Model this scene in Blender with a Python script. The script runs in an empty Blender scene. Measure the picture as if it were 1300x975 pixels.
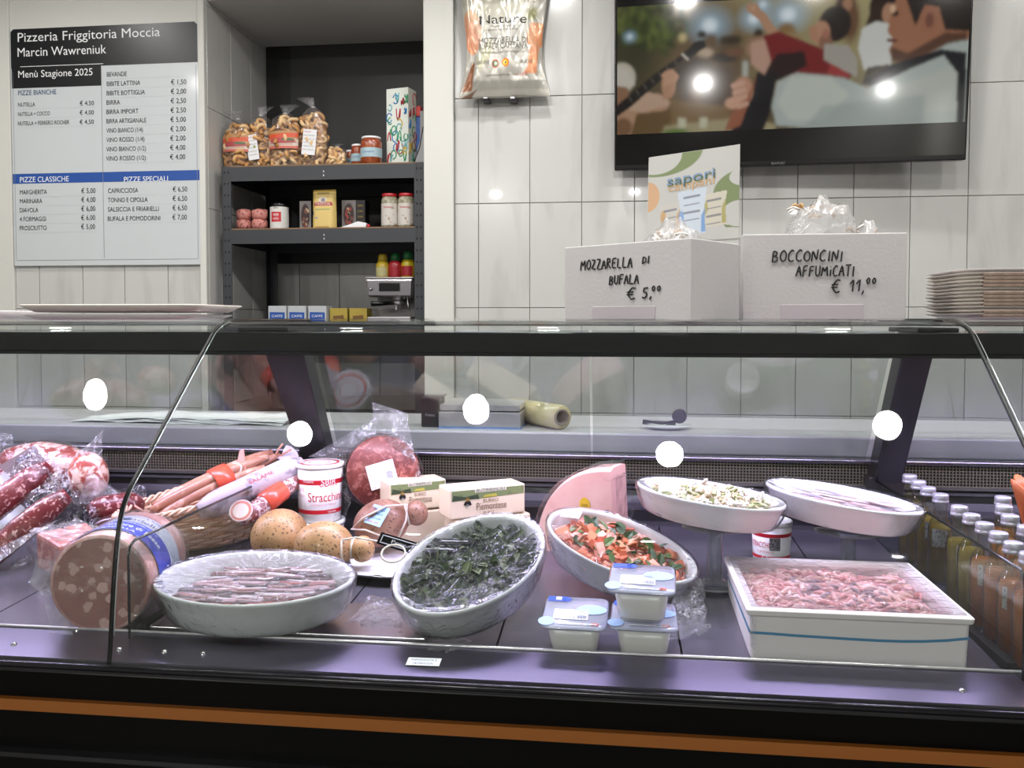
import bpy, math, random
import numpy as np
from math import sin, cos, tan, pi, radians, atan2, hypot
from mathutils import Vector, Matrix, Euler, noise

SC = bpy.context.scene
COL = SC.collection
# ------------------------------------------------------------------ camera, world, lights, exposure
FPX, YAW, PIT, HOR = 1080.0, radians(6.8), radians(2.0), 406.0
CAM = Vector((0, 0, 1.3))
SH = 487.5 - HOR - FPX * tan(PIT)
cd = bpy.data.cameras.new('camera'); cam = bpy.data.objects.new('camera', cd); COL.objects.link(cam)
cam.location = CAM; cam.rotation_euler = (pi / 2 - PIT, 0, YAW)
cd.sensor_width = 36; cd.lens = FPX / 1300 * 36; cd.shift_y = -SH / 1300
cd.clip_start = .02
SC.camera = cam
SC.view_settings.view_transform = 'Standard'; SC.view_settings.look = 'None'
SC.view_settings.gamma = 1; SC.view_settings.exposure = 0.0
try: SC.view_settings.use_curve_mapping = False
except Exception: pass
SC.cycles.use_denoising = True
SC.cycles.transparent_max_bounces = 40
SC.cycles.max_bounces = 10; SC.cycles.glossy_bounces = 5; SC.cycles.transmission_bounces = 6
SC.cycles.caustics_reflective = False; SC.cycles.caustics_refractive = False
SC.cycles.sample_clamp_indirect = 4
W = bpy.data.worlds.new('world'); SC.world = W; W.use_nodes = True
W.node_tree.nodes['Background'].inputs[0].default_value = (.75, .8, .9, 1)
W.node_tree.nodes['Background'].inputs[1].default_value = .05

def arealight(name, loc, size, energy, color, shape='DISK', size_y=None, rot=(0, 0, 0), spread=None):
    l = bpy.data.lights.new(name, 'AREA'); l.shape = shape; l.size = size
    if size_y: l.size_y = size_y
    l.energy = energy; l.color = color
    if spread: l.spread = spread
    o = bpy.data.objects.new(name, l); o.location = loc; o.rotation_euler = rot; COL.objects.link(o); return o
CEIL = 2.75
DOWN = [(-2.5, 1.38), (-1.80, 1.35), (-1.05, 1.23), (-.45, 1.32), (.18, 1.18), (.85, 1.29), (1.5, 1.3)]
DOWN2 = [(-2.2, 2.45), (-1.0, 2.45), (-.25, 2.6), (.8, 2.45), (1.7, 2.6)]
for (x, y) in DOWN:
    arealight('downlight_lamp', (x, y, CEIL - .012), .085, 11.5, (1, .98, .95))
GLINT_AND_FILL = [(.23, -3.34), (2.37, -5.27), (-1.35, -3.34), (-2.9, -3.34)]  # first two follow the television glints, last two are added fill lamps
for (x, y) in GLINT_AND_FILL:
    arealight('downlight_lamp', (x, y, CEIL - .012), .085, 85, (1, .98, .95))
DOWN3 = []
for (x, y) in DOWN3:
    arealight('panel_lamp', (x, y, CEIL - .016), .56, 62, (1, .98, .95), 'SQUARE')
for (x, y) in DOWN2:
    arealight('downlight_lamp', (x, y, CEIL - .012), .085, 6.0, (1, .98, .95))
for x0, x1 in ((-1.83, -.7), (-.62, .47), (.54, 1.6)):
    arealight('case_led_lamp', ((x0 + x1) / 2, 1.435, 1.236), x1 - x0, 3.4 * (x1 - x0), (.62, .55, 1.0), 'RECTANGLE', .012, (radians(-6), 0, 0))
    arealight('case_led_lamp', ((x0 + x1) / 2, 1.455, 1.236), x1 - x0, 3.2 * (x1 - x0), (.92, .77, .98), 'RECTANGLE', .012, (radians(6), 0, 0))

# ------------------------------------------------------------------ rays from photograph pixels onto real planes
FW = Vector((-sin(YAW) * cos(PIT), cos(YAW) * cos(PIT), -sin(PIT))); RT = Vector((cos(YAW), sin(YAW), 0)); UP = RT.cross(FW)
def ray(px, py): return FW + RT * ((px - 650) / FPX) + UP * ((487.5 - py - SH) / FPX)
def aty(px, py, Y): r = ray(px, py); return CAM + r * (Y / r.y)
def atz(px, py, Z): r = ray(px, py); return CAM + r * ((Z - 1.3) / r.z)
def dz(Y): return .85 + .052 * (Y - 1.12)
def dk(px, py):
    r = ray(px, py); return CAM + r * ((.85 - .052 * 1.12 - 1.3) / (r.z - .052 * r.y))
def ppm(Y, X=0): return FPX / (-X * sin(YAW) + Y * cos(YAW))      # pixels per metre

# ------------------------------------------------------------------ materials
def hx(h):
    c = [int(h[i:i + 2], 16) / 255 for i in (0, 2, 4)]
    return tuple((v / 12.92 if v <= .04045 else ((v + .055) / 1.055) ** 2.4) for v in c)
class NT:
    def schlick(s, gain=1.0, f0=.04, normal=None):
        lw = s.n('ShaderNodeLayerWeight', I0=.5)
        if normal is not None: s.l(normal, lw.inputs['Normal'])
        pw = s.n('ShaderNodeMath', operation='POWER', I1=5.0); s.l(lw.outputs['Facing'], pw.inputs[0])
        ma = s.n('ShaderNodeMath', operation='MULTIPLY_ADD', I1=(1 - f0) * gain, I2=f0 * gain, use_clamp=True); s.l(pw.outputs[0], ma.inputs[0])
        return ma.outputs[0]
    def __init__(s, name):
        s.m = bpy.data.materials.new(name); s.m.use_nodes = True; s.t = s.m.node_tree; s.t.nodes.clear()
        s.out = s.n('ShaderNodeOutputMaterial')
    def n(s, t, **kw):
        x = s.t.nodes.new(t)
        for k, v in kw.items():
            if k.startswith('i_'): x.inputs[k[2:].replace('_', ' ')].default_value = v
            elif k[0] == 'I' and k[1:].isdigit(): x.inputs[int(k[1:])].default_value = v
            else: setattr(x, k, v)
        return x
    def l(s, a, b): s.t.links.new(a, b)
    def coord(s, kind='Object'):
        return s.n('ShaderNodeTexCoord').outputs[kind]
    def ramp(s, fac, stops, interp='LINEAR'):
        r = s.n('ShaderNodeValToRGB'); r.color_ramp.interpolation = interp
        e = r.color_ramp.elements
        while len(e) < len(stops): e.new(.5)
        for i, (p, c) in enumerate(stops):
            e[i].position = p; e[i].color = (*c, 1) if len(c) == 3 else c
        s.l(fac, r.inputs[0]); return r.outputs[0]
    def noise(s, scale, detail=3, dist=0, co=None):
        x = s.n('ShaderNodeTexNoise'); x.inputs['Scale'].default_value = scale; x.inputs['Detail'].default_value = detail
        x.inputs['Distortion'].default_value = dist
        s.l(co or s.coord(), x.inputs['Vector']); return x.outputs['Fac']
    def bump(s, h, strength=.3, dist=.002):
        b = s.n('ShaderNodeBump'); b.inputs['Strength'].default_value = strength; b.inputs['Distance'].default_value = dist
        s.l(h, b.inputs['Height']); return b.outputs[0]
MATS = {}
def mat(name, col='808080', rough=.5, metal=0, bump=None, var=None, coat=0, sss=0, emit=0, spec=.5, vcol=False, alpha=None):
    """var = (scale, hex2, lo, hi[, distortion])"""
    if name in MATS: return MATS[name]
    t = NT(name); p = t.n('ShaderNodeBsdfPrincipled')
    c = hx(col); p.inputs['Base Color'].default_value = (*c, 1)
    p.inputs['Roughness'].default_value = rough; p.inputs['Metallic'].default_value = metal
    p.inputs['Specular IOR Level'].default_value = spec
    p.inputs['Coat Weight'].default_value = coat; p.inputs['Coat Roughness'].default_value = .12
    if sss: p.inputs['Subsurface Weight'].default_value = sss; p.inputs['Subsurface Scale'].default_value = .01
    src = None
    if vcol:
        a = t.n('ShaderNodeAttribute', attribute_name='Col'); src = a.outputs['Color']; t.l(src, p.inputs['Base Color'])
    if var:
        src = t.ramp(t.noise(var[0], 4, var[4] if len(var) > 4 else 0), [(var[2], c), (var[3], hx(var[1]))]); t.l(src, p.inputs['Base Color'])
    if bump: t.l(t.bump(t.noise(bump[0], 4), bump[1], bump[2] if len(bump) > 2 else .002), p.inputs['Normal'])
    if emit:
        if src: t.l(src, p.inputs['Emission Color'])
        else: p.inputs['Emission Color'].default_value = (*c, 1)
        p.inputs['Emission Strength'].default_value = emit
    if alpha is not None: p.inputs['Alpha'].default_value = alpha
    t.l(p.outputs[0], t.out.inputs[0]); MATS[name] = t.m; return t.m

def glassmat(name, tint='ffffff', ior=1.45, rough=0.0, gain=1.0, bump=None, fog=0.0, fogcol='ffffff'):
    """thin clear sheet: see-through with a Fresnel mirror, optional fog"""
    if name in MATS: return MATS[name]
    t = NT(name); tr = t.n('ShaderNodeBsdfTransparent'); tr.inputs[0].default_value = (*hx(tint), 1)
    gl = t.n('ShaderNodeBsdfGlossy'); gl.inputs['Roughness'].default_value = rough
    b = None
    if bump:
        b = t.bump(t.noise(bump[0], 3), bump[1], bump[2]); t.l(b, gl.inputs['Normal'])
    mu = t.schlick(gain, ((ior - 1) / (ior + 1)) ** 2, b)
    base = tr.outputs[0]
    if fog:
        df = t.n('ShaderNodeBsdfDiffuse'); df.inputs[0].default_value = (*hx(fogcol), 1)
        mf = t.n('ShaderNodeMixShader', I0=fog); t.l(base, mf.inputs[1]); t.l(df.outputs[0], mf.inputs[2]); base = mf.outputs[0]
    mx = t.n('ShaderNodeMixShader'); t.l(mu, mx.inputs[0]); t.l(base, mx.inputs[1]); t.l(gl.outputs[0], mx.inputs[2])
    t.l(mx.outputs[0], t.out.inputs[0]); MATS[name] = t.m; return t.m

def filmmat(name, haze=.1, streak=.35, scale=70, rough=.14, strength=.6, tint='f4f2f8', gain=1.6):
    """crinkled cling film: clear, glossy, with whitish wrinkles"""
    if name in MATS: return MATS[name]
    t = NT(name); tr = t.n('ShaderNodeBsdfTransparent'); tr.inputs[0].default_value = (*hx('f6f6f8'), 1)
    co = t.coord()
    n1 = t.noise(scale, 5, 1.6, co)
    rg = t.n('ShaderNodeMath', operation='SUBTRACT', I1=.5); t.l(n1, rg.inputs[0])
    ab = t.n('ShaderNodeMath', operation='ABSOLUTE'); t.l(rg.outputs[0], ab.inputs[0])
    ridge = t.ramp(ab.outputs[0], [(0, (1, 1, 1)), (.045, (0, 0, 0))])
    msk = t.ramp(t.noise(scale * .22, 2, 0, co), [(.42, (0, 0, 0)), (.62, (1, 1, 1))])
    rm = t.n('ShaderNodeMath', operation='MULTIPLY'); t.l(ridge, rm.inputs[0]); t.l(msk, rm.inputs[1])
    st = t.n('ShaderNodeMath', operation='MULTIPLY_ADD', I1=streak, I2=haze); t.l(rm.outputs[0], st.inputs[0])
    df = t.n('ShaderNodeBsdfDiffuse'); df.inputs[0].default_value = (*hx(tint), 1)
    tl = t.n('ShaderNodeBsdfTranslucent'); tl.inputs[0].default_value = (*hx(tint), 1)
    dd = t.n('ShaderNodeMixShader', I0=.4); t.l(df.outputs[0], dd.inputs[1]); t.l(tl.outputs[0], dd.inputs[2])
    m1 = t.n('ShaderNodeMixShader'); t.l(st.outputs[0], m1.inputs[0]); t.l(tr.outputs[0], m1.inputs[1]); t.l(dd.outputs[0], m1.inputs[2])
    b = t.bump(n1, strength, .004)
    gl = t.n('ShaderNodeBsdfGlossy'); gl.inputs['Roughness'].default_value = rough; t.l(b, gl.inputs['Normal'])
    mu = t.schlick(gain, .045, b)
    mx = t.n('ShaderNodeMixShader'); t.l(mu, mx.inputs[0]); t.l(m1.outputs[0], mx.inputs[1]); t.l(gl.outputs[0], mx.inputs[2])
    t.l(mx.outputs[0], t.out.inputs[0]); MATS[name] = t.m; return t.m

def meatmat(name, lean, fat, scale=90, lo=.55, hi=.62, rough=.35, kind='noise', third=None, coat=.3):
    if name in MATS: return MATS[name]
    t = NT(name); p = t.n('ShaderNodeBsdfPrincipled'); p.inputs['Roughness'].default_value = rough; p.inputs['Coat Weight'].default_value = coat
    p.inputs['Coat Roughness'].default_value = .15
    co = t.coord()
    if kind == 'voronoi':
        wn = t.n('ShaderNodeTexNoise'); wn.inputs['Scale'].default_value = scale * 1.2; t.l(co, wn.inputs['Vector'])
        ma = t.n('ShaderNodeVectorMath', operation='SCALE'); ma.inputs['Scale'].default_value = .35 / scale * 2; t.l(wn.outputs['Color'], ma.inputs[0])
        ad = t.n('ShaderNodeVectorMath', operation='ADD'); t.l(co, ad.inputs[0]); t.l(ma.outputs[0], ad.inputs[1])
        v = t.n('ShaderNodeTexVoronoi'); v.inputs['Scale'].default_value = scale; t.l(ad.outputs[0], v.inputs['Vector'])
        # only some cells are fat blobs
        sp = t.n('ShaderNodeSeparateColor'); t.l(v.outputs['Color'], sp.inputs[0])
        gt = t.n('ShaderNodeMath', operation='GREATER_THAN', I1=hi); t.l(sp.outputs[0], gt.inputs[0])
        rr = t.ramp(v.outputs['Distance'], [(lo, (1, 1, 1)), (lo + .07, (0, 0, 0))])
        f = t.n('ShaderNodeMath', operation='MULTIPLY'); t.l(gt.outputs[0], f.inputs[0]); t.l(rr, f.inputs[1]); fac = f.outputs[0]
    else:
        fac = t.ramp(t.noise(scale, 4, .8, co), [(lo, (0, 0, 0)), (hi, (1, 1, 1))])
    mx = t.n('ShaderNodeMix', data_type='RGBA'); t.l(fac, mx.inputs[0])
    base2 = t.ramp(t.noise(scale * .3, 3, 0, co), [(.35, hx(lean)), (.7, hx(third or lean))])
    t.l(base2, mx.inputs[6]); mx.inputs[7].default_value = (*hx(fat), 1)
    t.l(mx.outputs[2], p.inputs['Base Color']); t.l(t.bump(t.noise(scale * .7, 3, 0, co), .4, .002), p.inputs['Normal'])
    t.l(p.outputs[0], t.out.inputs[0]); MATS[name] = t.m; return t.m

# ------------------------------------------------------------------ mesh builder
TXT = {}
def textmesh(s):
    if s not in TXT:
        c = bpy.data.curves.new('t', 'FONT'); c.body = s; c.size = 1; c.resolution_u = 3; c.fill_mode = 'FRONT'
        o = bpy.data.objects.new('t', c); me = bpy.data.meshes.new_from_object(o)
        vs = [(v.co.x, v.co.y) for v in me.vertices]; fs = [tuple(p.vertices) for p in me.polygons]
        # keep only front faces
        bpy.data.objects.remove(o); bpy.data.curves.remove(c); bpy.data.meshes.remove(me)
        TXT[s] = (vs, fs, (min(v[0] for v in vs), max(v[0] for v in vs)) if vs else (0, 0))
    return TXT[s]
class MB:
    def __init__(s): s.v = []; s.f = []; s.mi = []; s.sm = []
    def add(s, vs, fs, m=0, sm=False):
        o = len(s.v); s.v.extend(tuple(x) for x in vs)
        for f in fs: s.f.append(tuple(i + o for i in f)); s.mi.append(m); s.sm.append(sm)
        return s
    def box(s, c, d, m=0, rot=None, taper=1.0):
        hx_, hy, hz = d[0] / 2, d[1] / 2, d[2] / 2; vs = []
        for z in (-1, 1):
            k = 1 if z > 0 else taper
            for x, y in ((-1, -1), (1, -1), (1, 1), (-1, 1)):
                p = Vector((x * hx_ * k, y * hy * k, z * hz))
                if rot is not None: p = rot @ p
                vs.append(p + Vector(c))
        return s.add(vs, [(3, 2, 1, 0), (4, 5, 6, 7), (0, 1, 5, 4), (1, 2, 6, 5), (2, 3, 7, 6), (3, 0, 4, 7)], m)
    def bb(s, x0, x1, y0, y1, z0, z1, m=0): return s.box(((x0 + x1) / 2, (y0 + y1) / 2, (z0 + z1) / 2), (x1 - x0, y1 - y0, z1 - z0), m)
    def grid(s, f, nu, nv, m=0, wu=False, sm=True, flip=False, mf=None):
        vs = [f(i / nu, j / nv) for j in range(nv + 1) for i in range(nu if wu else nu + 1)]
        W_ = nu if wu else nu + 1; o = len(s.v); s.v.extend(tuple(x) for x in vs)
        for j in range(nv):
            for i in range(nu):
                a, b = j * W_ + i, j * W_ + (i + 1) % W_; q = (a, b, b + W_, a + W_)
                if flip: q = q[::-1]
                s.f.append(tuple(k + o for k in q)); s.mi.append(mf(i, j) if mf else m); s.sm.append(sm)
        return s
    def lathe(s, prof, n=32, m=0, a=1.0, b=1.0, o=(0, 0, 0), sm=True, M_=None, jit=0, seed=0, mf=None):
        """prof: (radius, z); a, b scale x and y"""
        rnd = random.Random(seed); O = Vector(o)
        def f(u, v):
            k = round(v * (len(prof) - 1)); r, z = prof[k]; t = u * 2 * pi
            j = 1 + (rnd.uniform(-jit, jit) if jit else 0)
            p = Vector((r * a * j * cos(t), r * b * j * sin(t), z + (rnd.uniform(-jit, jit) * .1 if jit else 0)))
            if M_ is not None: p = M_ @ p
            return p + O
        return s.grid(f, n, len(prof) - 1, m, True, sm, mf=mf)
    def tube(s, pts, r, n=6, m=0, sm=True, cap=True, radii=None, flat=1.0, upv=None):
        pts = [Vector(p) for p in pts]; N = len(pts); o = len(s.v); prev = None
        for i, p in enumerate(pts):
            d = (pts[min(i + 1, N - 1)] - pts[max(i - 1, 0)])
            d = d.normalized() if d.length > 1e-9 else Vector((0, 0, 1))
            if prev is None:
                a = Vector(upv) if upv else (Vector((0, 0, 1)) if abs(d.z) < .9 else Vector((1, 0, 0)))
            else: a = prev
            x = (a - d * a.dot(d)).normalized(); y = d.cross(x); prev = x
            rr = radii[i] if radii else r
            for k in range(n):
                t = 2 * pi * k / n; s.v.append(tuple(p + x * (rr * flat * cos(t)) + y * (rr * sin(t))))
        for i in range(N - 1):
            for k in range(n):
                a, b = o + i * n + k, o + i * n + (k + 1) % n
                s.f.append((a, b, b + n, a + n)); s.mi.append(m); s.sm.append(sm)
        if cap:
            s.f.append(tuple(o + k for k in range(n))[::-1]); s.mi.append(m); s.sm.append(False)
            s.f.append(tuple(o + (N - 1) * n + k for k in range(n))); s.mi.append(m); s.sm.append(False)
        return s
    def prism(s, pts, dirv, m=0, sm=False):
        """pts: outline, extruded along dirv"""
        n = len(pts); P = [Vector(p) for p in pts]; D = Vector(dirv)
        vs = P + [p + D for p in P]
        fs = [tuple(range(n))[::-1], tuple(range(n, 2 * n))] + [(i, (i + 1) % n, (i + 1) % n + n, i + n) for i in range(n)]
        return s.add(vs, fs, m, sm)
    def quad(s, a, b, c, d, m=0): return s.add([a, b, c, d], [(0, 1, 2, 3)], m)
    def disc(s, c, r, M_=None, n=20, m=0, rx=1, ry=1):
        vs = [Vector((r * rx * cos(2 * pi * k / n), r * ry * sin(2 * pi * k / n), 0)) for k in range(n)]
        if M_ is not None: vs = [M_ @ v for v in vs]
        return s.add([v + Vector(c) for v in vs], [tuple(range(n))], m)
    def text(s, txt, size, fn, m=0, align='l', width=None, x0=0, y0=0, sx=1.0):
        """fn maps flat (x, y) to a point; width squeezes the line to a width"""
        vs, fs, (a, b) = textmesh(txt)
        if not vs: return s
        kx = size * sx
        if width: kx = width / (b - a)
        off = {'l': -a * kx, 'c': -(a + b) / 2 * kx, 'r': -b * kx}[align]
        return s.add([fn(x0 + off + x * kx, y0 + y * size) for x, y in vs], fs, m)
    def sphere(s, c, r, n=12, m=0, sc=(1, 1, 1), M_=None):
        C_ = Vector(c)
        def f(u, v):
            th = pi * v; ph = 2 * pi * u
            p = Vector((r * sc[0] * sin(th) * cos(ph), r * sc[1] * sin(th) * sin(ph), -r * sc[2] * cos(th)))
            if M_ is not None: p = M_ @ p
            return C_ + p
        return s.grid(f, n, max(4, n // 2 + 1), m, True)
    def build(s, name, mats, parent=None, bevel=0, world=False, kind=None, label=None, solid=0):
        me = bpy.data.meshes.new(name)
        off = parent_off(parent) if world else Vector((0, 0, 0))
        vs = [(v[0] - off[0], v[1] - off[1], v[2] - off[2]) for v in s.v] if world else s.v
        me.from_pydata(vs, [], s.f)
        for m in (mats if isinstance(mats, (list, tuple)) else [mats]): me.materials.append(m)
        me.polygons.foreach_set('material_index', s.mi); me.polygons.foreach_set('use_smooth', s.sm); me.update()
        o = bpy.data.objects.new(name, me); COL.objects.link(o)
        if parent is not None: o.parent = parent
        if bevel:
            b = o.modifiers.new('bevel', 'BEVEL'); b.width = bevel; b.segments = 2; b.limit_method = 'ANGLE'
        if solid:
            b = o.modifiers.new('solid', 'SOLIDIFY'); b.thickness = solid
        if kind: o['kind'] = kind
        if label: o['label'] = label
        return o
def parent_off(p):
    v = Vector((0, 0, 0))
    while p is not None: v += p.location; p = p.parent
    return v
def thing(name, label, cat, loc=(0, 0, 0), rot=(0, 0, 0), group=None, kind=None):
    o = bpy.data.objects.new(name, None); COL.objects.link(o); o.location = loc
    o.rotation_euler = rot if not isinstance(rot, (int, float)) else (0, 0, rot)
    o.empty_display_size = .02; return tag(o, label, cat, group, kind)
def tag(o, label, cat, group=None, kind=None):
    o['label'] = label; o['category'] = cat
    if group: o['group'] = group
    if kind: o['kind'] = kind
    return o
def struct(o): o['kind'] = 'structure'; return o
def copytree(o, parent=None):
    c = o.copy(); COL.objects.link(c); c.parent = parent
    for ch in [x for x in o.children]: copytree(ch, c)
    return c
def plane_fn(o, ex, ey): O, X, Y_ = Vector(o), Vector(ex), Vector(ey); return lambda x, y: O + X * x + Y_ * y
def cyl_fn(r, z0, ang0=-pi / 2, eps=.0003, cone=0.0):
    """writes around a cylinder about local z: x is arc length"""
    return lambda x, y: Vector(((r + cone * y + eps) * cos(ang0 + x / r), (r + cone * y + eps) * sin(ang0 + x / r), z0 + y))

# ------------------------------------------------------------------ painted prints (screens, posters, packaging) held as vertex colours
class Canvas:
    def __init__(s, w, h, bg):
        s.w, s.h = w, h; s.a = np.zeros((h, w, 3)); s.a[:] = hx(bg)
        s.Y, s.X = np.mgrid[0:h, 0:w].astype(float); s.X = (s.X + .5) / w; s.Y = 1 - (s.Y + .5) / h      # 0..1, y up
    def mix(s, k, c): k = np.clip(k, 0, 1)[..., None]; s.a = s.a * (1 - k) + np.array(hx(c)) * k
    def ell(s, x, y, rx, ry, c, soft=.1, al=1, rot=0):
        dx, dy = (s.X - x) * s.w / s.h, s.Y - y; asp = s.w / s.h
        cx, cy = dx * cos(rot) + dy * sin(rot), -dx * sin(rot) + dy * cos(rot)
        d = np.sqrt((cx / (rx * asp)) ** 2 + (cy / ry) ** 2); s.mix(np.clip((1 + soft - d) / (2 * soft + 1e-6), 0, 1) * al, c)
    def poly(s, pts, c, soft=0, al=1):
        ins = np.zeros_like(s.X, bool); n = len(pts)
        for i in range(n):
            (x1, y1), (x2, y2) = pts[i], pts[(i + 1) % n]
            if y1 == y2: continue
            k = ((y1 > s.Y) != (y2 > s.Y)) & (s.X < (x2 - x1) * (s.Y - y1) / (y2 - y1) + x1); ins ^= k
        k = ins.astype(float)
        for _ in range(int(soft)): k = blur1(k)
        s.mix(k * al, c)
    def line(s, pts, wd, c, al=1):
        asp = s.w / s.h; best = np.full_like(s.X, 9.)
        for (x1, y1), (x2, y2) in zip(pts[:-1], pts[1:]):
            ax, ay, bx, by = x1 * asp, y1, x2 * asp, y2; L = (bx - ax) ** 2 + (by - ay) ** 2 + 1e-9
            t = np.clip(((s.X * asp - ax) * (bx - ax) + (s.Y - ay) * (by - ay)) / L, 0, 1)
            best = np.minimum(best, np.hypot(s.X * asp - ax - t * (bx - ax), s.Y - ay - t * (by - ay)))
        s.mix(np.clip((wd - best) * s.h + .5, 0, 1) * al, c)
    def blur(s, n=1):
        for _ in range(n):
            for k in range(3): s.a[..., k] = blur1(s.a[..., k])
def blur1(k):
    p = np.pad(k, 1, mode='edge'); k = (p[:-2, 1:-1] + 2 * p[1:-1, 1:-1] + p[2:, 1:-1]) / 4
    p = np.pad(k, 1, mode='edge'); return (p[1:-1, :-2] + 2 * p[1:-1, 1:-1] + p[1:-1, 2:]) / 4
def painted(name, cv, fn, m, parent=None, world=False):
    """fn(u, v) -> point, one vertex per canvas pixel"""
    h, w = cv.h, cv.w
    vs = [fn(i / (w - 1), 1 - j / (h - 1)) for j in range(h) for i in range(w)]
    if world:
        off = parent_off(parent); vs = [Vector(v) - off for v in vs]
    fs = [(j * w + i, (j + 1) * w + i, (j + 1) * w + i + 1, j * w + i + 1) for j in range(h - 1) for i in range(w - 1)]
    me = bpy.data.meshes.new(name); me.from_pydata([tuple(v) for v in vs], [], fs)
    at = me.color_attributes.new('Col', 'FLOAT_COLOR', 'POINT')
    at.data.foreach_set('color', np.concatenate([cv.a, np.ones((h, w, 1))], 2).astype(np.float32).ravel())
    me.materials.append(m); me.polygons.foreach_set('use_smooth', [True] * len(fs)); me.update()
    o = bpy.data.objects.new(name, me); COL.objects.link(o)
    if parent is not None: o.parent = parent
    return o

# ------------------------------------------------------------------ shared materials
white_paint = mat('white_paint', 'd9d8d2', .5, bump=(30, .05))
black_gloss = mat('black_gloss', '060607', .2)
black_matt = mat('black_matt', '101011', .5)
steel = mat('brushed_steel', 'b9b5b8', .28, 1, bump=(300, .05))
steel_rail = mat('rail_steel', '6f6a7c', .3, 1)
deck_steel = mat('deck_steel', '6a6673', .24, .55, var=(5, '7a7684', .4, .7), bump=(8, .06))
dark_panel = mat('dark_panel', '64626a', .27, .6, bump=(60, .03))
ceramic = mat('white_ceramic', 'eeeef0', .22, coat=.4)
paper = mat('white_paper', 'efeff1', .6)
ink = mat('black_ink', '1b1b1d', .6)
plastic_w = mat('white_plastic', 'f1eff1', .35, coat=.2)
red_ink = mat('red_ink', 'c22330', .5)
blue_ink = mat('blue_ink', '1f4fa0', .5)
grey_ink = mat('grey_ink', '77787c', .6)
film = filmmat('cling_film', .012, .05, 24, strength=.4, gain=.4, rough=.18)
film_bag = filmmat('bag_film', .12, .5, 45, strength=.8)
film_vac = filmmat('vacuum_film', .01, .20, 40, rough=.1, strength=.7, gain=1.1)
glass = glassmat('counter_glass', 'f7faf9', 1.45, 0, .75)
glass_obj = glassmat('clear_glass', 'f2f6f5', 1.5, .02, 1.6)
eps = mat('foam_polystyrene', 'e8dfe3', .7, bump=(220, .15, .001))
vprint = mat('printed_surface', rough=.4, vcol=True)

# ================================================================== SETTING
def slab(name, x0, x1, y0, y1, z0, z1, m, parent=None, bevel=0):
    return struct(MB().bb(x0, x1, y0, y1, z0, z1).build(name, m, parent, bevel))
grout = mat('grout', 'b9b8b2', .8)
dark_wall = mat('customer_wall', '75726e', .8)
struct(slab('floor', -3.4, 3.2, -6.2, 3.9, -.1, 0, mat('floor_tile', '5a5853', .4, var=(3, '6b6862', .4, .6))))
slab('ceiling', -3.4, 3.2, -6.2, 3.9, CEIL, CEIL + .1, mat('ceiling_paint', 'b9b8b4', .8))
slab('wall_left', -3.5, -3.2, -6.2, 3.9, 0, CEIL, mat('side_wall', 'a9a8a3', .7))
slab('wall_right', 3.0, 3.2, -6.2, 3.9, 0, CEIL, mat('side_wall', 'a9a8a3', .7))
slab('wall_front', -3.4, 3.2, -6.4, -6.2, 0, CEIL, dark_wall)
def tilemat():
    t = NT('marbled_tile'); p = t.n('ShaderNodeBsdfPrincipled'); p.inputs['Roughness'].default_value = .2
    p.inputs['Coat Weight'].default_value = .3
    oi = t.n('ShaderNodeObjectInfo'); mp = t.n('ShaderNodeMapping'); mp.inputs['Rotation'].default_value = (0, radians(38), 0); mp.inputs['Scale'].default_value = (1.0, 1, .25)
    ad = t.n('ShaderNodeVectorMath', operation='ADD'); sc = t.n('ShaderNodeMath', operation='MULTIPLY', I1=37.0)
    t.l(oi.outputs['Random'], sc.inputs[0]); t.l(t.coord(), mp.inputs[0]); t.l(mp.outputs[0], ad.inputs[0]); t.l(sc.outputs[0], ad.inputs[1])
    n = t.noise(9, 3, .6, ad.outputs[0]); c = t.ramp(n, [(.30, hx('bdbdb9')), (.46, hx('cacac7')), (1, hx('cdcdca'))])
    t.l(c, p.inputs['Base Color']); t.l(p.outputs[0], t.out.inputs[0]); return t.m
tile_m = tilemat()
TW, TH, WY = .1945, .395, 3.2
def tile_proto(w, h):
    me = MB().box((0, 0, 0), (w - .0024, .008, h - .0024)).build('tile', tile_m, None, .0012)
    me.modifiers[0].segments = 1; return me
def tiles_xz(parent, xs, zs, Y, rotz=0, base=(0, 0)):
    """tile objects between the joint positions xs and zs on a plane facing -Y (or turned by rotz about base)"""
    cache = {}
    for i in range(len(xs) - 1):
        for j in range(len(zs) - 1):
            w, h = round(xs[i + 1] - xs[i], 4), round(zs[j + 1] - zs[j], 4)
            if (w, h) not in cache: cache[w, h] = o = tile_proto(w, h); COL.objects.unlink(o)
            o = cache[w, h].copy(); COL.objects.link(o); o.parent = parent
            cx = (xs[i] + xs[i + 1]) / 2; z = (zs[j] + zs[j + 1]) / 2
            if rotz == 0: o.location = Vector((cx, Y - .004, z)) 
            else: o.location = Vector((Y + .004, cx, z)); o.rotation_euler = (0, 0, pi / 2)
zs = [.555, .95, 1.345, 1.738, 2.133, 2.528, CEIL]
wb = slab('wall_back', -.6, 3.0, WY, WY + .15, 0, CEIL, grout)
tiles_xz(wb, [-.599] + [-.508 + TW * k for k in range(12)], zs, WY)
wl = slab('wall_back_left', -3.2, -1.585, WY, WY + .15, 0, CEIL, grout)
lx = [-3.14, -2.96, -2.78, -2.6, -2.405] + [aty(x, 380, WY).x for x in (52, 107, 160, 215)] + [-1.612]
tiles_xz(wl, lx, [.555, .95, 1.345, 1.52], WY)
slab('trim_1', -3.2, -1.612, WY - .012, WY, 1.52, CEIL, white_paint, None, .003)
slab('trim_2', -1.612, -1.585, WY - .022, WY, 0, CEIL, white_paint, None, .003)
slab('trim_3', -2.6, -2.405, WY - .02, WY, 0, CEIL, white_paint, None, .003)
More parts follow.
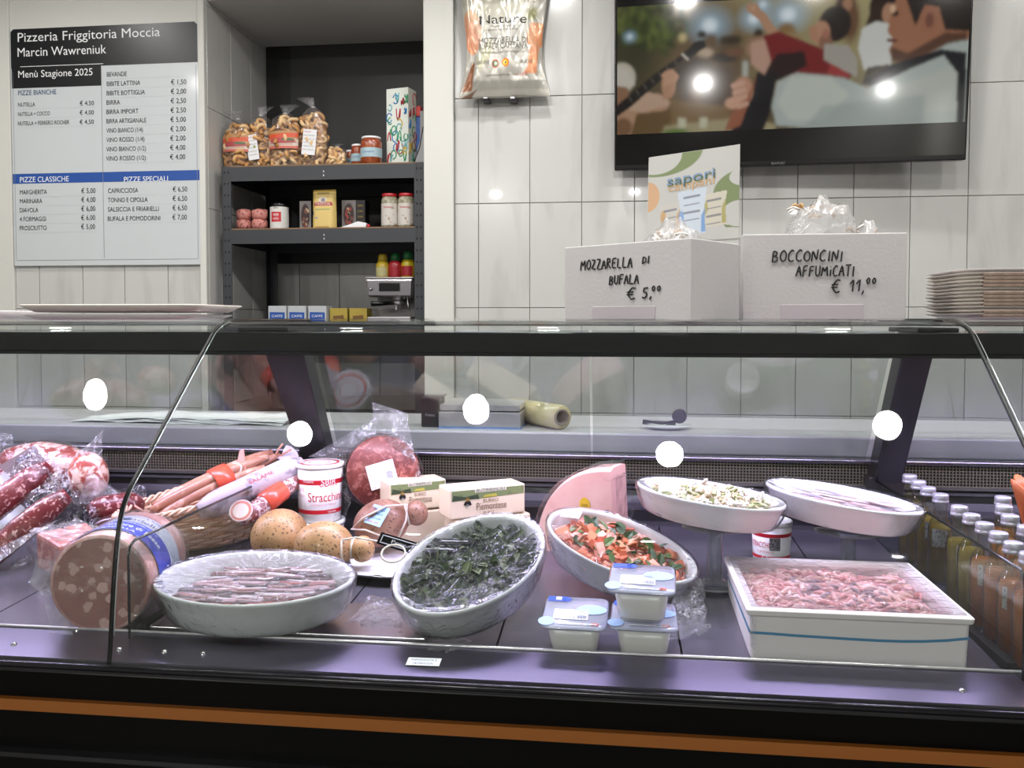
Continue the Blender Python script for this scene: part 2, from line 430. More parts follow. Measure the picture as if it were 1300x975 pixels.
# white pillar between alcove and tiled wall
slab('trim_4', -.714, -.6, WY - .03, 3.9, 0, CEIL, white_paint, None, .004)
# alcove
AX0, AX1, AY = -1.585, -.714, 3.8
wa = slab('wall_alcove_left', AX0 - .1, AX0 - .006, WY + .02, 3.9, 0, CEIL, grout)
tiles_xz(wa, [WY + .0, WY + .21, WY + .405, AY], [.95, 1.345, 1.738, 2.133, 2.528, 2.62], AX0 - .006, 1)
wk = slab('wall_alcove_back', AX0 - .1, AX1, AY, AY + .1, 0, CEIL, grout)
tiles_xz(wk, [AX0 + .01, -1.44, -1.25, -1.06, -.87, AX1], [.95, 1.345, 1.56], AY)
slab('wall_alcove_panel', AX0 + .12, AX1, AY - .03, AY - .009, 1.56, 2.545, mat('charcoal_board', '262628', .45, bump=(20, .05)))
slab('wall_alcove_strip', AX0 + .004, AX0 + .12, AY - .03, AY - .009, 1.56, 2.545, mat('black_board', '0e0e0f', .5))
slab('ceiling_alcove', AX0 - .1, AX1, WY + .0, AY + .05, 2.545, 2.62, mat('alcove_ceiling', 'c9c8c4', .7))
# downlight fittings
lamp_white = mat('lamp_white', 'eeeeea', .5)
lamp_on = mat('lamp_lens', 'fffaf0', .4, emit=6)
ORD = ['first', 'second', 'third', 'fourth', 'fifth', 'sixth', 'seventh', 'eighth', 'ninth', 'tenth', 'eleventh', 'twelfth', 'thirteenth', 'fourteenth']
for i, (x, y) in enumerate(DOWN + DOWN2 + GLINT_AND_FILL):
    t = thing('ceiling_downlight', 'round recessed downlight, %s from the left in the row above the %s' % ((ORD[i], 'counter glass') if i < len(DOWN) else (ORD[i - len(DOWN)], 'staff aisle') if i < len(DOWN) + len(DOWN2) else (ORD[i - len(DOWN) - len(DOWN2)], 'customer floor, with two of its lamps added as fill')), 'ceiling light', (x, y, CEIL), 0, 'recessed ceiling downlights')
    MB().lathe([(.0445, -.011), (.0445, -.0005), (.058, -.0005), (.06, -.004), (.05, -.012), (.0445, -.011)], 28).build('lamp_ring', lamp_white, t)
    MB().disc((0, 0, -.0035), .0425, n=28).build('lens', lamp_on, t)

for i, (x, y) in enumerate(DOWN3):
    t = thing('ceiling_panel_light', 'square white light panel over the customer side, %s from the left' % ORD[i], 'ceiling light', (x, y, CEIL), 0, 'square ceiling panels')
    MB().bb(-.30, .30, -.30, .30, -.010, -.0005).build('panel_frame', lamp_white, t, .002); MB().bb(-.285, .285, -.285, .285, -.012, -.0101).build('diffuser', lamp_on, t)

# ================================================================== DISPLAY CASE
XL, XR = -.668, .503
case = thing('display_counter', 'long refrigerated glass-fronted delicatessen counter with black base and orange stripe', 'display counter', (0, 1.4, 0))
cp = lambda mb, name, m, **k: mb.build(name, m, case, world=True, **k)
CX0, CX1 = -2.0, 1.75
# base
cp(MB().bb(CX0, CX1, 1.035, 1.80, .06, .835), 'base_cabinet', mat('base_black', '030303', .3, spec=.12), bevel=.004)
cp(MB().bb(CX0, CX1, 1.026, 1.036, .782, .797), 'orange_stripe', mat('orange_strip', '8c521a', .35))
cp(MB().bb(CX0, CX1, 1.030, 1.036, .835, .838).bb(CX0, CX1, 1.020, 1.036, .722, .728), 'base_moulding', mat('dark_moulding', '29292c', .25, .4))
# stainless front rail: bright lip, flat band, rolled black nose
cp(MB().add([(CX0, 1.040, .849), (CX1, 1.040, .849), (CX1, 1.122, .8565), (CX0, 1.122, .8565), (CX0, 1.040, .832), (CX1, 1.040, .832), (CX1, 1.122, .832), (CX0, 1.122, .832)],
            [(0, 1, 2, 3), (4, 7, 6, 5), (0, 4, 5, 1), (1, 5, 6, 2), (2, 6, 7, 3), (3, 7, 4, 0)]), 'front_rail', steel_rail)
cp(MB().tube([(CX0, 1.122, .858), (CX1, 1.122, .858)], .0022, 8), 'rail_lip', mat('bright_lip', 'f1eaf0', .25, .6))
cp(MB().tube([(CX0, 1.036, .84), (CX1, 1.036, .84)], .0055, 8), 'rail_nose', mat('nose_black', '1c1b20', .2, .3))
for x in (-.82, -.665, -.60, -.545, .42):
    cp(MB().lathe([(0, .0035), (.003, .003), (.004, 0)], 10, o=(x, 1.07, .8515)), 'screw', steel)
# deck of dark steel panels
DX = [CX0, -1.70, -1.445, -1.19, -.93, XL, -.405, -.158, .093, .345, XR, .73, .98, 1.23, 1.48, CX1]
for a, b in zip(DX[:-1], DX[1:]):
    z0, z1 = dz(1.125), dz(1.735)
    cp(MB().add([(a + .0015, 1.125, z0 - .012), (b - .0015, 1.125, z0 - .012), (b - .0015, 1.735, z1 - .012), (a + .0015, 1.735, z1 - .012),
                 (a + .0015, 1.125, z0), (b - .0015, 1.125, z0), (b - .0015, 1.735, z1), (a + .0015, 1.735, z1)],
                [(3, 2, 1, 0), (4, 5, 6, 7), (0, 1, 5, 4), (1, 2, 6, 5), (2, 3, 7, 6), (3, 0, 4, 7)]), 'deck_panel', deck_steel)
cp(MB().bb(CX0, CX1, 1.124, 1.74, .835, .837), 'deck_tray', black_matt)
# back of the well: stepped dark panel, grille above it
prof = [(1.735, .872), (1.735, .915), (1.712, .919), (1.712, .9245), (1.735, .928), (1.745, .955), (1.722, .96), (1.722, .966), (1.752, .968), (1.752, .9725)]
cp(MB().grid(lambda u, v: Vector((CX0 + (CX1 - CX0) * u, *prof[round(v * (len(prof) - 1))])), 1, len(prof) - 1, sm=False), 'back_panel', dark_panel)
cp(MB().bb(CX0, CX1, 1.715, 1.735, .9715, .976), 'grille_lip', mat('lip_steel', '8b878c', .3, .9))
g = MB()
nx = int((CX1 - CX0) / .0062)
for i in range(nx): g.bb(CX0 + i * .0062, CX0 + i * .0062 + .0015, 1.728, 1.731, .976, 1.018)
for k in range(8): g.bb(CX0, CX1, 1.7285, 1.7315, .976 + k * .0059, .9775 + k * .0059)
cp(g, 'air_grille', mat('grille_metal', '8d8678', .4, .7), kind='stuff')
cp(MB().bb(CX0, CX1, 1.765, 1.77, .97, 1.022), 'grille_backing', mat('grille_backing', '0b0b0c', .7))
cp(MB().bb(CX0, CX1, 1.715, 1.745, 1.018, 1.027), 'glass_channel', mat('channel_metal', '6d6a72', .25, .9), bevel=.002)
cp(MB().bb(CX0, CX1, 1.745, 1.775, 1.013, 1.022), 'channel_gap', black_matt)
# rear worktop
cp(MB().bb(CX0, CX1, 1.775, 2.10, 1.022, 1.064), 'rear_worktop', mat('worktop_steel', 'd2ced3', .3, .25, bump=(150, .06)), bevel=.004)
cp(MB().bb(CX0, CX1, 1.80, 2.06, .06, 1.022), 'rear_cabinet', mat('cabinet_grey', '6b6a6c', .5, .3))
# uprights leaning forward, tied by the head beam
def lean(y, z): return y
for x0, x1, xa, xb in ((-.632, -.578, -.66, -.58), (.497, .548, .497, .549), (-1.83, -1.775, -1.83, -1.775), (1.60, 1.655, 1.60, 1.655)):
    yb, yt, zb, zt = 1.70, 1.515, .975, 1.285
    cp(MB().add([(x0, yb, zb), (x1, yb, zb), (x1, yb + .05, zb), (x0, yb + .05, zb), (xa, yt, zt), (xb, yt, zt), (xb, yt + .05, zt), (xa, yt + .05, zt)],
                [(3, 2, 1, 0), (4, 5, 6, 7), (0, 1, 5, 4), (1, 2, 6, 5), (2, 3, 7, 6), (3, 0, 4, 7)]), 'upright', mat('upright_black', '2b2a2d', .3, .5), bevel=.002)
    cp(MB().bb(x0 - .008, x1 + .004, 1.692, 1.762, .966, .998), 'upright_foot', mat('foot_grey', '4d4b50', .3, .8), bevel=.002)
    cp(MB().bb(xa - .006, xb + .006, 1.45, 1.60, 1.279, 1.287), 'upright_head', mat('upright_black', '2b2a2d', .3, .5), bevel=.002)
cp(MB().bb(CX0, CX1, 1.42, 1.475, 1.243, 1.2785), 'head_beam', mat('beam_black', '121214', .3, .3), bevel=.003)
cp(MB().bb(CX0, CX1, 1.42, 1.4225, 1.2385, 1.2435), 'beam_lip', mat('beam_black', '121214', .3, .3))
led = mat('led_strip', 'e9deff', .4, emit=3)
for x0, x1 in ((-1.83, -.7), (-.62, .47), (.54, 1.6)):
    cp(MB().bb(x0, x1, 1.43, 1.462, 1.2395, 1.2425), 'led_strip', led)
# rear leaning panes
for a, b in ((CX0, -1.80), (-1.77, -.635), (-.575, -.045), (-.04, .492), (.55, 1.60)):
    cp(MB().add([(a, 1.732, 1.027), (b, 1.732, 1.027), (b, 1.565, 1.281), (a, 1.565, 1.281), (a, 1.736, 1.027), (b, 1.736, 1.027), (b, 1.569, 1.281), (a, 1.569, 1.281)],
                [(0, 1, 2, 3), (7, 6, 5, 4), (0, 4, 5, 1), (1, 5, 6, 2), (2, 6, 7, 3), (3, 7, 4, 0)]), 'rear_pane', glassmat('rear_glass', 'eef0f0', 1.5, .0, 1.7))
# front glass: slope from the rail, bend, flat top; one pane per module
def glass_path():
    K = [(1.034, .845), (1.038, .868), (1.049, .958), (1.063, 1.026), (1.084, 1.062), (1.118, 1.0915), (1.153, 1.121), (1.192, 1.1536), (1.232, 1.187), (1.312, 1.254), (1.352, 1.283), (1.405, 1.2972)]
    P = [Vector(k) for k in K]; P = [2 * P[0] - P[1]] + P + [2 * P[-1] - P[-2]]; o = []
    for i in range(1, len(P) - 2):
        for j in range(5):
            t = j / 5; a, b, c, d = P[i - 1:i + 3]; o.append(.5 * ((2 * b) + (-a + c) * t + (2 * a - 5 * b + 4 * c - d) * t * t + (-a + 3 * b - 3 * c + d) * t ** 3))
    return o + [P[-2], Vector((1.60, 1.2972)), Vector((1.79, 1.2972))]
GP = glass_path()
seam_m = mat('seam_black', '0a0b0b', .35, spec=.3)
def gpane(x0, x1):
    def f(u, v):
        k = round(v * (len(GP) - 1)); p = GP[k]; q = GP[min(k + 1, len(GP) - 1)] - GP[max(k - 1, 0)]; n = Vector((-q.y, q.x)).normalized() * -.005
        return p, n
    vs = []
    for k in range(len(GP)):
        p, n = f(0, k / (len(GP) - 1)); vs += [(x0, p.x, p.y), (x1, p.x, p.y), (x1, p.x + n.x * -1, p.y + n.y * -1), (x0, p.x - n.x, p.y - n.y)]
    fs = []
    for k in range(len(GP) - 1):
        o = k * 4; fs += [(o, o + 1, o + 5, o + 4), (o + 3, o + 7, o + 6, o + 2), (o + 1, o + 2, o + 6, o + 5), (o, o + 4, o + 7, o + 3)]
    mb = MB(); n_ = len(GP); fa = [f_ for i_, f_ in enumerate(fs) if i_ % 4 < 2]; fe = [f_ for i_, f_ in enumerate(fs) if i_ % 4 >= 2]; mb.add(vs, fa, 0, True); return mb.add(vs, fe, 0, False)
SXL, SXR = -.655, .532
for a, b in ((CX0, SXL - .004), (SXL, SXR), (SXR + .004, CX1)):
    cp(gpane(a, b), 'front_pane', glass)
for sx in (SXL, SXR):
    cp(MB().tube([(sx - .002, p.x - .001, p.y + .002) for p in GP], .0032, 6), 'pane_seam', seam_m)
    cp(MB().tube([(sx + .0032, p.x - .003, p.y + .002) for p in GP[6:-3]], .0007, 6), 'seam_gleam', mat('edge_gleam', 'b9c2c0', .15, .5))  # thin pale tube modelled as the highlight along the seam
cp(MB().bb(CX0, CX1, 1.783, 1.792, 1.290, 1.2972), 'top_edge_strip', steel)
cp(MB().tube([(CX0, 1.407, 1.2915), (CX1, 1.407, 1.2915)], .0016, 6), 'top_front_strip', mat('strip_dark', '34353a', .25, .6))
# glass partitions
for xp in (XL, XR):
    def pq(x, o=.0025): return [(x, 1.10, .856), (x, 1.725, .884), (x, 1.725, .990), (x, 1.115, .990), (x, 1.104, .984), (x, 1.10, .972)]
    cp(MB().prism(pq(xp - .0025), (.005, 0, 0)), 'glass_partition', glassmat('partition_glass', 'eef3f1', 1.5, 0, .7))
    e = pq(xp)
    cp(MB().tube([e[0], e[5], e[4], e[3], e[2]], .0021, 6), 'partition_edge', mat('partition_edge', '23272a', .15, .4))
    cp(MB().bb(xp - .006, xp + .006, 1.13, 1.72, .851, .8535 + .012), 'partition_rail', black_matt)
# metal tray under the left dish
mt = thing('steel_tray', 'flat stainless tray under the front left oval dish', 'tray', (-.455, 1.20, dz(1.20)))
MB().box((0, 0, .004), (.40, .14, .003)).box((0, -.069, .004), (.40, .003, .010)).box((-.199, 0, .005), (.003, .14, .010)).build('tray_body', steel, mt, .001)
# price tag on the rail
pt = thing('price_tag', 'small white printed price tag lying on the steel front rail', 'price tag', aty(538, 840, 1.075), (radians(5.3), 0, radians(1)))
pt.location.z = .8535
MB().box((0, 0, 0), (.044, .0325 * .62, .0006)).build('tag_card', paper, pt)
f = plane_fn((0, 0, .0006), (1, 0, 0), (0, 1, 0))
MB().text('INPOCOTTA E', .006, f, align='c', width=.034, y0=.002).text('18 MUCCA', .006, f, align='c', width=.026, y0=-.007).build('tag_lettering', mat('violet_ink', '6a5fa0', .6), pt)

# ================================================================== MENU BOARD
BY = WY - .018
c00, c10, c11, c01 = aty(20, 338, BY), aty(257, 333, BY), aty(250, 27, BY), aty(12, 38, BY)
bx, bz, bw, bh = (c00.x + c01.x) / 2, c00.z, c10.x - c00.x, (c01.z + c11.z) / 2 - c00.z
menu = thing('menu_board', 'white printed menu board with black header and blue bands on the wall', 'menu board', (bx, BY, bz))
MB().bb(0, bw, -.004, .004, 0, bh).build('board', mat('board_white', 'ccd1d4', .35, coat=.2), menu, .002)
def mp(px, py):    # a spot on the board as read in the photograph -> board coordinates
    u = (px - (20 + (12 - 20) * (338 - py) / 300)) / 237.5; tp, bt = 38 - (px - 12) * .046, 338 - (px - 20) * .021; v = 1 - (py - tp) / (bt - tp)
    return u * bw, v * bh
fm = lambda d: plane_fn((0, -.004 - d, 0), (1, 0, 0), (0, 0, 1))
def rect(mb, px0, py0, px1, py1, m=0, d=.0006):
    x0, y0 = mp(px0, py0); x1, y1 = mp(px1, py1); fn = fm(d); xs = (x0, x1); 
    mb.add([fn(x0, y1), fn(x1, y1), fn(x1, y0), fn(x0, y0)], [(0, 1, 2, 3)], m)
hdr = MB()
x0, y0 = mp(13, 38); x1, y1 = mp(251, 88)
hdr.add([fm(.0005)(0.004, mp(0, 88.5)[1]), fm(.0005)(bw - .004, mp(0, 88.5)[1]), fm(.0005)(bw - .004, bh - .012), fm(.0005)(bw - .016, bh - .001), fm(.0005)(.016, bh - .001), fm(.0005)(.004, bh - .012)], [(0, 1, 2, 3, 4, 5)])
rect(hdr, 15, 86, 130, 108)
hdr.build('header_panel', mat('header_black', '131417', .35), menu)
bl = MB(); v = mp(20, 220.5)[1]; v2 = mp(20, 233)[1]
bl.add([fm(.0007)(.002, v2), fm(.0007)(bw - .002, v2), fm(.0007)(bw - .002, v), fm(.0007)(.002, v)], [(0, 1, 2, 3)])
bl.build('blue_band', blue_ink, menu)
mid = mp(131, 150)[0]
ln = MB(); 
def hl(x0, x1, y, m=0, t=.0008): ln.add([fm(.0008)(x0, y), fm(.0008)(x1, y), fm(.0008)(x1, y + t), fm(.0008)(x0, y + t)], [(0, 1, 2, 3)], m)
ln.add([fm(.0008)(mid, .03), fm(.0008)(mid + .0016, .03), fm(.0008)(mid + .0016, mp(0, 92)[1]), fm(.0008)(mid, mp(0, 92)[1])], [(0, 1, 2, 3)])
hl(.012, bw - .012, .022, t=.0016)
for x in (.010, bw - .012): ln.add([fm(.0008)(x, .024), fm(.0008)(x + .0014, .024), fm(.0008)(x + .0014, bh - .17), fm(.0008)(x, bh - .17)], [(0, 1, 2, 3)])
tw, tb, tk = MB(), MB(), MB()
def line(mb, s, px, py, size, width=None, align='l', d=.0012):
    x, y = mp(px, py); mb.text(s, size, fm(d), align=align, width=(width * bw / 237.5 if width else None), x0=x, y0=y)
line(tw, 'Pizzeria Friggitoria Moccia', 23, 54, .052, 180)
line(tw, 'Marcin Wawreniuk', 23, 72.5, .050, 113)
line(tw, 'Menù Stagione 2025', 24, 99, .040, 95)
hl(mp(24, 0)[0], mp(130, 0)[0], mp(0, 86.5)[1], 1, .002)
line(tb, 'PIZZE BIANCHE', 24, 121, .028, 49)
def price(rows, xl, xr, y0, dy, lw, pw=18, sz=.023):
    for k, (a, w, p) in enumerate(rows):
        y = y0 + dy * k; line(tk, a, xl, y, sz, w)
        if p: line(tk, '€ ' + p, xr, y - (xr - xl) * .03, sz * 1.08, pw, 'r')
        hl(mp(xl, y)[0], mp(xr, y)[0], mp(xl, y + 2.6)[1] - .002, 2, .0006)
price([('NUTELLA', 22, '4,50'), ('NUTELLA + COCCO', 41, '4,00'), ('NUTELLA + FERRERO ROCHER', 66, '4,50')], 24, 121, 135.5, 11.8, 0)
price([('BEVANDE', 25, None), ('BIBITE LATTINA', 42, '1,50'), ('BIBITE BOTTIGLIA', 48, '2,00'), ('BIRRA', 17, '2,50'), ('BIRRA IMPORT', 40, '2,50'), ('BIRRA ARTIGIANALE', 50, '5,00'),
       ('VINO BIANCO (1/4)', 46, '2,00'), ('VINO ROSSO (1/4)', 48, '2,00'), ('VINO BIANCO (1/2)', 50, '4,00'), ('VINO ROSSO (1/2)', 50, '4,00')], 137, 236, 97, 11.75, 0, sz=.026, pw=19)
price([('MARGHERITA', 35, '5,00'), ('MARINARA', 29, '4,00'), ('DIAVOLA', 24, '6,00'), ('4 FORMAGGI', 34, '6,00'), ('PROSCIUTTO', 35, '5,00')], 27, 124, 246.5, 11.4, 0, sz=.026)
price([('CAPRICCIOSA', 38, '6,50'), ('TONNO E CIPOLLA', 50, '6,50'), ('SALSICCIA E FRIARIELLI', 64, '6,50'), ('BUFALA E POMODORINI', 66, '7,00')], 140, 239, 243.5, 11.8, 0, sz=.026)
line(tw, 'PIZZE CLASSICHE', 27, 231, .030, 63); line(tw, 'PIZZE SPECIALI', 160, 229.5, .030, 55)
tw.build('white_lettering', mat('ink_white', 'f4f5f6', .5), menu, kind='stuff'); tb.build('blue_lettering', mat('ink_navy', '24406e', .5), menu)
tk.build('black_lettering', ink, menu, kind='stuff')
ln.build('ruled_lines', [mat('line_grey', '85878b', .5), mat('ink_white', 'f4f5f6', .5), mat('line_pale', 'b9bcbf', .5)], menu)

# ================================================================== TELEVISION
TVR = radians(3.2)
tl_, tr_ = aty(780, 216, 3.10), aty(1226.5, 203.5, 3.035)
tvw = hypot(tr_.x - tl_.x, tr_.y - tl_.y); ang = atan2(tr_.y - tl_.y, tr_.x - tl_.x); tvh = .705
tv = thing('television', 'wall-mounted black flat television showing a guitarist and a man singing', 'television', (tl_.x, tl_.y, (tl_.z + tr_.z) / 2), (radians(4.8), 0, ang))
MB().bb(0, tvw, .0, .045, 0, tvh).build('housing', mat('tv_black', '0a0a0b', .22), tv, .004)
MB().bb(.3, tvw - .3, .045, .12, .15, tvh - .15).build('wall_mount', black_matt, tv)
MB().bb(.006, tvw - .006, -.001, .001, .018, tvh - .008).build('screen_glass', mat('screen_black', '050506', .08, coat=.6), tv)
MB().text('BLAUPUNKT', .012, plane_fn((tvw * .483, -.0012, .004), (1, 0, 0), (0, 0, 1)), align='c', width=.045).build('maker_lettering', grey_ink, tv)
cv = Canvas(372, 132, '5a4a30')
e, p, L = cv.ell, cv.poly, cv.line
# picture coordinates as in the zoomed photograph: x 55..1120, y 413 (bottom) .. 5 (top)
X = lambda x: (x - 55) / 1065
Y_ = lambda y: 1 - (y - 5 - (1120 - x_ref[0]) * 0) / 408
def q(*pts): return [((x - 55) / 1065, 1 - (y - (38 - (x - 55) * .034)) / (413 - 38 + 0)) for x, y in pts]
def E_(x, y, rx, ry, c, soft=.25, al=1, rot=0):
    (a, b), = q((x, y)); cv.ell(a, b, rx / 1065, ry / 375, c, soft, al, rot)
cv.mix(np.clip(.9 - abs(cv.X - .55) * 1.6, 0, 1) * cv.Y, 'a2966c')
E_(640, 60, 260, 120, 'b0a67e', .6); E_(560, 150, 200, 120, '857250', .6); E_(900, 40, 200, 100, 'b3a87c', .6); E_(760, 150, 200, 100, '9f946b', .6)
E_(330, 180, 120, 150, '6a5334', .5); E_(110, 90, 90, 200, '3a3a22', .5)
random.seed(4)
for k in range(190):
    x = random.gauss(175, 52); y = random.gauss(98, 34); E_(x, y, random.uniform(8, 20), random.uniform(5, 11), random.choice(['3d4c1e', '55632a', '2d3a18', '6b7436', '4b5a24']), .5, .8, random.uniform(0, 3))
for x, y, r in ((350, 98, 48), (588, 72, 46), (512, 42, 20), (97, 125, 16), (485, 80, 34)): E_(x, y, r, r * .8, 'a9cfe6', .8, .8); E_(x, y, r * .45, r * .4, 'eaf6fb', .5)
E_(265, 130, 12, 12, 'd8c68f', .5)
cv.blur(2)
p(q((380, 125), (445, 125), (450, 330), (385, 330)), '59452d', 3, .7)
for x, y, rx, ry, c in ((325, 122, 14, 10, '2a1d15'), (352, 150, 24, 30, '6b5741'), (335, 175, 26, 14, 'c4ad92'), (295, 235, 62, 50, '3a2a1d'), (320, 280, 60, 70, '4a3424'), (330, 300, 40, 40, '6b4a30'),
                       (395, 190, 40, 14, '2d231b'), (430, 175, 30, 12, '75513a'), (415, 140, 34, 12, '3a3020'), (500, 125, 14, 16, '33261b'), (490, 175, 24, 40, '6e5540'), (585, 120, 28, 26, '8a6b42'), (600, 150, 30, 30, '9b8258'), (380, 240, 40, 30, '4a3423'), (400, 300, 70, 40, '4d3624')): E_(x, y, rx, ry, c, .3)
p(q((452, 200), (470, 200), (470, 245), (452, 245)), 'c9cfc8', 1, .7)
p(q((90, 330), (240, 310), (420, 330), (420, 413), (60, 413)), '80653f', 3); p(q((100, 345), (230, 330), (230, 413), (85, 413)), '6a5230', 3)
p(q((210, 385), (460, 360), (560, 380), (560, 413), (200, 413)), 'a79c78', 2)
for x in (265, 333): p(q((x - 13, 362), (x + 13, 362), (x + 12, 392), (x - 12, 392)), 'c8c5a9', 1)
E_(245, 402, 40, 8, '5f7a35', .3)
cv.blur(2)
# guitarist
E_(70, 245, 46, 45, 'c6bfae', .1); p(q((55, 350), (100, 300), (190, 290), (230, 315), (215, 340), (120, 350), (100, 413), (55, 413)), 'b58f72', 1); p(q((90, 300), (150, 285), (215, 300), (225, 325), (140, 345), (95, 340)), 'c3a58b', 1)
p(q((55, 210), (90, 222), (115, 265), (80, 275), (55, 268)), 'cfc9bc', 1); p(q((55, 268), (90, 272), (100, 310), (60, 360), (55, 350)), '8f6a50', 1); E_(75, 390, 30, 28, '7d5b40', .2)
p(q((55, 325), (180, 232), (262, 180), (272, 190), (190, 258), (100, 330), (55, 358)), '1c1715'); p(q((262, 182), (305, 142), (333, 140), (340, 158), (322, 168), (285, 192)), '161211', 0)
for k in range(7): x = 95 + k * 24; y = 300 - k * 17.5; L(q((x, y), (x + 8, y + 12)), .004, '6b6257')
L(q((265, 178), (282, 193)), .008, 'd9d2c4')
for x, y in ((205, 238), (212, 232), (222, 228), (232, 226)): L(q((x, y), (x + 16, y + 16), (x + 6, y + 34)), .016, 'c79a7a')
E_(222, 265, 22, 40, 'c49676', .15); p(q((205, 270), (240, 260), (232, 300), (205, 310)), 'b8896a', 1)
# group in the middle
E_(505, 165, 36, 30, 'b99378', .4); L(q((475, 50), (510, 75), (535, 110), (560, 135)), .035, 'b98e70'); L(q((480, 52), (495, 48)), .012, 'c9a184'); L(q((490, 40), (505, 66)), .012, 'b98e70')
p(q((515, 130), (560, 118), (700, 170), (790, 235), (770, 262), (640, 240), (560, 240), (530, 200)), '7b1f22', 1); p(q((560, 180), (640, 175), (650, 215), (560, 260), (520, 230)), '2a1618', 2)
p(q((720, 205), (780, 215), (775, 250), (710, 240)), 'a03a38', 2); p(q((500, 230), (560, 235), (540, 350), (520, 400), (420, 400), (460, 330)), '15131a', 1)
p(q((480, 150), (520, 140), (540, 200), (520, 240), (480, 210)), 'c19a86', 2); E_(455, 285, 32, 40, 'c08e74', .15); E_(430, 320, 30, 18, 'd0a184', .2); p(q((400, 400), (420, 350), (470, 300), (500, 240), (470, 330), (450, 385), (415, 398)), '9a5d43', 1)
for k in range(4): L(q((425 + k * 6, 270 + k * 20), (455 + k * 4, 262 + k * 20)), .02, 'cfa28a')
# people behind
E_(758, 48, 28, 34, '4b3425', .2); E_(775, 90, 26, 60, '6d4c34', .3); E_(765, 45, 14, 20, 'a77c5f', .3)
E_(730, 100, 48, 50, '241a16', .08); E_(690, 125, 26, 34, 'b98a6e', .12); L(q((664, 115), (668, 135)), .03, 'b48365'); E_(703, 150, 20, 22, '8e6450', .2); p(q((700, 155), (770, 160), (800, 200), (800, 250), (700, 200)), 'a9a49a', 1); E_(703, 127, 9, 14, 'a9715c', .1)
E_(872, 55, 42, 46, '2b1c16', .1); p(q((835, 60), (860, 40), (880, 80), (845, 110), (820, 110)), '342319', 1); E_(885, 75, 18, 28, 'b2876c', .15)
p(q((810, 115), (850, 95), (900, 105), (900, 215), (820, 230), (800, 170)), 'd5d6d0', 1); p(q((830, 222), (890, 215), (890, 262), (815, 270)), '4b4438', 1)
# singer in front
p(q((905, 40), (930, 5), (1120, 5), (1120, 165), (1060, 160), (960, 215), (905, 205), (890, 175), (905, 150), (885, 125), (890, 90)), 'a36f52', 1)
p(q((915, 5), (1120, 2), (1120, 128), (1050, 122), (1030, 60), (990, 55), (965, 112), (945, 60), (935, 35)), '20150f', 1); E_(1003, 92, 26, 36, 'a06a50', .1); E_(1005, 95, 12, 20, '7a4a38', .2)
p(q((895, 165), (945, 185), (1050, 130), (1115, 130), (1115, 160), (1040, 170), (940, 210), (900, 205)), '5b3a2a', 2); E_(905, 75, 10, 8, '2a1a14', .3); L(q((888, 148), (910, 150)), .012, '6b3429'); E_(898, 62, 8, 12, 'e0b896', .4)
p(q((560, 260), (620, 235), (760, 250), (830, 280), (950, 220), (1060, 160), (1120, 150), (1120, 378), (900, 385), (700, 395), (560, 385), (545, 330)), 'b3bcb6', 2)
p(q((600, 245), (720, 245), (780, 300), (700, 370), (600, 370), (560, 320)), 'c9cfc4', 5, .8); p(q((880, 290), (1100, 210), (1110, 340), (900, 370)), 'c1c5bc', 6, .7); p(q((700, 330), (1000, 300), (1000, 380), (640, 395)), '98a4a0', 6, .6)
p(q((820, 262), (900, 215), (1040, 175), (1115, 185), (1118, 375), (1095, 378), (1090, 240), (1050, 192), (960, 225), (880, 262), (840, 275)), '15171f', 1)
cv.blur(2)
tvm = mat('screen_picture', rough=.12, vcol=True, emit=0, coat=.5)
tn = tvm.node_tree; pb = [x for x in tn.nodes if x.type == 'BSDF_PRINCIPLED'][0]; at_ = [x for x in tn.nodes if x.type == 'ATTRIBUTE'][0]
for l in list(pb.inputs['Base Color'].links): tn.links.remove(l)
pb.inputs['Base Color'].default_value = (.004, .004, .004, 1); tn.links.new(at_.outputs['Color'], pb.inputs['Emission Color']); pb.inputs['Emission Strength'].default_value = .55; pb.inputs['Roughness'].default_value = .06
vz0, vz1 = .125, .563
painted('picture', cv, lambda u, v: Vector((.010 + (tvw - .02) * u, -.0016, vz0 + (vz1 - vz0) * v)), tvm, tv)

# ================================================================== HANGING BAG OF CHIPS ON THE WALL
PY = 3.135
bL, bR = aty(583, 126, PY), aty(698, 126, PY)
bwid = bR.x - bL.x; bhei = bwid * 1.5
bag = thing('snack_bag', 'large silvery printed snack bag with orange patches mounted high on tiles', 'snack bag', (bL.x + bwid / 2, PY, bL.z), (0, 0, 0))
cv = Canvas(150, 220, 'bdbab0')
cv.poly([(0, 0), (.10, 0), (.1, .62), (.0, .62)], 'b8b4aa'); cv.poly([(.13, .05), (1, .05), (1, .12), (.13, .12)], 'a6a39a', 3)
cv.ell(.10, .47, .12, .16, 'd98a5e', .03); cv.poly([(.86, .3), (1, .36), (1, .52), (.84, .52), (.80, .4)], 'e08f58', 1); cv.poly([(.74, .16), (.9, .16), (.97, .36), (.86, .40), (.80, .2)], 'd9936a', 1)
cv.poly([(0.02, .05), (.14, .05), (.13, .25), (.09, .25)], '8c5a3c', 2); cv.poly([(0, .0), (.2, .06), (.14, .0)], '6e4630', 1)
cv.ell(.36, .62, .3, .14, 'c9c3a0', .4, .5); cv.ell(.5, .5, .36, .2, 'd2d0c8', .6, .6); cv.poly([(.15, .28), (.34, .42), (.36, .3), (.2, .18)], 'c7c6a0', 4, .6)
cv.poly([(0, .66), (1, .66), (1, 1), (0, 1)], 'a9a69b', 3, .7); cv.ell(.2, .8, .1, .1, 'a03a52', .3); cv.ell(.85, .58, .06, .05, '8f8e6a', .4)
for k in range(5): cv.line([(0, .012 + k * .008), (1, .012 + k * .008)], .0016, '98958b', .5)
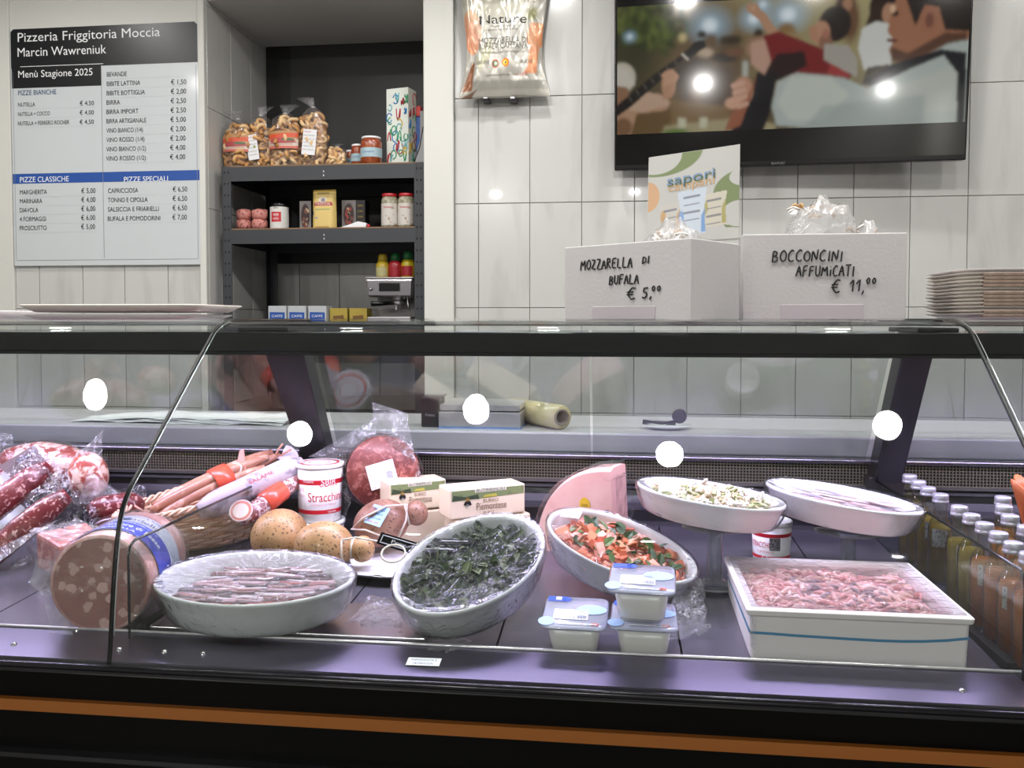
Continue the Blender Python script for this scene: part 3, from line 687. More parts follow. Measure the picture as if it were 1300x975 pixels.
cv.ell(.40, .235, .042, .030, 'b63c2f', .05); cv.ell(.40, .235, .032, .022, '4c7a55', .05); cv.ell(.40, .235, .015, .01, 'd9cfbf', .05)
cv.ell(.53, .238, .045, .031, 'dd7a1e', .05); cv.ell(.53, .238, .028, .019, 'e9b52c', .05); cv.ell(.53, .238, .013, .009, '2a2a22', .05)
def bagpt(u, v, front=True):
    wv = 1 - .17 * sin(min(1, max(0, (v - .02) / .62)) * pi * .9) ** 1.0 * (1 if v < .7 else 1)
    if v > .5: wv = .86 + (v - .5) * .42
    x = (u - .5) * bwid * wv; th = .038 * (sin(pi * u) ** .6) * (sin(pi * min(1, max(0, v))) ** .5)
    wr = (noise.noise(Vector((u * 5, v * 3, 1.7))) * .012 + abs(noise.noise(Vector((u * 9, v * 7, 4)))) * .008) * min(1, sin(pi * v) * 3) * min(1, sin(pi * u) * 4)
    return Vector((x, (-th - wr) if front else th * .3, v * bhei))
painted('bag_print', cv, lambda u, v: bagpt(u, v), mat('bag_foil', rough=.25, metal=.25, vcol=True, coat=.3), bag)
MB().grid(lambda u, v: bagpt(u, v, False), 10, 14, sm=True).build('bag_back', mat('foil_back', 'a8a59c', .4, .4), bag)
bf = lambda x, y: bagpt(min(1, max(0, x / .86 / bwid + .5)), y / bhei) + Vector((0, -.0012, 0))
tb = MB(); s_ = bhei
tb.text('Nature', .046, bf, 1, 'c', .17, 0, .515 * s_, ); tb.text('FRUTTI DI PASTA', .010, bf, 2, 'c', .09, 0, .485 * s_); tb.text('PRODOTTO CON LATTE', .009, bf, 2, 'c', .11, 0, .462 * s_)
tb.text('MOZZARELLA DI', .030, bf, 2, 'c', .185, 0, .375 * s_); tb.text('BUFALA CAMPANA', .030, bf, 2, 'c', .185, 0, .335 * s_); tb.text('CON MOZZARELLA DI BUFALA CAMPANA D.O.P', .009, bf, 2, 'c', .165, 0, .305 * s_)
for yy in (.243, .23): tb.text('PRODOTTO', .008, bf, 2, 'c', .045, -.075, yy * s_); tb.text('ARTIGIANO', .008, bf, 2, 'c', .045, .085, yy * s_)
tb.text('CONFEZIONATO PER VOI', .009, bf, 2, 'c', .10, -.01, .145 * s_); tb.text('1 ,15 E', .013, bf, 3, 'c', .035, .065, .143 * s_)
tb.build('bag_lettering', [ink, mat('soft_black', '26221f', .5), mat('bag_grey_ink', '6c675e', .5), red_ink], bag, kind='stuff')
for x in (618, 652):
    c = aty(x, 127, 3.17); t = thing('wall_clip', 'small black clip on the tiles under the hanging snack bag, ' + ('left one' if x == 618 else 'right one'), 'clip', (c.x, 3.192, c.z - .005), 0, 'clips under the snack bag')
    MB().box((0, -.03, 0), (.028, .06, .012)).box((0, -.056, .008), (.026, .006, .02)).build('clip_body', black_gloss, t, .003); MB().box((0, -.0605, .006), (.014, .002, .010)).build('clip_badge', steel, t)

# ================================================================== SHELF RACK IN THE ALCOVE
SX0, SX1, SY0, SY1 = -1.545, -.728, 3.235, 3.70
rack_m = mat('rack_charcoal', '3d3f43', .42, .3, bump=(80, .06)); rack = thing('shelf_rack', 'charcoal metal shelving rack with perforated posts standing in the alcove', 'shelf rack', ((SX0 + SX1) / 2, (SY0 + SY1) / 2, 0))
sz = [aty(400, 208, SY0).z, aty(400, 288.5, SY0).z, 1.292, .90, .45]
rp = lambda mb, n, m, **k: mb.build(n, m, rack, world=True, **k)
hole_m = mat('hole_dark', '050506', .8)
for (x, y, s1, s2) in ((SX0, SY0, 1, 1), (SX1, SY0, -1, 1), (SX0, SY1, 1, -1), (SX1, SY1, -1, -1)):
    mb = MB(); x1 = x + s1 * .038; mb.bb(min(x, x1), max(x, x1), min(y, y + s2 * .003), max(y, y + s2 * .003), 0, sz[0] - .004); mb.bb(min(x, x + s1 * .003), max(x, x + s1 * .003), min(y, y + s2 * .038), max(y, y + s2 * .038), 0, sz[0] - .004)
    po = rp(mb, 'post', rack_m)
    if s2 > 0:
        hb = MB()
        for k in range(26):
            z = sz[0] - .03 - k * .045
            for dx in (.012, .027): hb.bb(x + s1 * dx - .0025, x + s1 * dx + .0025, y - .0006, y + .0001, z, z + .008)
        hb.build('post_holes', hole_m, po, world=True, kind='stuff')
for z in sz:
    rp(MB().bb(SX0 + .003, SX1 - .003, SY0 + .004, SY1 - .003, z - .008, z - .001).bb(SX0 + .02, SX1 - .02, SY0 + .002, SY0 + .006, z - .009, z - .001, 1), 'shelf_board', [rack_m, mat('board_edge', '8a6a4c', .7)])
    rp(MB().bb(SX0 + .03, SX1 - .03, SY0 - .001, SY0 + .004, z - .062, z - .006), 'shelf_beam', rack_m)
    rp(MB().bb(SX0 + .003, SX1 - .003, SY1 - .006, SY1 - .002, z - .062, z - .006), 'shelf_beam', rack_m)
    for x in (SX0 + .004, SX1 - .008): rp(MB().bb(x, x + .004, SY0, SY1, z - .06, z - .008), 'side_beam', rack_m)
    cx = (SX0 + SX1) / 2 + .01
    rp(MB().box((cx, SY0 - .0015, z - .03), (.004, .002, .007)).box((cx, SY0 - .0015, z - .045), (.004, .002, .007)), 'beam_rivet', steel)
def shelf_at(px, k, dy=.06):
    """a spot on shelf k under image column px, dy behind its front"""
    c = aty(px, 300, SY0 + dy); return Vector((c.x, SY0 + dy, sz[k] - .001))

# ---- bags of taralli
tar_m = [mat('tarallo_gold', 'd8a66c', .6, bump=(150, .2)), mat('tarallo_pale', 'e8c494', .6, bump=(150, .2)), mat('tarallo_brown', 'bd8850', .6, bump=(150, .2))]
bagclear = filmmat('clear_bag', .03, .35, 40, gain=1.4)
def tarallo(mb, c, r, rng):
    M_ = Euler((rng.uniform(-.9, .9) + pi / 2 * rng.choice([0, 1, 1]), rng.uniform(-.6, .6), rng.uniform(0, 6.3))).to_matrix(); n = 11
    k = rng.randrange(3); a0 = rng.uniform(0, .4)
    pts = [Vector(c) + M_ @ Vector((r * cos(2 * pi * i / n) * 1.1, r * sin(2 * pi * i / n) * .8, .004 * sin(4 * pi * i / n))) for i in range(n + 1)]
    mb.tube(pts, r * .42, 6, k, cap=False)
def taralli_bag(label, px, wpx, ytop, Y=.07, seed=1, sticker=None, print_=False, tiebend=.0, rz=0):
    b = shelf_at(px, 0, Y); s = 1 / ppm(b.y, b.x); w = wpx * s; h = (208 - ytop) * s
    t = thing('taralli_bag', label, 'snack bag', b, rz, 'bags of taralli on the top shelf'); rng = random.Random(seed)
    body = h * .78
    def env(z): k = z / body; return (w / 2) * (1 - .10 * (1 - min(1, k * 4)) - .42 * max(0, k - .62) ** 1.0 * 1.6)
    mb = MB(); r = .0175; z = .012
    while z < body - .006:
        e = env(z) - .012
        for k in range(6):
            a = rng.uniform(0, 6.28); rr = rng.uniform(.2, 1) ** .5
            mb_c = Vector((cos(a) * e * rr, sin(a) * e * .62 * rr, z + rng.uniform(-.005, .005))); tarallo(mb, mb_c, r * rng.uniform(.85, 1.15), rng)
        z += .0155
    mb.build('taralli', tar_m, t, kind='stuff')
    rings = []; N = 14
    for k in range(N + 1):
        v = k / N
        if v < .72: z = v / .72 * body; rr = env(z) + .003; o = 0
        elif v < .84: z = body + (v - .72) / .12 * h * .09; rr = env(body) * (1 - (v - .72) / .12 * .72); o = 0
        else: z = body + h * .09 + (v - .84) / .16 * h * .13; rr = w * (.07 + (v - .84) * 1.6); o = (v - .84) / .16 * tiebend
        rings.append((z, max(rr, .006), o))
    def f(u, v):
        z, rr, o = rings[round(v * N)]; a = 2 * pi * u; nz = noise.noise(Vector((cos(a) * 2.2, sin(a) * 2.2, z * 45 + seed * 7))) * .006
        fl = .62 if v < .8 else .35
        return Vector(((rr + nz) * cos(a) + o, (rr * fl + nz) * sin(a), z + .001))
    MB().grid(f, 26, N, 0, True, True).build('bag_film', bagclear, t)
    zt = body + h * .09; MB().tube([(cos(a) * .008, sin(a) * .008, zt) for a in np.linspace(0, 2 * pi, 9)], .0022, 5).build('bag_tie', mat('tie_white', 'd8d8d6', .5), t)
    e = w * .31 + .004
    if sticker:
        cx, cz, sw, sh, ro = sticker; R_ = Euler((0, ro, 0)).to_matrix(); ex = R_ @ Vector((1, 0, 0)); ez = R_ @ Vector((0, 0, 1)); O = Vector((cx * w, -e - .006, cz * h))
        fn = plane_fn(O, ex, ez); q_ = [fn(-sw / 2, -sh / 2), fn(sw / 2, -sh / 2), fn(sw / 2, sh / 2), fn(-sw / 2, sh / 2)]
        MB().prism(q_, (0, .0008, 0)).build('paper_label', paper, t); l2 = plane_fn(O + Vector((0, -.0005, 0)), ex, ez); tb = MB()
        for i, s2 in enumerate(('INGREDIENTI', 'FARINA DI GRANO TENERO', 'OLIO, VINO BIANCO, SALE', 'PESO NETTO 500 g', 'CONSERVARE IN LUOGO', 'FRESCO E ASCIUTTO')):
            tb.text(s2, .006, l2, 0 if i else 1, 'l', sw * (.5 if i in (0, 3) else .8), -sw * .42, sh * (.38 - i * .14))
        tb.add([l2(sw * .1, -.004), l2(sw * .28, -.004), l2(sw * .28, .006), l2(sw * .1, .006)], [(0, 1, 2, 3)], 2); tb.build('label_print', [grey_ink, red_ink, mat('olive_ink', '8a9a3a', .5)], t)
    if print_:
        cvp = Canvas(60, 60, 'b98a5a'); cvp.poly([(0, .55), (1, .66), (1, .9), (0, .8)], 'd9532f'); cvp.poly([(0, 0), (1, .05), (1, .55), (0, .5)], 'dcc8b8'); cvp.ell(.5, .45, .4, .16, 'b5474a', .1); cvp.ell(.68, .5, .18, .07, '4c6a44', .1); cvp.poly([(0, 0), (1, 0), (1, .16), (0, .14)], 'cf6a5a')
        cvp.line([(.1, .3), (.9, .36)], .02, '8d3238'); cvp.line([(.1, .2), (.8, .25)], .015, '9d4a48')
        painted('printed_band', cvp, lambda u, v: Vector((sin((u - .5) * 2.2) * (w / 2 + .003), -cos((u - .5) * 2.2) * e - .0035, h * (.28 + .28 * v))), mat('band_print', rough=.35, vcol=True, coat=.3), t)
    return t
taralli_bag('clear taralli bag with red printed band, leftmost on the top shelf', 304, 37, 136, .08, 1, None, True, -.02)
taralli_bag('clear taralli bag with white label tilted left, second from the left', 333, 35, 130, .10, 2, (-.16, .33, .045, .10, radians(-8)), False, .02)
taralli_bag('tall clear taralli bag with red printed band in the middle of the row', 364, 41, 130, .07, 3, None, True, .02)
taralli_bag('tallest clear taralli bag with white label tilted right', 399, 35, 121, .08, 4, (-.02, .34, .055, .10, radians(6)), False, -.035)
b_ = taralli_bag('small slumped taralli bag beside the sauce jars', 429, 28, 178, .10, 5, None, False, .0)

# ---- jars
def jar(name, label, group, pos, r, h, lidm, bodym, band=None, lid_h=.012, lines=(), bandm=None, cat='jar'):
    t = thing(name, label, cat, pos, 0, group)
    MB().lathe([(0, 0), (r * .9, 0), (r, .004), (r, h * .78), (r * .97, h * .84), (r * .82, h - lid_h), (0, h - lid_h)], 24).build('jar_body', bodym, t)
    MB().lathe([(0, h - lid_h), (r * .88, h - lid_h), (r * .9, h - lid_h + .001), (r * .9, h - .001), (r * .86, h), (0, h)], 24).build('lid', lidm, t)
    if band:
        z0, z1 = band; mb = MB().grid(lambda u, v: Vector((cos(-pi / 2 + (u - .5) * 4.2) * (r + .0006), sin(-pi / 2 + (u - .5) * 4.2) * (r + .0006), h * (z0 + (z1 - z0) * v))), 20, 1)
        lb = mb.build('jar_label', bandm or paper, t)
        if lines:
            tb = MB(); cf = cyl_fn(r, 0, eps=.0012)
            for s2, sz_, z, wd, m in lines: tb.text(s2, sz_, cf, m, 'c', wd, 0, h * z)
            tb.build('jar_lettering', [ink, red_ink, blue_ink], lb)
    return t
sauce = mat('sauce_red', '8e3416', .25, var=(60, 'a8582a', .4, .65), coat=.6)
sky_band = mat('pale_blue_label', 'a9c3cc', .5)
for px, wp, yt, lab, dy in ((445.5, 12, 183, 'small jar of red sauce, smallest at the left of three', .16), (455, 17, 179, 'middle sized jar of red sauce with pale blue label', .11), (472, 27, 173, 'largest jar of red sauce with white lid beside the patterned box', .06)):
    c = shelf_at(px, 0, dy); s = 1 / ppm(c.y, c.x); jar('sauce_jar', lab, 'red sauce jars on the top shelf', c + Vector((0, 0, .001)), wp / 2 * s, (208 - yt) * s, plastic_w, sauce, (.25, .58), .008, (('SUGO', .008, .4, wp * s * .5, 2),), sky_band)
# ---- patterned carton
c = shelf_at(505, 0, .09); s = 1 / ppm(c.y, c.x)
box = thing('patterned_carton', 'tall white carton with colourful scribble pattern on the top shelf', 'carton', c, radians(-14))
W2, H2 = 31 * s, 98 * s
MB().bb(-W2 / 2, W2 / 2, 0, .07, 0, H2).build('carton_body', mat('carton_white', 'e4e8e0', .5), box, .002)
rng = random.Random(9); mb = MB(); cols = ['b9303a', '2f9a62', '2c7ec0', 'a02c34', '2f9a62', 'd0b23a', '6fb8c0']
for k in range(44):
    face = k % 3 == 2; cx = rng.uniform(-.42, .42) * (W2 if not face else .06); cz = rng.uniform(.05, .95) * H2; r = rng.uniform(.008, .016); m = rng.randrange(7); ph = rng.uniform(0, 6.28); kk = rng.choice([1, 1, 2])
    pts = [(cx + r * cos(t_ + ph) * (1 if kk == 1 else .6), cz + r * 1.5 * sin(t_ * kk + ph)) for t_ in np.linspace(0, rng.uniform(3.5, 6.2), 12)]
    lim = W2 / 2 - .002 if not face else .033
    pts = [(max(-lim, min(lim, a)), max(.004, min(H2 - .004, b))) for a, b in pts]
    mb.tube([((a, -.0004, b) if not face else (W2 / 2 + .0004, a + .035, b)) for a, b in pts], .0023, 4, m)
mb.build('scribble_print', [mat('scribble_' + n_, h_, .5) for n_, h_ in zip(('crimson', 'green', 'blue', 'maroon', 'leaf', 'yellow', 'aqua'), cols)], box)
# ---- blue pack with red cap behind it
c = shelf_at(532, 0, .17); t = thing('blue_pack', 'blue and grey pack with red cap, half hidden behind the patterned carton', 'pack', c)
MB().box((0, 0, 33 * s), (13 * s, .05, 66 * s)).build('pack_body', mat('pack_blue', '2459a8', .4), t, .003); MB().box((-.002, -.001, 73 * s), (10 * s, .045, 13 * s)).build('red_cap', mat('cap_red', 'd2231f', .4), t, .002)
MB().box((6 * s, -.002, 36 * s), (5 * s, .05, 74 * s)).build('grey_side', mat('pack_grey', '9a9a9c', .5), t, .002)
# ---- tilted tray leaning at the right end
t = thing('leaning_tray', 'thin grey tray leaning at the right end of the top shelf', 'tray', shelf_at(533, 0, .03))
MB().prism([(-.022, 0, 0), (.018, 0, .002), (.018, 0, .14), (.013, 0, .13)], (0, .006, 0)).build('tray_sheet', mat('pack_grey', '9a9a9c', .5), t); MB().tube([(-.022, -.001, .002), (.0, -.001, .06), (.015, -.001, .14)], .0018, 5).build('tray_edge', black_matt, t)

# ---- second shelf
s = 1 / ppm(3.3, -1.2)
pk = mat('pink_print', 'c9837a', .5, var=(70, '7c3d38', .56, .62))
for px, lab in ((310, 'pink printed round pack, left of the pair on the middle shelf'), (330, 'pink printed round pack, right of the pair beside the black-lidded jar')):
    c = shelf_at(px, 1, .07); t = thing('pink_pack', lab, 'pack', c, radians(px), 'pink packs on the middle shelf')
    for k, z in enumerate((0, 13 * s)): MB().lathe([(0, z), (8 * s, z + .001), (9.8 * s, z + .012), (9.8 * s, z + 11 * s), (8 * s, z + 13 * s), (0, z + 13 * s)], 12, jit=.03, seed=px + k).build('wrapped_roll', pk, t)
    MB().lathe([(0, 26.1 * s), (4 * s, 26.4 * s), (3 * s, 27 * s), (0, 27 * s)], 10).build('pack_knot', pk, t)
c = shelf_at(355, 1, .08); jar('white_label_jar', 'white labelled jar with black lid and red square on the middle shelf', None, c + Vector((0, 0, .001)), 11.5 * s, 33 * s, black_gloss, mat('jar_green', '2d3a2c', .2, coat=.5), (0.02, .86), .014,
    (('CREMA DI', .010, .78, .02, 0),), mat('jar_label_white', 'dcdad6', .5))
t = bpy.data.objects['white_label_jar']; MB().grid(lambda u, v: Vector((cos(-pi / 2 + (u - .5) * 1.1) * (11.5 * s + .0014), sin(-pi / 2 + (u - .5) * 1.1) * (11.5 * s + .0014), 33 * s * (.28 + .38 * v))), 8, 1).build('red_square', red_ink, t)
MB().text('PEPE', .014, cyl_fn(11.5 * s, 0, eps=.002), 0, 'c', .022, 0, 33 * s * .5).text('NERO', .012, cyl_fn(11.5 * s, 0, eps=.002), 0, 'c', .022, 0, 33 * s * .36).build('square_lettering', mat('ink_white', 'f4f5f6', .5), t)
def gift(px, wp, lab, side):
    c = shelf_at(px, 1, .13); t = thing('dark_carton', lab, 'carton', c, radians(4), 'dark picture cartons on the middle shelf'); w = wp * s; h = 39 * s
    MB().box((0, .04, h / 2), (w + side * s, .08, h)).build('carton_body', mat('carton_dark', '17120f', .45), t, .001)
    cvp = Canvas(36, 60, '8d8582'); cvp.ell(.5, .5, .36, .40, '3a1a18', .1); rg = random.Random(px)
    for k in range(16): cvp.ell(rg.uniform(.25, .75), rg.uniform(.2, .75), .09, .06, rg.choice(['8a4a38', 'c79a6a', '5b2a22', 'a8382e', '2a1512', 'd8b890']), .2)
    cvp.ell(.5, .12, .07, .06, 'b03a34', .1)
    painted('carton_picture', cvp, lambda u, v: Vector((-(w + side * s) / 2 + w * u, -.001, h * (.01 + .98 * v))), vprint, t)
    if side:
        tb = MB(); fn = plane_fn((0, -.0012, 0), (1, 0, 0), (0, 0, 1))
        for k, z in enumerate((.78, .6, .42, .24)): tb.text('ROMA', .012, fn, 0, 'c', side * s * .55, (w) / 2, h * z)
        tb.build('carton_lettering', mat('gold_ink', 'a88a4a', .4, .5), t)
gift(388, 15, 'dark picture carton, left of the yellow bag', 0); gift(449, 18, 'dark picture carton with gilt panel, right of the yellow bag', 12)
c = shelf_at(412.5, 1, .07); t = thing('yellow_bag', 'flat yellow paper bag with red lettering in the middle of the shelf', 'bag', c, radians(-3)); w, h = 32 * s, 50 * s
cvp = Canvas(50, 76, 'd9bd72'); cvp.poly([(0, .93), (1, .93), (1, 1), (0, 1)], 'a88a3e'); cvp.poly([(.1, .58), (.9, .58), (.86, .67), (.14, .67)], 'a93040'); cvp.ell(.48, .73, .17, .07, 'd8d2c2', .1); cvp.ell(.5, .72, .09, .05, '8c7d86', .2); cvp.poly([(.05, .85), (.95, .85), (.95, .9), (.05, .9)], 'c5a85c'); cvp.poly([(.2, .48), (.8, .48), (.8, .5), (.2, .5)], '8d9a5a'); cvp.ell(.08, .4, .05, .04, '4a6a9a', .1); cvp.ell(.25, .28, .08, .015, '6a8ab0', .1); cvp.poly([(.2, .02), (.8, .02), (.75, .07), (.25, .07)], 'a88a3e')
def yb(u, v): return Vector(((u - .5) * w * (1 - .05 * v), -.028 * (1 - v) ** .4 * (1 - (2 * u - 1) ** 6), h * v))
painted('bag_print', cvp, yb, mat('paper_gloss', rough=.45, vcol=True), t); MB().grid(lambda u, v: Vector((yb(u, v).x, -yb(u, v).y, h * v)), 8, 8).build('bag_back', mat('bag_yellow', 'c9ab5e', .5), t)
tb = MB(); tb.text('PASTIFICIO', .011, lambda x, y: yb(x / w + .5, y / h) + Vector((0, -.0012, 0)), 0, 'c', w * .5, 0, h * .87).text('Nonna', .022, lambda x, y: yb(x / w + .5, y / h) + Vector((0, -.0014, 0)), 1, 'c', w * .62, 0, h * .595)
tb.build('bag_lettering', [ink, mat('pale_pink_ink', 'e9c9bd', .5)], t)
c = shelf_at(450, 1, .03); t = thing('paper_sachet', 'small white folded paper sachet lying at the shelf front', 'sachet', c, radians(4))
MB().prism([(-20 * s, 0, 0), (14 * s, 0, .001), (15 * s, 0, 6 * s), (4 * s, 0, 8 * s), (-4 * s, 0, 5 * s)], (0, .04, 0)).build('sachet_body', paper, t, .001); MB().sphere((17 * s, .01, .008), .007).build('sachet_seal', red_ink, t)
pj = mat('pickle_glass', 'b9b3a0', .2, var=(60, '8e8a70', .4, .6), coat=.6)
for px, lab in ((495, 'red-lidded jar with picture label, left of the pair'), (516, 'red-lidded jar with picture label, right of the pair against the post')):
    c = shelf_at(px, 1, .06); t = jar('pickle_jar', lab, 'red-lidded jars on the middle shelf', c + Vector((0, 0, .001)), 10.5 * s, 42 * s, mat('lid_red', 'b5202a', .35, coat=.3), pj, (.06, .70), .012, (('Sottaceti', .012, .56, .035, 1),), mat('pickle_label', 'cfc9c2', .5, var=(45, '9c7a58', .58, .66)))

# ---- bottom visible shelf: coffee machine, squeeze bottles, small boxes
c = aty(495, 400, 3.30); cm = thing('coffee_machine', 'stainless espresso machine on the lower shelf of the rack', 'coffee machine', (c.x, 3.30, sz[2]), radians(3)); s = 1 / ppm(3.28, c.x)
zt = aty(495, 353, 3.3).z - sz[2]; zb_ = aty(495, 377, 3.3).z - sz[2]
MB().add([(-29 * s, 0, zb_), (29 * s, 0, zb_ - .002), (29 * s, .22, zb_), (-29 * s, .22, zb_), (-31 * s, -.01, zt - .003), (31 * s, -.01, zt - .003), (31 * s, .22, zt - .003), (-31 * s, .22, zt - .003)],
         [(3, 2, 1, 0), (4, 5, 6, 7), (0, 1, 5, 4), (1, 2, 6, 5), (2, 3, 7, 6), (3, 0, 4, 7)]).build('machine_head', steel, cm, .008)
MB().bb(-31 * s, 31 * s, -.012, .22, zt - .002, zt + .003).build('cup_tray', steel, cm, .001)
MB().bb(-13 * s, 13 * s, -.016, -.006, zb_ + .022, zt - .02).build('display_window', black_gloss, cm, .002)
MB().bb(-25 * s, 25 * s, .12, .22, 0, zb_).build('machine_back', mat('machine_grey', '6f6d6c', .4, .6), cm); MB().bb(-28 * s, 28 * s, -.02, .22, 0, .02).build('drip_tray', steel, cm, .003)
MB().lathe([(0, 0), (9 * s, 0), (9 * s, -.012), (0, -.012)][::-1], 16, o=(8 * s, .05, zb_)).build('brew_head', steel, cm)
MB().lathe([(.0, 0), (9.5 * s, 0), (9.5 * s, .012), (0, .012)], 16, o=(8 * s, .05, zb_ - .028)).build('portafilter', steel, cm)
hd = MB().tube([(4 * s, .03, zb_ - .024), (-8 * s, -.01, zb_ - .026), (-22 * s, -.03, zb_ - .027)], .008, 10, radii=[.006, .009, .011]).build('portafilter_handle', black_gloss, cm)
MB().tube([(22 * s, .0, zb_ + .0), (24 * s, -.01, zb_ - .03), (26 * s, -.012, zb_ - .055)], .003, 8).build('steam_wand', steel, cm); MB().sphere((-24 * s, -.012, zb_ + .03), .007).build('knob', steel, cm); MB().sphere((19 * s, -.004, zb_ - .008), .012).build('steam_knob', black_gloss, cm)
MB().box((5 * s, .05, zb_ - .04), (.006, .006, .02)).build('spout', steel, cm)
def squeeze(px, ytop, hexb, hexc, label, rr=8.5):
    z = sz[2] + zt + .004; b = aty(px, 350, 3.37); s2 = 1 / ppm(3.37, b.x); h = (353 - ytop) * s2; r = rr * s2
    t = thing('sauce_bottle', label, 'sauce bottle', (b.x, 3.37, z), 0, 'squeeze bottles on the coffee machine')
    MB().lathe([(0, 0), (r * .95, 0), (r, .004), (r, h * .55), (r * .8, h * .68), (r * .5, h * .72), (0, h * .72)], 18).build('bottle_body', mat('bottle_' + hexb, hexb, .35, coat=.3), t)
    MB().lathe([(0, h * .66), (r * .72, h * .66), (r * .70, h * .9), (r * .5, h), (0, h)], 14).build('bottle_cap', mat('cap_' + hexc, hexc, .4), t)
    MB().grid(lambda u, v: Vector((cos(-pi / 2 + (u - .5) * 1.9) * (r + .0006), sin(-pi / 2 + (u - .5) * 1.9) * (r + .0006), h * (.06 + .38 * v))), 8, 1).build('bottle_label', mat('label_' + hexc, 'cfc890' if hexb[0] == 'c' or hexb[0] == 'd' else hexb, .5), t)
squeeze(486, 323, 'd2b332', 'd8bc3a', 'yellow squeeze bottle with yellow cap on the coffee machine'); squeeze(502, 322, 'b02430', '1d6b3a', 'red squeeze bottle with green cap, middle of three'); squeeze(518, 320, 'd0bb20', '1d6b3a', 'yellow squeeze bottle with green cap beside the post')
for px, lab in ((351, 'first'), (376, 'second'), (402, 'third')):
    c = shelf_at(px, 2, .07); s2 = 1 / ppm(c.y, c.x); zz = aty(px, 388, c.y).z - sz[2]; w = 24 * s2
    t = thing('coffee_box', 'small white and blue coffee box on the lower shelf, %s from the left' % lab, 'box', c, radians(-2), 'blue and white boxes on the lower shelf')
    MB().bb(-w / 2, w / 2, 0, .07, 0, zz).build('box_body', mat('box_white', 'b9bcc0', .5), t, .001); fn = plane_fn((0, -.0006, 0), (1, 0, 0), (0, 0, 1))
    MB().add([fn(-w * .42, .004), fn(w * .42, .004), fn(w * .42, zz * .6), fn(-w * .42, zz * .62)], [(0, 1, 2, 3)]).build('blue_panel', blue_ink, t)
    MB().text('CAFFE', .014, plane_fn((0, -.0012, 0), (1, 0, 0), (0, 0, 1)), 0, 'c', w * .6, 0, zz * .3).build('box_lettering', paper, t)
for px, lab in ((429, 'left'), (454, 'right')):
    c = shelf_at(px, 2, .09); s2 = 1 / ppm(c.y, c.x); zz = aty(px, 391, c.y).z - sz[2]; w = 23 * s2
    t = thing('tea_box', 'small yellow tea box on the lower shelf, %s one of two' % lab, 'box', c, 0, 'yellow boxes on the lower shelf')
    MB().bb(-w / 2, w / 2, 0, .07, 0, zz).build('box_body', mat('box_yellow', 'a8923a', .5), t, .001); MB().add([(-w * .3, -.001, .01), (w * .3, -.001, .012), (w * .3, -.001, zz * .5), (-w * .3, -.001, zz * .45)], [(0, 1, 2, 3)]).build('box_picture', mat('tea_brown', '6d4a22', .5), t)

# ================================================================== IN THE CASE
def crumple(corners, nu, nv, amp, seed, name='plastic_film', parent=None, m=None, world=True, freq=30, edge=True, bulge=(0, 0, 0)):
    """thin crinkled sheet over a four-cornered patch"""
    a, b, c, d = [Vector(x) for x in corners]; n = (b - a).cross(d - a).normalized(); B = Vector(bulge)
    def f(u, v):
        p = a * (1 - u) * (1 - v) + b * u * (1 - v) + c * u * v + d * (1 - u) * v
        w = abs(noise.noise(p * freq + Vector((seed, 0, 0)))) * 2 + noise.noise(p * freq * 2.7 + Vector((0, seed, 0))) * .6 + noise.noise(p * freq * 6 + Vector((0, seed, 0))) * .3
        e = noise.noise(p * freq * .8 + Vector((0, 0, seed))) * amp * 1.2
        return p + n * (w * amp) + B * (sin(pi * u) * sin(pi * v)) + (b - a).normalized() * e
    mb = MB().grid(f, nu, nv, sm=False); return mb.build(name, m or film_bag, parent, world=world)

def dish(name, label, base, a, b, h, rz, tilt, foot_lift=0, seed=1, wrap=True, tag_at=None, group='white oval serving dishes', tiltx=0):
    """white oval dish; base = point under its centre"""
    t = thing(name, label, 'serving dish', base, (0, 0, 0), group)
    R_ = Matrix.Rotation(radians(tilt), 3, 'X') @ Matrix.Rotation(radians(tiltx), 3, 'Y') @ Matrix.Rotation(rz, 3, 'Z')
    t.rotation_euler = R_.to_euler()
    # lowest point of the tilted foot rests on the base height
    low = min((R_ @ Vector((a * .82 * cos(q_), b * .82 * sin(q_), 0))).z for q_ in np.linspace(0, 6.28, 40)); t.location.z -= low - foot_lift
    P = [(0, .004), (.76, .004), (.80, 0), (.845, .002), (.88, h * .14), (.94, h * .6), (.975, h * .88), (1.0, h * .95), (1.0, h), (.985, h + .0025), (.955, h + .001), (.935, h * .9), (.90, h * .55), (.84, h * .2), (.76, .010), (.3, .008), (0, .008)]
    MB().lathe(P, 72, 0, a, b).build('dish_body', ceramic, t)
    if wrap:
        rng = random.Random(seed)
        PR = [(0, h - .003), (.25, h - .004), (.5, h - .003), (.72, h), (.9, h + .003), (1.0, h + .0055), (1.018, h + .001), (1.015, h * .85), (.985, h * .62), (.955, h * .4), (.92, h * .22), (.88, h * .08)]
        def f(u, v):
            r, z = PR[round(v * (len(PR) - 1))]; q_ = 2 * pi * u
            p = Vector((a * r * cos(q_), b * r * sin(q_), z)); nz = noise.noise(p * 60 + Vector((seed, 0, 0))) * .5 + noise.noise(p * 150 + Vector((seed, 3, 0))) * .5
            if v < .45: p.z += nz * .0022 * (1 if v > .02 else 0)
            else: k = 1 + (abs(nz) * .022 + .004) * (1 if v > .5 else .3); p.x *= k; p.y *= k; p.z += nz * .002
            return p
        MB().grid(f, 110, len(PR) - 1, 0, True, False, mf=lambda i, j: 1 if j >= 4 else 0).build('plastic_wrap', [film if seed != 3 else filmmat('crinkled_film', .07, .65, 30, strength=.8, gain=1.0), filmmat('skirt_film', .0, .0, 40, strength=1.0, gain=2.4, rough=.1)], t)
    t['a'] = a
    return t, R_
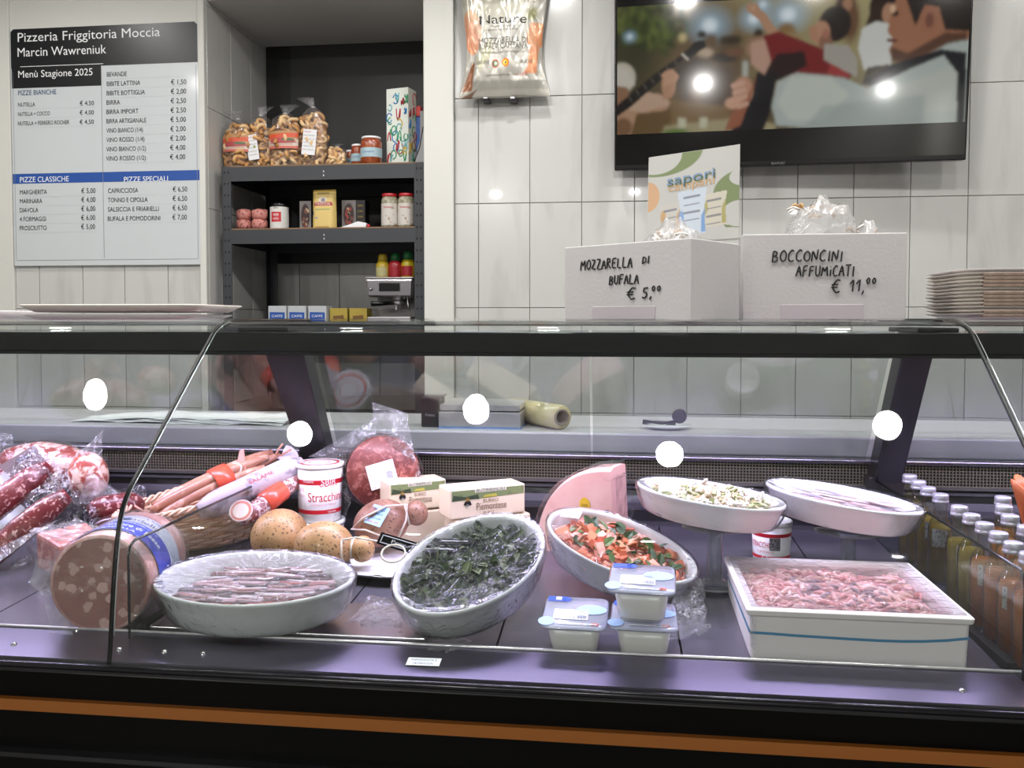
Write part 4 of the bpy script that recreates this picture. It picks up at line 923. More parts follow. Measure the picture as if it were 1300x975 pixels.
def scatter(mb, a, b, zf, n, ln, r, rng, cols, kind='strand', T=None, seg=5, up=.5, sq=.9):
    for _ in range(n):
        q_ = rng.uniform(0, 2 * pi); k = rng.uniform(0, 1) ** .5 * sq; x, y = a * k * cos(q_), b * k * sin(q_); z = zf(k) + rng.uniform(-.004, .005)
        d = rng.uniform(0, 2 * pi); el = rng.uniform(-up, up); L_ = ln * rng.uniform(.5, 1.3); m = rng.randrange(cols)
        if kind == 'strand':
            pts = []; p = Vector((x, y, z))
            for i in range(seg):
                pts.append(p.copy()); d += rng.uniform(-.8, .8); el += rng.uniform(-.5, .5) - el * .3
                st = L_ / seg; p = p + Vector((cos(d) * cos(el), sin(d) * cos(el), sin(el))) * st
                e = hypot(p.x / a, p.y / b)
                if e > .93: p.x *= .93 / e; p.y *= .93 / e
                p.z = max(p.z, .011)
            if T is not None: pts = [T @ p for p in pts]
            mb.tube(pts, r * rng.uniform(.6, 1.2), 4, m, cap=True)
        elif kind == 'leaf':
            w = L_ * .33; e1 = Vector((cos(d) * cos(el), sin(d) * cos(el), sin(el))); e2 = Vector((-sin(d), cos(d), rng.uniform(-.6, .6))).normalized(); c = Vector((x, y, z)); n_ = e1.cross(e2) * L_ * .12
            vs = [c, c + e1 * L_ * .35 + e2 * w + n_, c + e1 * L_ * .75 + e2 * w * .7 + n_, c + e1 * L_, c + e1 * L_ * .75 - e2 * w * .7 + n_, c + e1 * L_ * .35 - e2 * w + n_]
            vs = [Vector((v.x, v.y, max(v.z, .011))) for v in vs]
            for v in vs:
                e = hypot(v.x / a, v.y / b)
                if e > .93: v.x *= .93 / e; v.y *= .93 / e
            mb.add(vs, [(0, 1, 2), (0, 2, 3), (0, 3, 4), (0, 4, 5)], m)
        else:
            mb.box((x, y, z), (L_, L_ * .6, L_ * .45), m, Euler((rng.uniform(-.7, .7), rng.uniform(-.7, .7), d)).to_matrix())

def food(name, label, cat, t, R_):
    o = thing(name, label, cat, t.location.copy(), R_.to_euler(), kind='stuff'); return o
def foodobj(name, label, cat, mb, mats, t):
    o = mb.build(name, mats); o.location = t.location; o.rotation_euler = t.rotation_euler; tag(o, label, cat, kind='stuff'); return o

# ---- front left dish: sliced raw meat under film
c = dk(319, 808); c = Vector((c.x, 1.182, dz(1.182) + .0065))
d1, R1 = dish('oval_dish', 'white oval dish of sliced meat under film, front left on steel tray', c + Vector((-.010, 0, 0)), .147, .090, .055, radians(2), 8, seed=3)
rng = random.Random(5); mb = MB()
for k in range(150):
    y = rng.uniform(-.070, .070); xm = .120 * (1 - (y / .086) ** 2) ** .5; x0 = rng.uniform(-xm, xm * .7); L_ = rng.uniform(.02, .09); x1 = min(xm, x0 + L_); z = .034 + rng.uniform(-.002, .006)
    w = rng.uniform(.002, .0055); pts = [Vector((x0 + (x1 - x0) * i / 5, y + noise.noise(Vector((x0 * 9 + i * .4, y * 30, k))) * .006, z + noise.noise(Vector((i * .5, k * 3, 1))) * .003)) for i in range(6)]
    mb.tube(pts, w, 6, rng.choice([0, 0, 1, 2, 3, 4]), flat=.35)
mb.lathe([(0, .030), (.84, .030)], 40, 5, .142, .092)
foodobj('sliced_meat', 'sliced raw cured meat strips under film in the front left dish', 'meat', mb, [mat('slice_rose', 'c09aa0', .4), mat('slice_pale', 'e6d6dc', .4), mat('slice_brown', '8a5a50', .4), mat('slice_red', 'a8605c', .4), mat('slice_dark', '5f4a48', .4), mat('slice_bed', 'a79aa0', .4, var=(70, '7b6b6c', .4, .6))], d1)
t = thing('label_slip', 'white paper label slip on the film of the front left dish', 'label', aty(358, 716, 1.295), (radians(20), 0, radians(-4)))
MB().box((0, 0, .001), (.040, .022, .0006)).build('slip_paper', paper, t); tb = MB(); f_ = plane_fn((0, 0, .0016), (1, 0, 0), (0, 1, 0)); tb.text('CARPACCIO', .005, f_, 0, 'c', .026, 0, .001).text('€ 18,00 kg', .005, f_, 0, 'c', .022, 0, -.007).build('slip_lettering', grey_ink, t)

# ---- centre dish: dark greens
c = dk(600, 812); c = Vector((c.x - .011, 1.238, dz(1.238)))
d2, R2 = dish('oval_dish', 'white oval dish of dark green leaves, tilted up in the centre', c, .127, .089, .060, radians(52), 23, seed=8)
rng = random.Random(11); mb = MB(); zf = lambda k: .040 + .010 * (1 - k)
scatter(mb, .127, .089, zf, 560, .030, .0011, rng, 4, 'strand', up=.6, sq=.86); scatter(mb, .127, .089, zf, 620, .018, .001, rng, 4, 'leaf', up=.8, sq=.84)
mb.lathe([(0, .044), (.5, .043), (.80, .036)], 40, 0, .127, .089)
foodobj('dark_greens', 'cooked dark green leaves and stems in the centre dish', 'greens', mb, [mat('green_a', '26321f', .6), mat('green_b', '3f4d34', .6), mat('green_c', '334029', .6), mat('green_d', '6c7656', .6)], d2)
# ---- seafood and leaf salad
c = Vector((.004, 1.37, dz(1.37)))
d3, R3 = dish('oval_dish', 'white oval dish of orange seafood salad with green leaves, behind the cheese tubs', c, .128, .078, .052, radians(-26), 17, seed=15, tiltx=9)
rng = random.Random(21); mb = MB(); zf = lambda k: .036 + .008 * (1 - k)
scatter(mb, .128, .078, zf, 150, .020, .003, rng, 3, 'chunk', up=.6, sq=.84); scatter(mb, .128, .078, zf, 130, .024, .0028, rng, 3, 'strand', up=.6, sq=.84)
o_ = len(mb.f); m2 = MB(); scatter(m2, .128, .078, lambda k: .043, 120, .022, .001, rng, 2, 'leaf', up=.7, sq=.7); mb.add(m2.v, m2.f, 3); mb.mi[o_:] = [3 + k for k in m2.mi]
mb.lathe([(0, .036), (.5, .035), (.8, .028)], 40, 0, .128, .078)
foodobj('seafood_salad', 'orange and pink seafood salad with green leaves in the tilted dish', 'salad', mb, [mat('prawn_orange', 'd98463', .35), mat('prawn_pink', 'e5a898', .35), mat('shell_rust', 'b5573c', .4), mat('leaf_green', '5e7648', .45), mat('leaf_dark', '3f5636', .45)], d3)

t = thing('label_slip', 'white paper label slip on the left rim of the seafood dish', 'label', d3.location + R3 @ Vector((-.098, .012, .060)), (radians(28), 0, radians(-20)))
MB().box((0, 0, 0), (.034, .016, .0006)).build('slip_paper', paper, t)
# ---- two glass cake stands with dishes
def cake_stand(px, py, label, hgt, lift):
    c = dk(px, py); t = thing('glass_stand', label, 'cake stand', c)
    MB().lathe([(0, .001), (.045, .0), (.047, .002), (.045, .005), (.02, .008), (.0125, .012), (.0115, hgt - .012), (.018, hgt - .005), (.055, hgt - .003), (.055, hgt), (0, hgt)], 40).build('stand_body', glassmat('stand_glass', 'e9efee', 1.5, .04, 2.6, None, .06), t)
    MB().lathe([(.0445, .0012), (.0475, .0012), (.0475, .0042), (.0445, .0042), (.0445, .0012)], 40).build('foot_rim', glassmat('rim_glass', 'd9e2e0', 1.5, .05, 4, None, .25), t)
    return t, c
s1, c1 = cake_stand(907, 742, 'clear glass stand with round foot under the left raised dish', .099, 0)
d4, R4 = dish('oval_dish', 'white oval dish of pale chopped salad raised on left glass stand', c1 + Vector((-.013, -.004, .1005)), .121, .071, .042, radians(-20), 4, seed=31, tiltx=4)
rng = random.Random(31); mb = MB(); scatter(mb, .121, .071, lambda k: .034 + .010 * (1 - k), 360, .017, .0026, rng, 4, 'strand', up=.7, sq=.8); scatter(mb, .121, .071, lambda k: .034 + .012 * (1 - k), 90, .011, .0026, rng, 4, 'chunk', up=.7, sq=.75); mb.lathe([(0, .036), (.84, .028)], 40, 0, .121, .071)
foodobj('pale_salad', 'pale chopped seafood salad in the dish on the left stand', 'salad', mb, [mat('squid_cream', 'e4d6c4', .4), mat('squid_white', 'f0e8e2', .35), mat('squid_beige', 'cbb696', .4), mat('herb_green', '8f9463', .5)], d4)
s2, c2 = cake_stand(1076, 737, 'clear glass stand with straight stem under the right raised dish', .086, 0)
d5, R5 = dish('oval_dish', 'white oval dish of marinated anchovies raised on right glass stand', c2 + Vector((-.014, .004, .0875)), .124, .071, .042, radians(-22), 4, seed=41, tiltx=5)
rng = random.Random(41); mb = MB()
for k in range(46):
    y = rng.uniform(-.045, .045); xm = .100 * (1 - (y / .066) ** 2) ** .5; x0 = rng.uniform(-xm, xm * .5); x1 = min(xm, x0 + rng.uniform(.035, .06)); z = .031 + rng.uniform(0, .005)
    mb.tube([(x0 + (x1 - x0) * i / 4, y + sin(i + k) * .002, z) for i in range(5)], .006, 6, rng.choice([0, 0, 0, 1, 2]), radii=[.002, .005, .006, .005, .002], flat=.4)
mb.lathe([(0, .031), (.82, .028)], 40, 3, .124, .071)
foodobj('marinated_anchovies', 'pale marinated anchovy fillets in the dish on the right stand', 'fish', mb, [mat('fillet_cream', 'e0d0cc', .35), mat('fillet_rose', 'cba8a4', .35), mat('fillet_grey', '8d8790', .3, .3), mat('fillet_bed', 'c9b4b2', .4)], d5)
MB().tube([(-.09, .01, .046), (-.078, .012, .04), (-.05, .012, .036)], .004, 8, radii=[.008, .006, .004], flat=.3).build('serving_spoon', ceramic, d5)

# ---- white foam box with pink octopus
fl = Vector((.182, 1.133, 0)); 
foam = thing('foam_tray_box', 'large white foam box of pink octopus with blue line at front right', 'foam box', (.319, 1.262, dz(1.262)), (0, 0, radians(-.5)))
BW, BD, BH = .283, .255, .062
def rrect(w, d, r, n=5): return [(sx * (w / 2 - r) + r * cos(a + k * pi / 2 / n), sy * (d / 2 - r) + r * sin(a + k * pi / 2 / n)) for sx, sy, a in ((1, 1, 0), (-1, 1, pi / 2), (-1, -1, pi), (1, -1, 1.5 * pi)) for k in range(n + 1)]
def loft(mb, rings, m=0, sm=True, cap0=True, cap1=True):
    n = len(rings[0]); vs = [p for r_ in rings for p in r_]; fs = [(j * n + i, j * n + (i + 1) % n, (j + 1) * n + (i + 1) % n, (j + 1) * n + i) for j in range(len(rings) - 1) for i in range(n)]
    if cap0: fs.append(tuple(range(n))[::-1])
    if cap1: fs.append(tuple(range((len(rings) - 1) * n, len(rings) * n)))
    return mb.add(vs, fs, m, sm)
def rr3(w, d, r, z): return [(x, y, z) for x, y in rrect(w, d, r)]
mb = MB(); loft(mb, [rr3(BW - .012, BD - .012, .006, -.006), rr3(BW - .008, BD - .008, .006, BH - .010), rr3(BW, BD, .006, BH - .008), rr3(BW + .002, BD + .002, .006, BH - .001), rr3(BW - .004, BD - .004, .006, BH), rr3(BW - .030, BD - .030, .016, BH - .001), rr3(BW - .036, BD - .036, .016, BH - .006), rr3(BW - .040, BD - .040, .016, .02)], sm=False)
mb.build('box_body', eps, foam, .0012)
mb = MB()
ys = [.030, .0295, .0285, .028, .0275, .027, .0268, .0272, .0285, .031, .035]
for i in range(10):
    x0, x1 = -BW / 2 + .0055 + (BW - .011) * i / 10, -BW / 2 + .0055 + (BW - .011) * (i + 1) / 10; y = -BD / 2 + .0036
    mb.add([(x0, y, ys[i] - .0018), (x1, y, ys[i + 1] - .0018), (x1, y, ys[i + 1] + .0018), (x0, y, ys[i] + .0018)], [(0, 1, 2, 3)])
x = -BW / 2 + .0036; mb.add([(x, -BD / 2 + .005, .028), (x, -BD / 2 + .004, .033), (x, BD / 2 - .01, .036), (x, BD / 2 - .01, .033)], [(0, 1, 2, 3)])
mb.build('blue_line', mat('marker_blue', '4a86ae', .5), foam)
rng = random.Random(51); mb = MB(); w, d_ = BW / 2 - .024, BD / 2 - .024
mb.box((0, 0, .038), (w * 2, d_ * 2, .012), 4)
for k in range(420):
    x, y = rng.uniform(-w, w), rng.uniform(-d_, d_); an = rng.uniform(0, 6.28); cu = rng.uniform(-1.6, 1.6); L_ = rng.uniform(.01, .022); p = Vector((x, y, .045)); pts = []; h0 = rng.uniform(.001, .009) * (1 if hypot(x / w, y / d_) < .95 else .4)
    for i in range(6):
        pts.append(Vector((max(-w, min(w, p.x)), max(-d_, min(d_, p.y)), p.z + sin(pi * i / 5) * h0))); an += cu / 2.5; p += Vector((cos(an), sin(an), 0)) * L_ / 3
    mid_ = abs(x + .03) < .03 and abs(y) < .06 or abs(x - .05) < .03 and abs(y + .02) < .06
    mb.tube(pts, .0025, 5, rng.choice([0, 1, 2, 3]) if not (mid_ and rng.random() < .4) else 5, radii=[.0045, .0042, .0036, .003, .0022, .001], cap=False)
    if rng.random() < .25: mb.sphere((x, y, .048), rng.uniform(.004, .010), 8, rng.choice([0, 1, 3]), (1, .8, .6))
pm = [mat('octopus_pink', 'e9a9a8', .25, coat=.6, sss=.1), mat('octopus_pale', 'f3cdca', .25, coat=.6), mat('octopus_rose', 'd98d8e', .25, coat=.6), mat('octopus_flesh', 'eec0b4', .25, coat=.6), mat('octopus_juice', 'd9a3a2', .2, coat=.6), mat('octopus_grey', '8c6f7a', .3, coat=.5)]
oc = mb.build('octopus', pm); oc.location = foam.location; oc.rotation_euler = foam.rotation_euler; tag(oc, 'pink baby octopus filling the white foam box', 'octopus', kind='stuff')
def fw_(u, v):
    x, y = (u - .5) * (BW - .012), (v - .5) * (BD - .012); e = min(1, 8 * min(u, 1 - u, v, 1 - v)); p = Vector((x, y, BH + .0015))
    return p + Vector((0, 0, (noise.noise(p * 40) * .0025 + noise.noise(p * 110) * .0012 - .003) * e))
MB().grid(fw_, 40, 36, sm=True).build('plastic_wrap', filmmat('tray_film', .13, .03, 40, rough=.12, tint='ffe6ea', gain=1.5), foam)
# corner strips of adhesive film hanging at the left
crumple([(.181, 1.137, .912), (.186, 1.129, .912), (.186, 1.129, .868), (.181, 1.137, .87)], 3, 8, .001, 4, 'wrap_edge', foam)

# ---- mozzarella tubs
tub_m = glassmat('frosted_tub', 'ece8e6', 1.5, .25, 1.2, None, .74, 'f4eeee')
lid_clear = glassmat('blue_lid', 'e2e4fb', 1.5, .1, 2.0, (40, .3, .003), .5, 'e6e6fd')
def tub(label, px, py, z=None, rz=0, tilt=8, Y=None):
    c = dk(px, py) if Y is None else Vector((aty(px, py, Y).x, Y, dz(Y)))
    if z is not None: c.z = z
    t = thing('mozzarella_tub', label, 'tub', c, (radians(tilt), 0, rz), 'tubs of mozzarella at the front edge')
    w, h = .070, .043; mb = MB(); loft(mb, [rr3(w - .012, w - .012, .010, .001), rr3(w - .008, w - .008, .012, .003), rr3(w + .002, w + .002, .013, h)]); mb.build('tub_body', tub_m, t)
    for x_, y_ in ((-.013, -.012), (.014, -.010)): MB().sphere((x_, y_, .019), .0165, 14).build('mozzarella_ball', mat('mozzarella', 'efeee6', .35, sss=.2), t)
    mb = MB(); loft(mb, [rr3(w + .004, w + .004, .013, h), rr3(w + .018, w + .020, .012, h + .001), rr3(w + .020, w + .022, .012, h + .003), rr3(w + .014, w + .015, .012, h + .005)], cap0=False); mb.build('lid', lid_clear, t)
    f_ = plane_fn((0, 0, h + .0060), (1, 0, 0), (0, 1, 0)); W_ = (w + .012) / 2
    mb = MB(); R4_ = lambda x0, y0, x1, y1, m: mb.add([f_(x0, y0), f_(x1, y0), f_(x1, y1), f_(x0, y1)], [(0, 1, 2, 3)], m)
    R4_(-W_, W_ - .014, -W_ + .026, W_, 0); mb.disc(f_(-W_ + .026, W_ - .007), .007, n=14, m=0); R4_(-W_ + .011, W_ - .010, -W_ + .019, W_ - .001, 1)
    R4_(-W_ + .012, -.024, .018, .004, 1); mb.disc(f_(.022, .006), .019, n=18, m=2, rx=1.1, ry=.75); mb.disc(f_(-W_ + .004, -W_ + .010), .011, n=16, m=2, ry=1.1)
    R4_(-.02, -W_ + .003, W_ - .01, -W_ + .0075, 1); mb.disc(f_(W_ - .013, -W_ + .006), .006, n=12, m=3, ry=.6); mb.disc(f_(W_ - .030, -W_ + .006), .004, n=12, m=3, ry=.5); mb.disc(f_(W_ - .022, -W_ + .006), .003, n=12, m=4, ry=.6)
    for k in range(len(mb.v)): pass
    mb.build('lid_print', [mat('lid_blue', '2456c8', .4), mat('lid_white', 'e8e9f3', .4), mat('lid_sky', 'a9c8f5', .4), mat('lid_orange', 'd0532f', .4), mat('lid_green', '4f8a5e', .4)], t)
    g_ = lambda x, y: f_(x, y) + Vector((0, 0, .0005)); tb = MB()
    tb.text('MOZZARELLA DI BUFALA CAMPANA', .004, g_, 0, 'l', .052, -W_ + .029, W_ - .007); tb.text('INGREDIENTI: LATTE DI BUFALA', .0028, g_, 1, 'l', .04, -W_ + .014, -.002); tb.text('SIERO INNESTO, SALE, CAGLIO', .0028, g_, 1, 'l', .036, -W_ + .014, -.007)
    tb.text('PESO NETTO', .003, g_, 1, 'l', .016, -W_ + .014, -.014).text('125 g', .005, g_, 0, 'l', .012, -W_ + .03, -.020)
    for k in range(9): tb.add([g_(.004 + k * .0014, -.022), g_(.0047 + k * .0014, -.022), g_(.0047 + k * .0014, -.012), g_(.004 + k * .0014, -.012)], [(0, 1, 2, 3)], 0)
    tb.build('lid_lettering', [mat('ink_violet', '3b3a5c', .5), mat('ink_lilac', '6e6f92', .5)], t); return t
tub('clear-lidded mozzarella tub standing alone at the left of the three', 731, 838, rz=radians(-2), Y=1.163)
tub('mozzarella tub with blue lid underneath the stacked one', 817, 843, rz=radians(-2), Y=1.158, tilt=4)
tub('mozzarella tub with blue lid stacked on top of another', 815, 800, z=dz(1.158) + .0515, rz=radians(-4), Y=1.160, tilt=7)
# crumpled film beside the tubs
o = crumple([dk(846, 822) + Vector((0, 0, .004)), dk(900, 808) + Vector((0, 0, .006)), dk(893, 770) + Vector((0, 0, .03)), dk(858, 760) + Vector((0, 0, .045))], 26, 26, .007, 3, 'film_scrap', None, filmmat('loose_film', .10, .5, 90, strength=.9), freq=45)
tag(o, 'crumpled clear plastic film on the deck right of the tubs', 'plastic film')
for k, (pts, lb) in enumerate((([(512, 822), (560, 836), (600, 826), (545, 800)], 'crumpled film tail under the front of the centre dish'), ([(438, 800), (508, 822), (515, 775), (470, 765)], 'loose clear film on the deck left of the centre dish'))):
    o = crumple([dk(*p_) + Vector((0, 0, .003 if i < 2 else .012)) for i, p_ in enumerate(pts)], 24, 16, .003, 9 + k, 'film_scrap', None, MATS['loose_film'], freq=40); tag(o, lb, 'plastic film')

# ---- pink mortadella wedge (quarter wheel)
c = aty(781, 672, 1.50); base = Vector((c.x, 1.50, dz(1.50)))
wd = thing('ham_wedge', 'large pink quarter wheel of cooked ham standing behind the seafood dish', 'cooked ham', base, (radians(2), 0, radians(-25)))
RW = .168; n = 22; out = [(-RW * 1.0 * cos(a) ** .9 if a < pi / 2 else 0, RW * sin(a) * .985 + .002) for a in np.linspace(0, pi / 2, n)]
prf = [(0, 0)] + [(x_ * .98, z_) for x_, z_ in out]; prf[-1] = (-.006, prf[-1][1])
mb = MB(); rings = []
for yy, k in ((0, .965), (.006, .99), (.012, 1), (.05, 1), (.060, .99), (.064, .965)): rings.append([(x_ * k - .003 * (1 - k) * 10, yy, .001 + z_ * k) for x_, z_ in prf])
loft(mb, rings, sm=False); mb.build('ham_body', mat('cooked_ham', 'dba69c', .38, var=(18, 'e6b9ae', .35, .65), coat=.5), wd)
f_ = plane_fn((0, -.0012, 0), (1, 0, 0), (0, 0, 1)); mb = MB()
mb.disc(f_(-.058, .098), .012, Matrix.Rotation(pi / 2, 3, 'X'), 18, 0, .9, 1.15); mb.disc(f_(-.058, .047), .0075, Matrix.Rotation(pi / 2, 3, 'X'), 14, 1); mb.disc(f_(-.058, .047) + Vector((0, -.0004, 0)), .003, Matrix.Rotation(pi / 2, 3, 'X'), 10, 2); mb.disc(f_(-.014, .088), .0062, Matrix.Rotation(pi / 2, 3, 'X'), 14, 3)
mb.disc(f_(-.014, .068), .0055, Matrix.Rotation(pi / 2, 3, 'X'), 14, 4); mb.disc(f_(-.014, .053), .0055, Matrix.Rotation(pi / 2, 3, 'X'), 14, 4)
mb.add([f_(-.106, .04), f_(-.094, .04), f_(-.094, .088), f_(-.106, .088)], [(0, 1, 2, 3)], 4)
mb.build('ham_print', [mat('crest_yellow', 'd9b02c', .4), mat('badge_orange', 'dd7a2c', .4), ink, mat('badge_grey', '55504f', .4), mat('badge_mauve', 'c08f8c', .4)], wd)
f2 = plane_fn((0, -.0019, 0), (1, 0, 0), (0, 0, 1)); MB().text('DOP', .009, f2, 0, 'c', .012, -.058, .094).text('ITALIA', .007, f2, 0, 'c', .018, -.058, .076).build('ham_lettering', mat('crest_brown', '6b4a18', .5), wd)
def hw(u, v):
    k = v * (len(prf) - 2); i = int(k); a_, b_ = Vector(prf[1 + min(i, n - 1)]), Vector(prf[1 + min(i + 1, n - 1)]); p = a_.lerp(b_, k - i) * 1.015; q_ = Vector((p.x, -.004 + .072 * u, p.y + .002)); return q_ + Vector((0, 0, 1)) * noise.noise(q_ * 60) * .003 - Vector((1, 0, 0)) * abs(noise.noise(q_ * 45)) * .004
MB().grid(hw, 10, 40, sm=False).build('plastic_wrap', film_vac, wd)
def hs(u, v): q_ = Vector((.0035, -.003 + .072 * u, .002 + .15 * v)); return q_ + Vector((noise.noise(q_ * 50) * .005 + .002, 0, 0))
MB().grid(hs, 10, 24, sm=False).build('side_wrap', film_vac, wd); crumple([(-.02, -.003, .145), (.004, -.004, .15), (.006, .066, .152), (-.02, .066, .146)], 12, 14, .003, 7, 'top_wrap', wd, film_vac, world=False, freq=60)
# small white bracket of film left of wedge base skipped; green-white folded wrapper under it
# ---- red and white tub behind the foam box
def printed_tub(name, label, pos, rb, rt, h, words, lidm=None, rz=0, small=False, group=None):
    t = thing(name, label, 'tub', pos, rz, group)
    MB().lathe([(0, 0), (rb * .96, 0), (rb, .002), (rt, h - .006), (0, h - .006)], 36).build('tub_body', plastic_w, t)
    MB().lathe([(0, h - .0055), (rt * 1.03, h - .008), (rt * 1.05, h - .006), (rt * 1.05, h - .001), (rt * .98, h), (rt * .92, h - .0015), (0, h - .0015)], 36).build('lid', lidm or plastic_w, t)
    cone = (rt - rb) / h
    def bandf(z0, z1, m, mb, a=pi): mb.grid(lambda u, v: Vector((cos(-pi / 2 + (u - .5) * 2 * a) * (rb + cone * (z0 + (z1 - z0) * v) + .0004), sin(-pi / 2 + (u - .5) * 2 * a) * (rb + cone * (z0 + (z1 - z0) * v) + .0004), z0 + (z1 - z0) * v)), 40, 1, m)
    mb = MB()
    if h > .06: bandf(h * .66, h * .745, 0, mb); bandf(h * .155, h * .225, 0, mb)
    if mb.v: mb.build('red_bands', mat('tub_red', 'c81e30', .4), t)
    tb = MB(); 
    for s_, sz_, z, wd_, x_, m in words: tb.text(s_, sz_, cyl_fn(rb + cone * z * h, 0, eps=.0010), m, 'c', wd_, x_, z * h)
    if tb.v: tb.build('tub_lettering', [mat('tub_red', 'c81e30', .4), paper, mat('tub_pink', 'dc9aa4', .5)], t)
    return t
c = dk(979, 713); printed_tub('small_cheese_tub', 'small red and white tub between the two stand dishes', c, .031, .034, .076, [('STRACCHINO', .014, .42, .05, -.004, 0), ('DI LATTE FRESCO', .005, .30, .03, 0, 0), ('O', .011, .145, .010, .0, 1)], rz=radians(-30))
t = bpy.data.objects['small_cheese_tub']; mb = MB(); mb.grid(lambda u, v: Vector((cos(-pi / 2 + .25 + .55 * u) * .0338, sin(-pi / 2 + .25 + .55 * u) * .0338, .028 + .022 * v)), 6, 1); mb.build('barcode_patch', mat('barcode_grey', '8d8a8c', .5, var=(500, '3a3a3c', .45, .55)), t)

# ---- stracchino tubs by the basket
Yt = 1.60; ct = aty(407, 660, Yt); zb2 = dz(Yt)
low_h = aty(407, 659, Yt).z - zb2
printed_tub('cheese_tub', 'lower white and red cheese tub, mostly hidden under the taller one', Vector((ct.x, Yt, zb2)), .043, .046, low_h + .001, [('SORI', .012, .4, .02, .02, 0)], group='red and white cheese tubs', rz=radians(24))
t = printed_tub('cheese_tub', 'tall white and red cheese tub with red lettering stacked by basket', Vector((ct.x - .001, Yt, zb2 + low_h + .001)), .040, .0455, .112,
    [('SBIR', .020, .63, .036, .014, 0), ('SBIR', .015, .665, .030, .014, 1), ('Stracchino', .025, .375, .076, .012, 0), ('FORMAGGIO FRESCO', .006, .30, .05, .005, 2), ('MORBIDO', .006, .70, .022, -.026, 1), ('NATURALE', .005, .175, .018, .02, 1), ('LATTE', .008, .55, .016, -.042, 2), ('FRESCO', .007, .45, .016, -.042, 2)], rz=radians(24), group='red and white cheese tubs')
mb = MB()
for r0, r1, m in ((.0335, .038, 0), (.019, .021, 1)): mb.lathe([(r0, .1118), (r1, .1118)], 40, m)
mb.build('lid_print', [mat('tub_red', 'c81e30', .4), mat('lid_rose', 'dd6d78', .4)], t)

# ---- pear-shaped smoked cheeses
def rindmat(name, a, b, spot):
    if name in MATS: return MATS[name]
    t = NT(name); p = t.n('ShaderNodeBsdfPrincipled'); p.inputs['Roughness'].default_value = .5; p.inputs['Coat Weight'].default_value = .15; co = t.coord()
    base = t.ramp(t.noise(14, 3, .5, co), [(.35, hx(a)), (.62, hx(b))]); v = t.n('ShaderNodeTexVoronoi'); v.inputs['Scale'].default_value = 190; v.inputs['Randomness'].default_value = 1; t.l(co, v.inputs['Vector'])
    sp = t.n('ShaderNodeSeparateColor'); t.l(v.outputs['Color'], sp.inputs[0]); mu = t.n('ShaderNodeMath', operation='MULTIPLY', I1=.46); t.l(sp.outputs[1], mu.inputs[0])
    lt = t.n('ShaderNodeMath', operation='LESS_THAN'); t.l(v.outputs['Distance'], lt.inputs[0]); t.l(mu.outputs[0], lt.inputs[1]); sb = t.n('ShaderNodeMath', operation='MULTIPLY', I1=.7); t.l(lt.outputs[0], sb.inputs[0])
    mx = t.n('ShaderNodeMix', data_type='RGBA'); t.l(sb.outputs[0], mx.inputs[0]); t.l(base, mx.inputs[6]); mx.inputs[7].default_value = (*hx(spot), 1)
    t.l(mx.outputs[2], p.inputs['Base Color']); t.l(t.bump(t.noise(60, 4, 0, co), .25, .003), p.inputs['Normal']); t.l(p.outputs[0], t.out.inputs[0]); MATS[name] = t.m; return t.m
rind = rindmat('smoked_rind', '9c7448', 'bd9268', '3a2212'); rind2 = rindmat('dark_rind', '855844', 'a87e68', '4e3024')
string_m = mat('white_string', 'ded4c8', .7)
def pear(label, c, R, ln, hr, dirv, m, seed, head=True):
    """c centre; R radius; ln half length along dirv; hr head radius"""
    t = thing('smoked_cheese', label, 'cheese', c, 0, 'pear-shaped smoked cheeses')
    d = Vector(dirv).normalized(); q_ = Vector((0, 0, 1)).rotation_difference(d).to_matrix()
    prof = []
    for k in range(19):
        a = -pi / 2 + pi * k / 18; prof.append((max(0, cos(a)) * R * (1 if a < 0 else 1), sin(a) * ln))
    prof = [p_ for p_ in prof if p_[1] < ln * .93 or not head]
    if head: prof += [(hr * .62, ln * .99)]
    def f(u, v):
        r, z = prof[round(v * (len(prof) - 1))]; a = 2 * pi * u; p = q_ @ Vector((r * cos(a), r * sin(a), z)); return p * (1 + noise.noise(p * 12 + Vector((seed, 0, 0))) * .07)
    mb = MB().grid(f, 32, len(prof) - 1, 0, True); mb.build('cheese_body', m, t)
    if head:
        hd_ = MB().sphere(d * (ln + hr * .72), hr, 20, 0, (1, 1, .92), q_).build('cheese_head', m, t)
        MB().tube([d * (ln * 1.0) + q_ @ Vector((cos(a) * hr * .72, sin(a) * hr * .72, 0)) for a in np.linspace(0, 2 * pi, 20)], .0022, 6).build('neck_string', string_m, t)
    return t
Yp = 1.335
def depthc(px, py, Y): return aty(px, py, Y)
p2 = pear('speckled tan smoked cheese in front, with small tied head at right', aty(411, 693, 1.39), .042, .051, .0225, (.98, .05, -.06), rind, 3)
p1 = pear('speckled tan round smoked cheese behind, beside the wicker basket', aty(355, 680, 1.45), .050, .052, .02, (.3, .9, .1), rind, 8, False)
p3 = pear('brown smoked cheese with blue label and string, under the butter packs', aty(483, 664, 1.49), .042, .050, .023, (.86, .25, .22), rind2, 5)
t = p3; R_ = Euler((radians(48), radians(8), radians(-22))).to_matrix(); O = Vector((.004, -.036, .022)); ex, ey = R_ @ Vector((1, 0, 0)), R_ @ Vector((0, 1, 0)); f_ = plane_fn(O, ex, ey)
MB().prism([f_(-.018, -.019), f_(.018, -.019), f_(.018, .019), f_(-.018, .019)], (ex.cross(ey)) * .0006).build('blue_label', mat('label_sky', '9cc4ea', .4), t)
g_ = lambda x, y: f_(x, y) + ex.cross(ey) * .0014; tb = MB()
for k, w_ in enumerate(('PROVOLA', 'AFFUMICATA', 'Agerola', 'latte, sale')): tb.text(w_, .0058, g_, 0 if k < 3 else 1, 'c', .024, 0, .009 - k * .008)
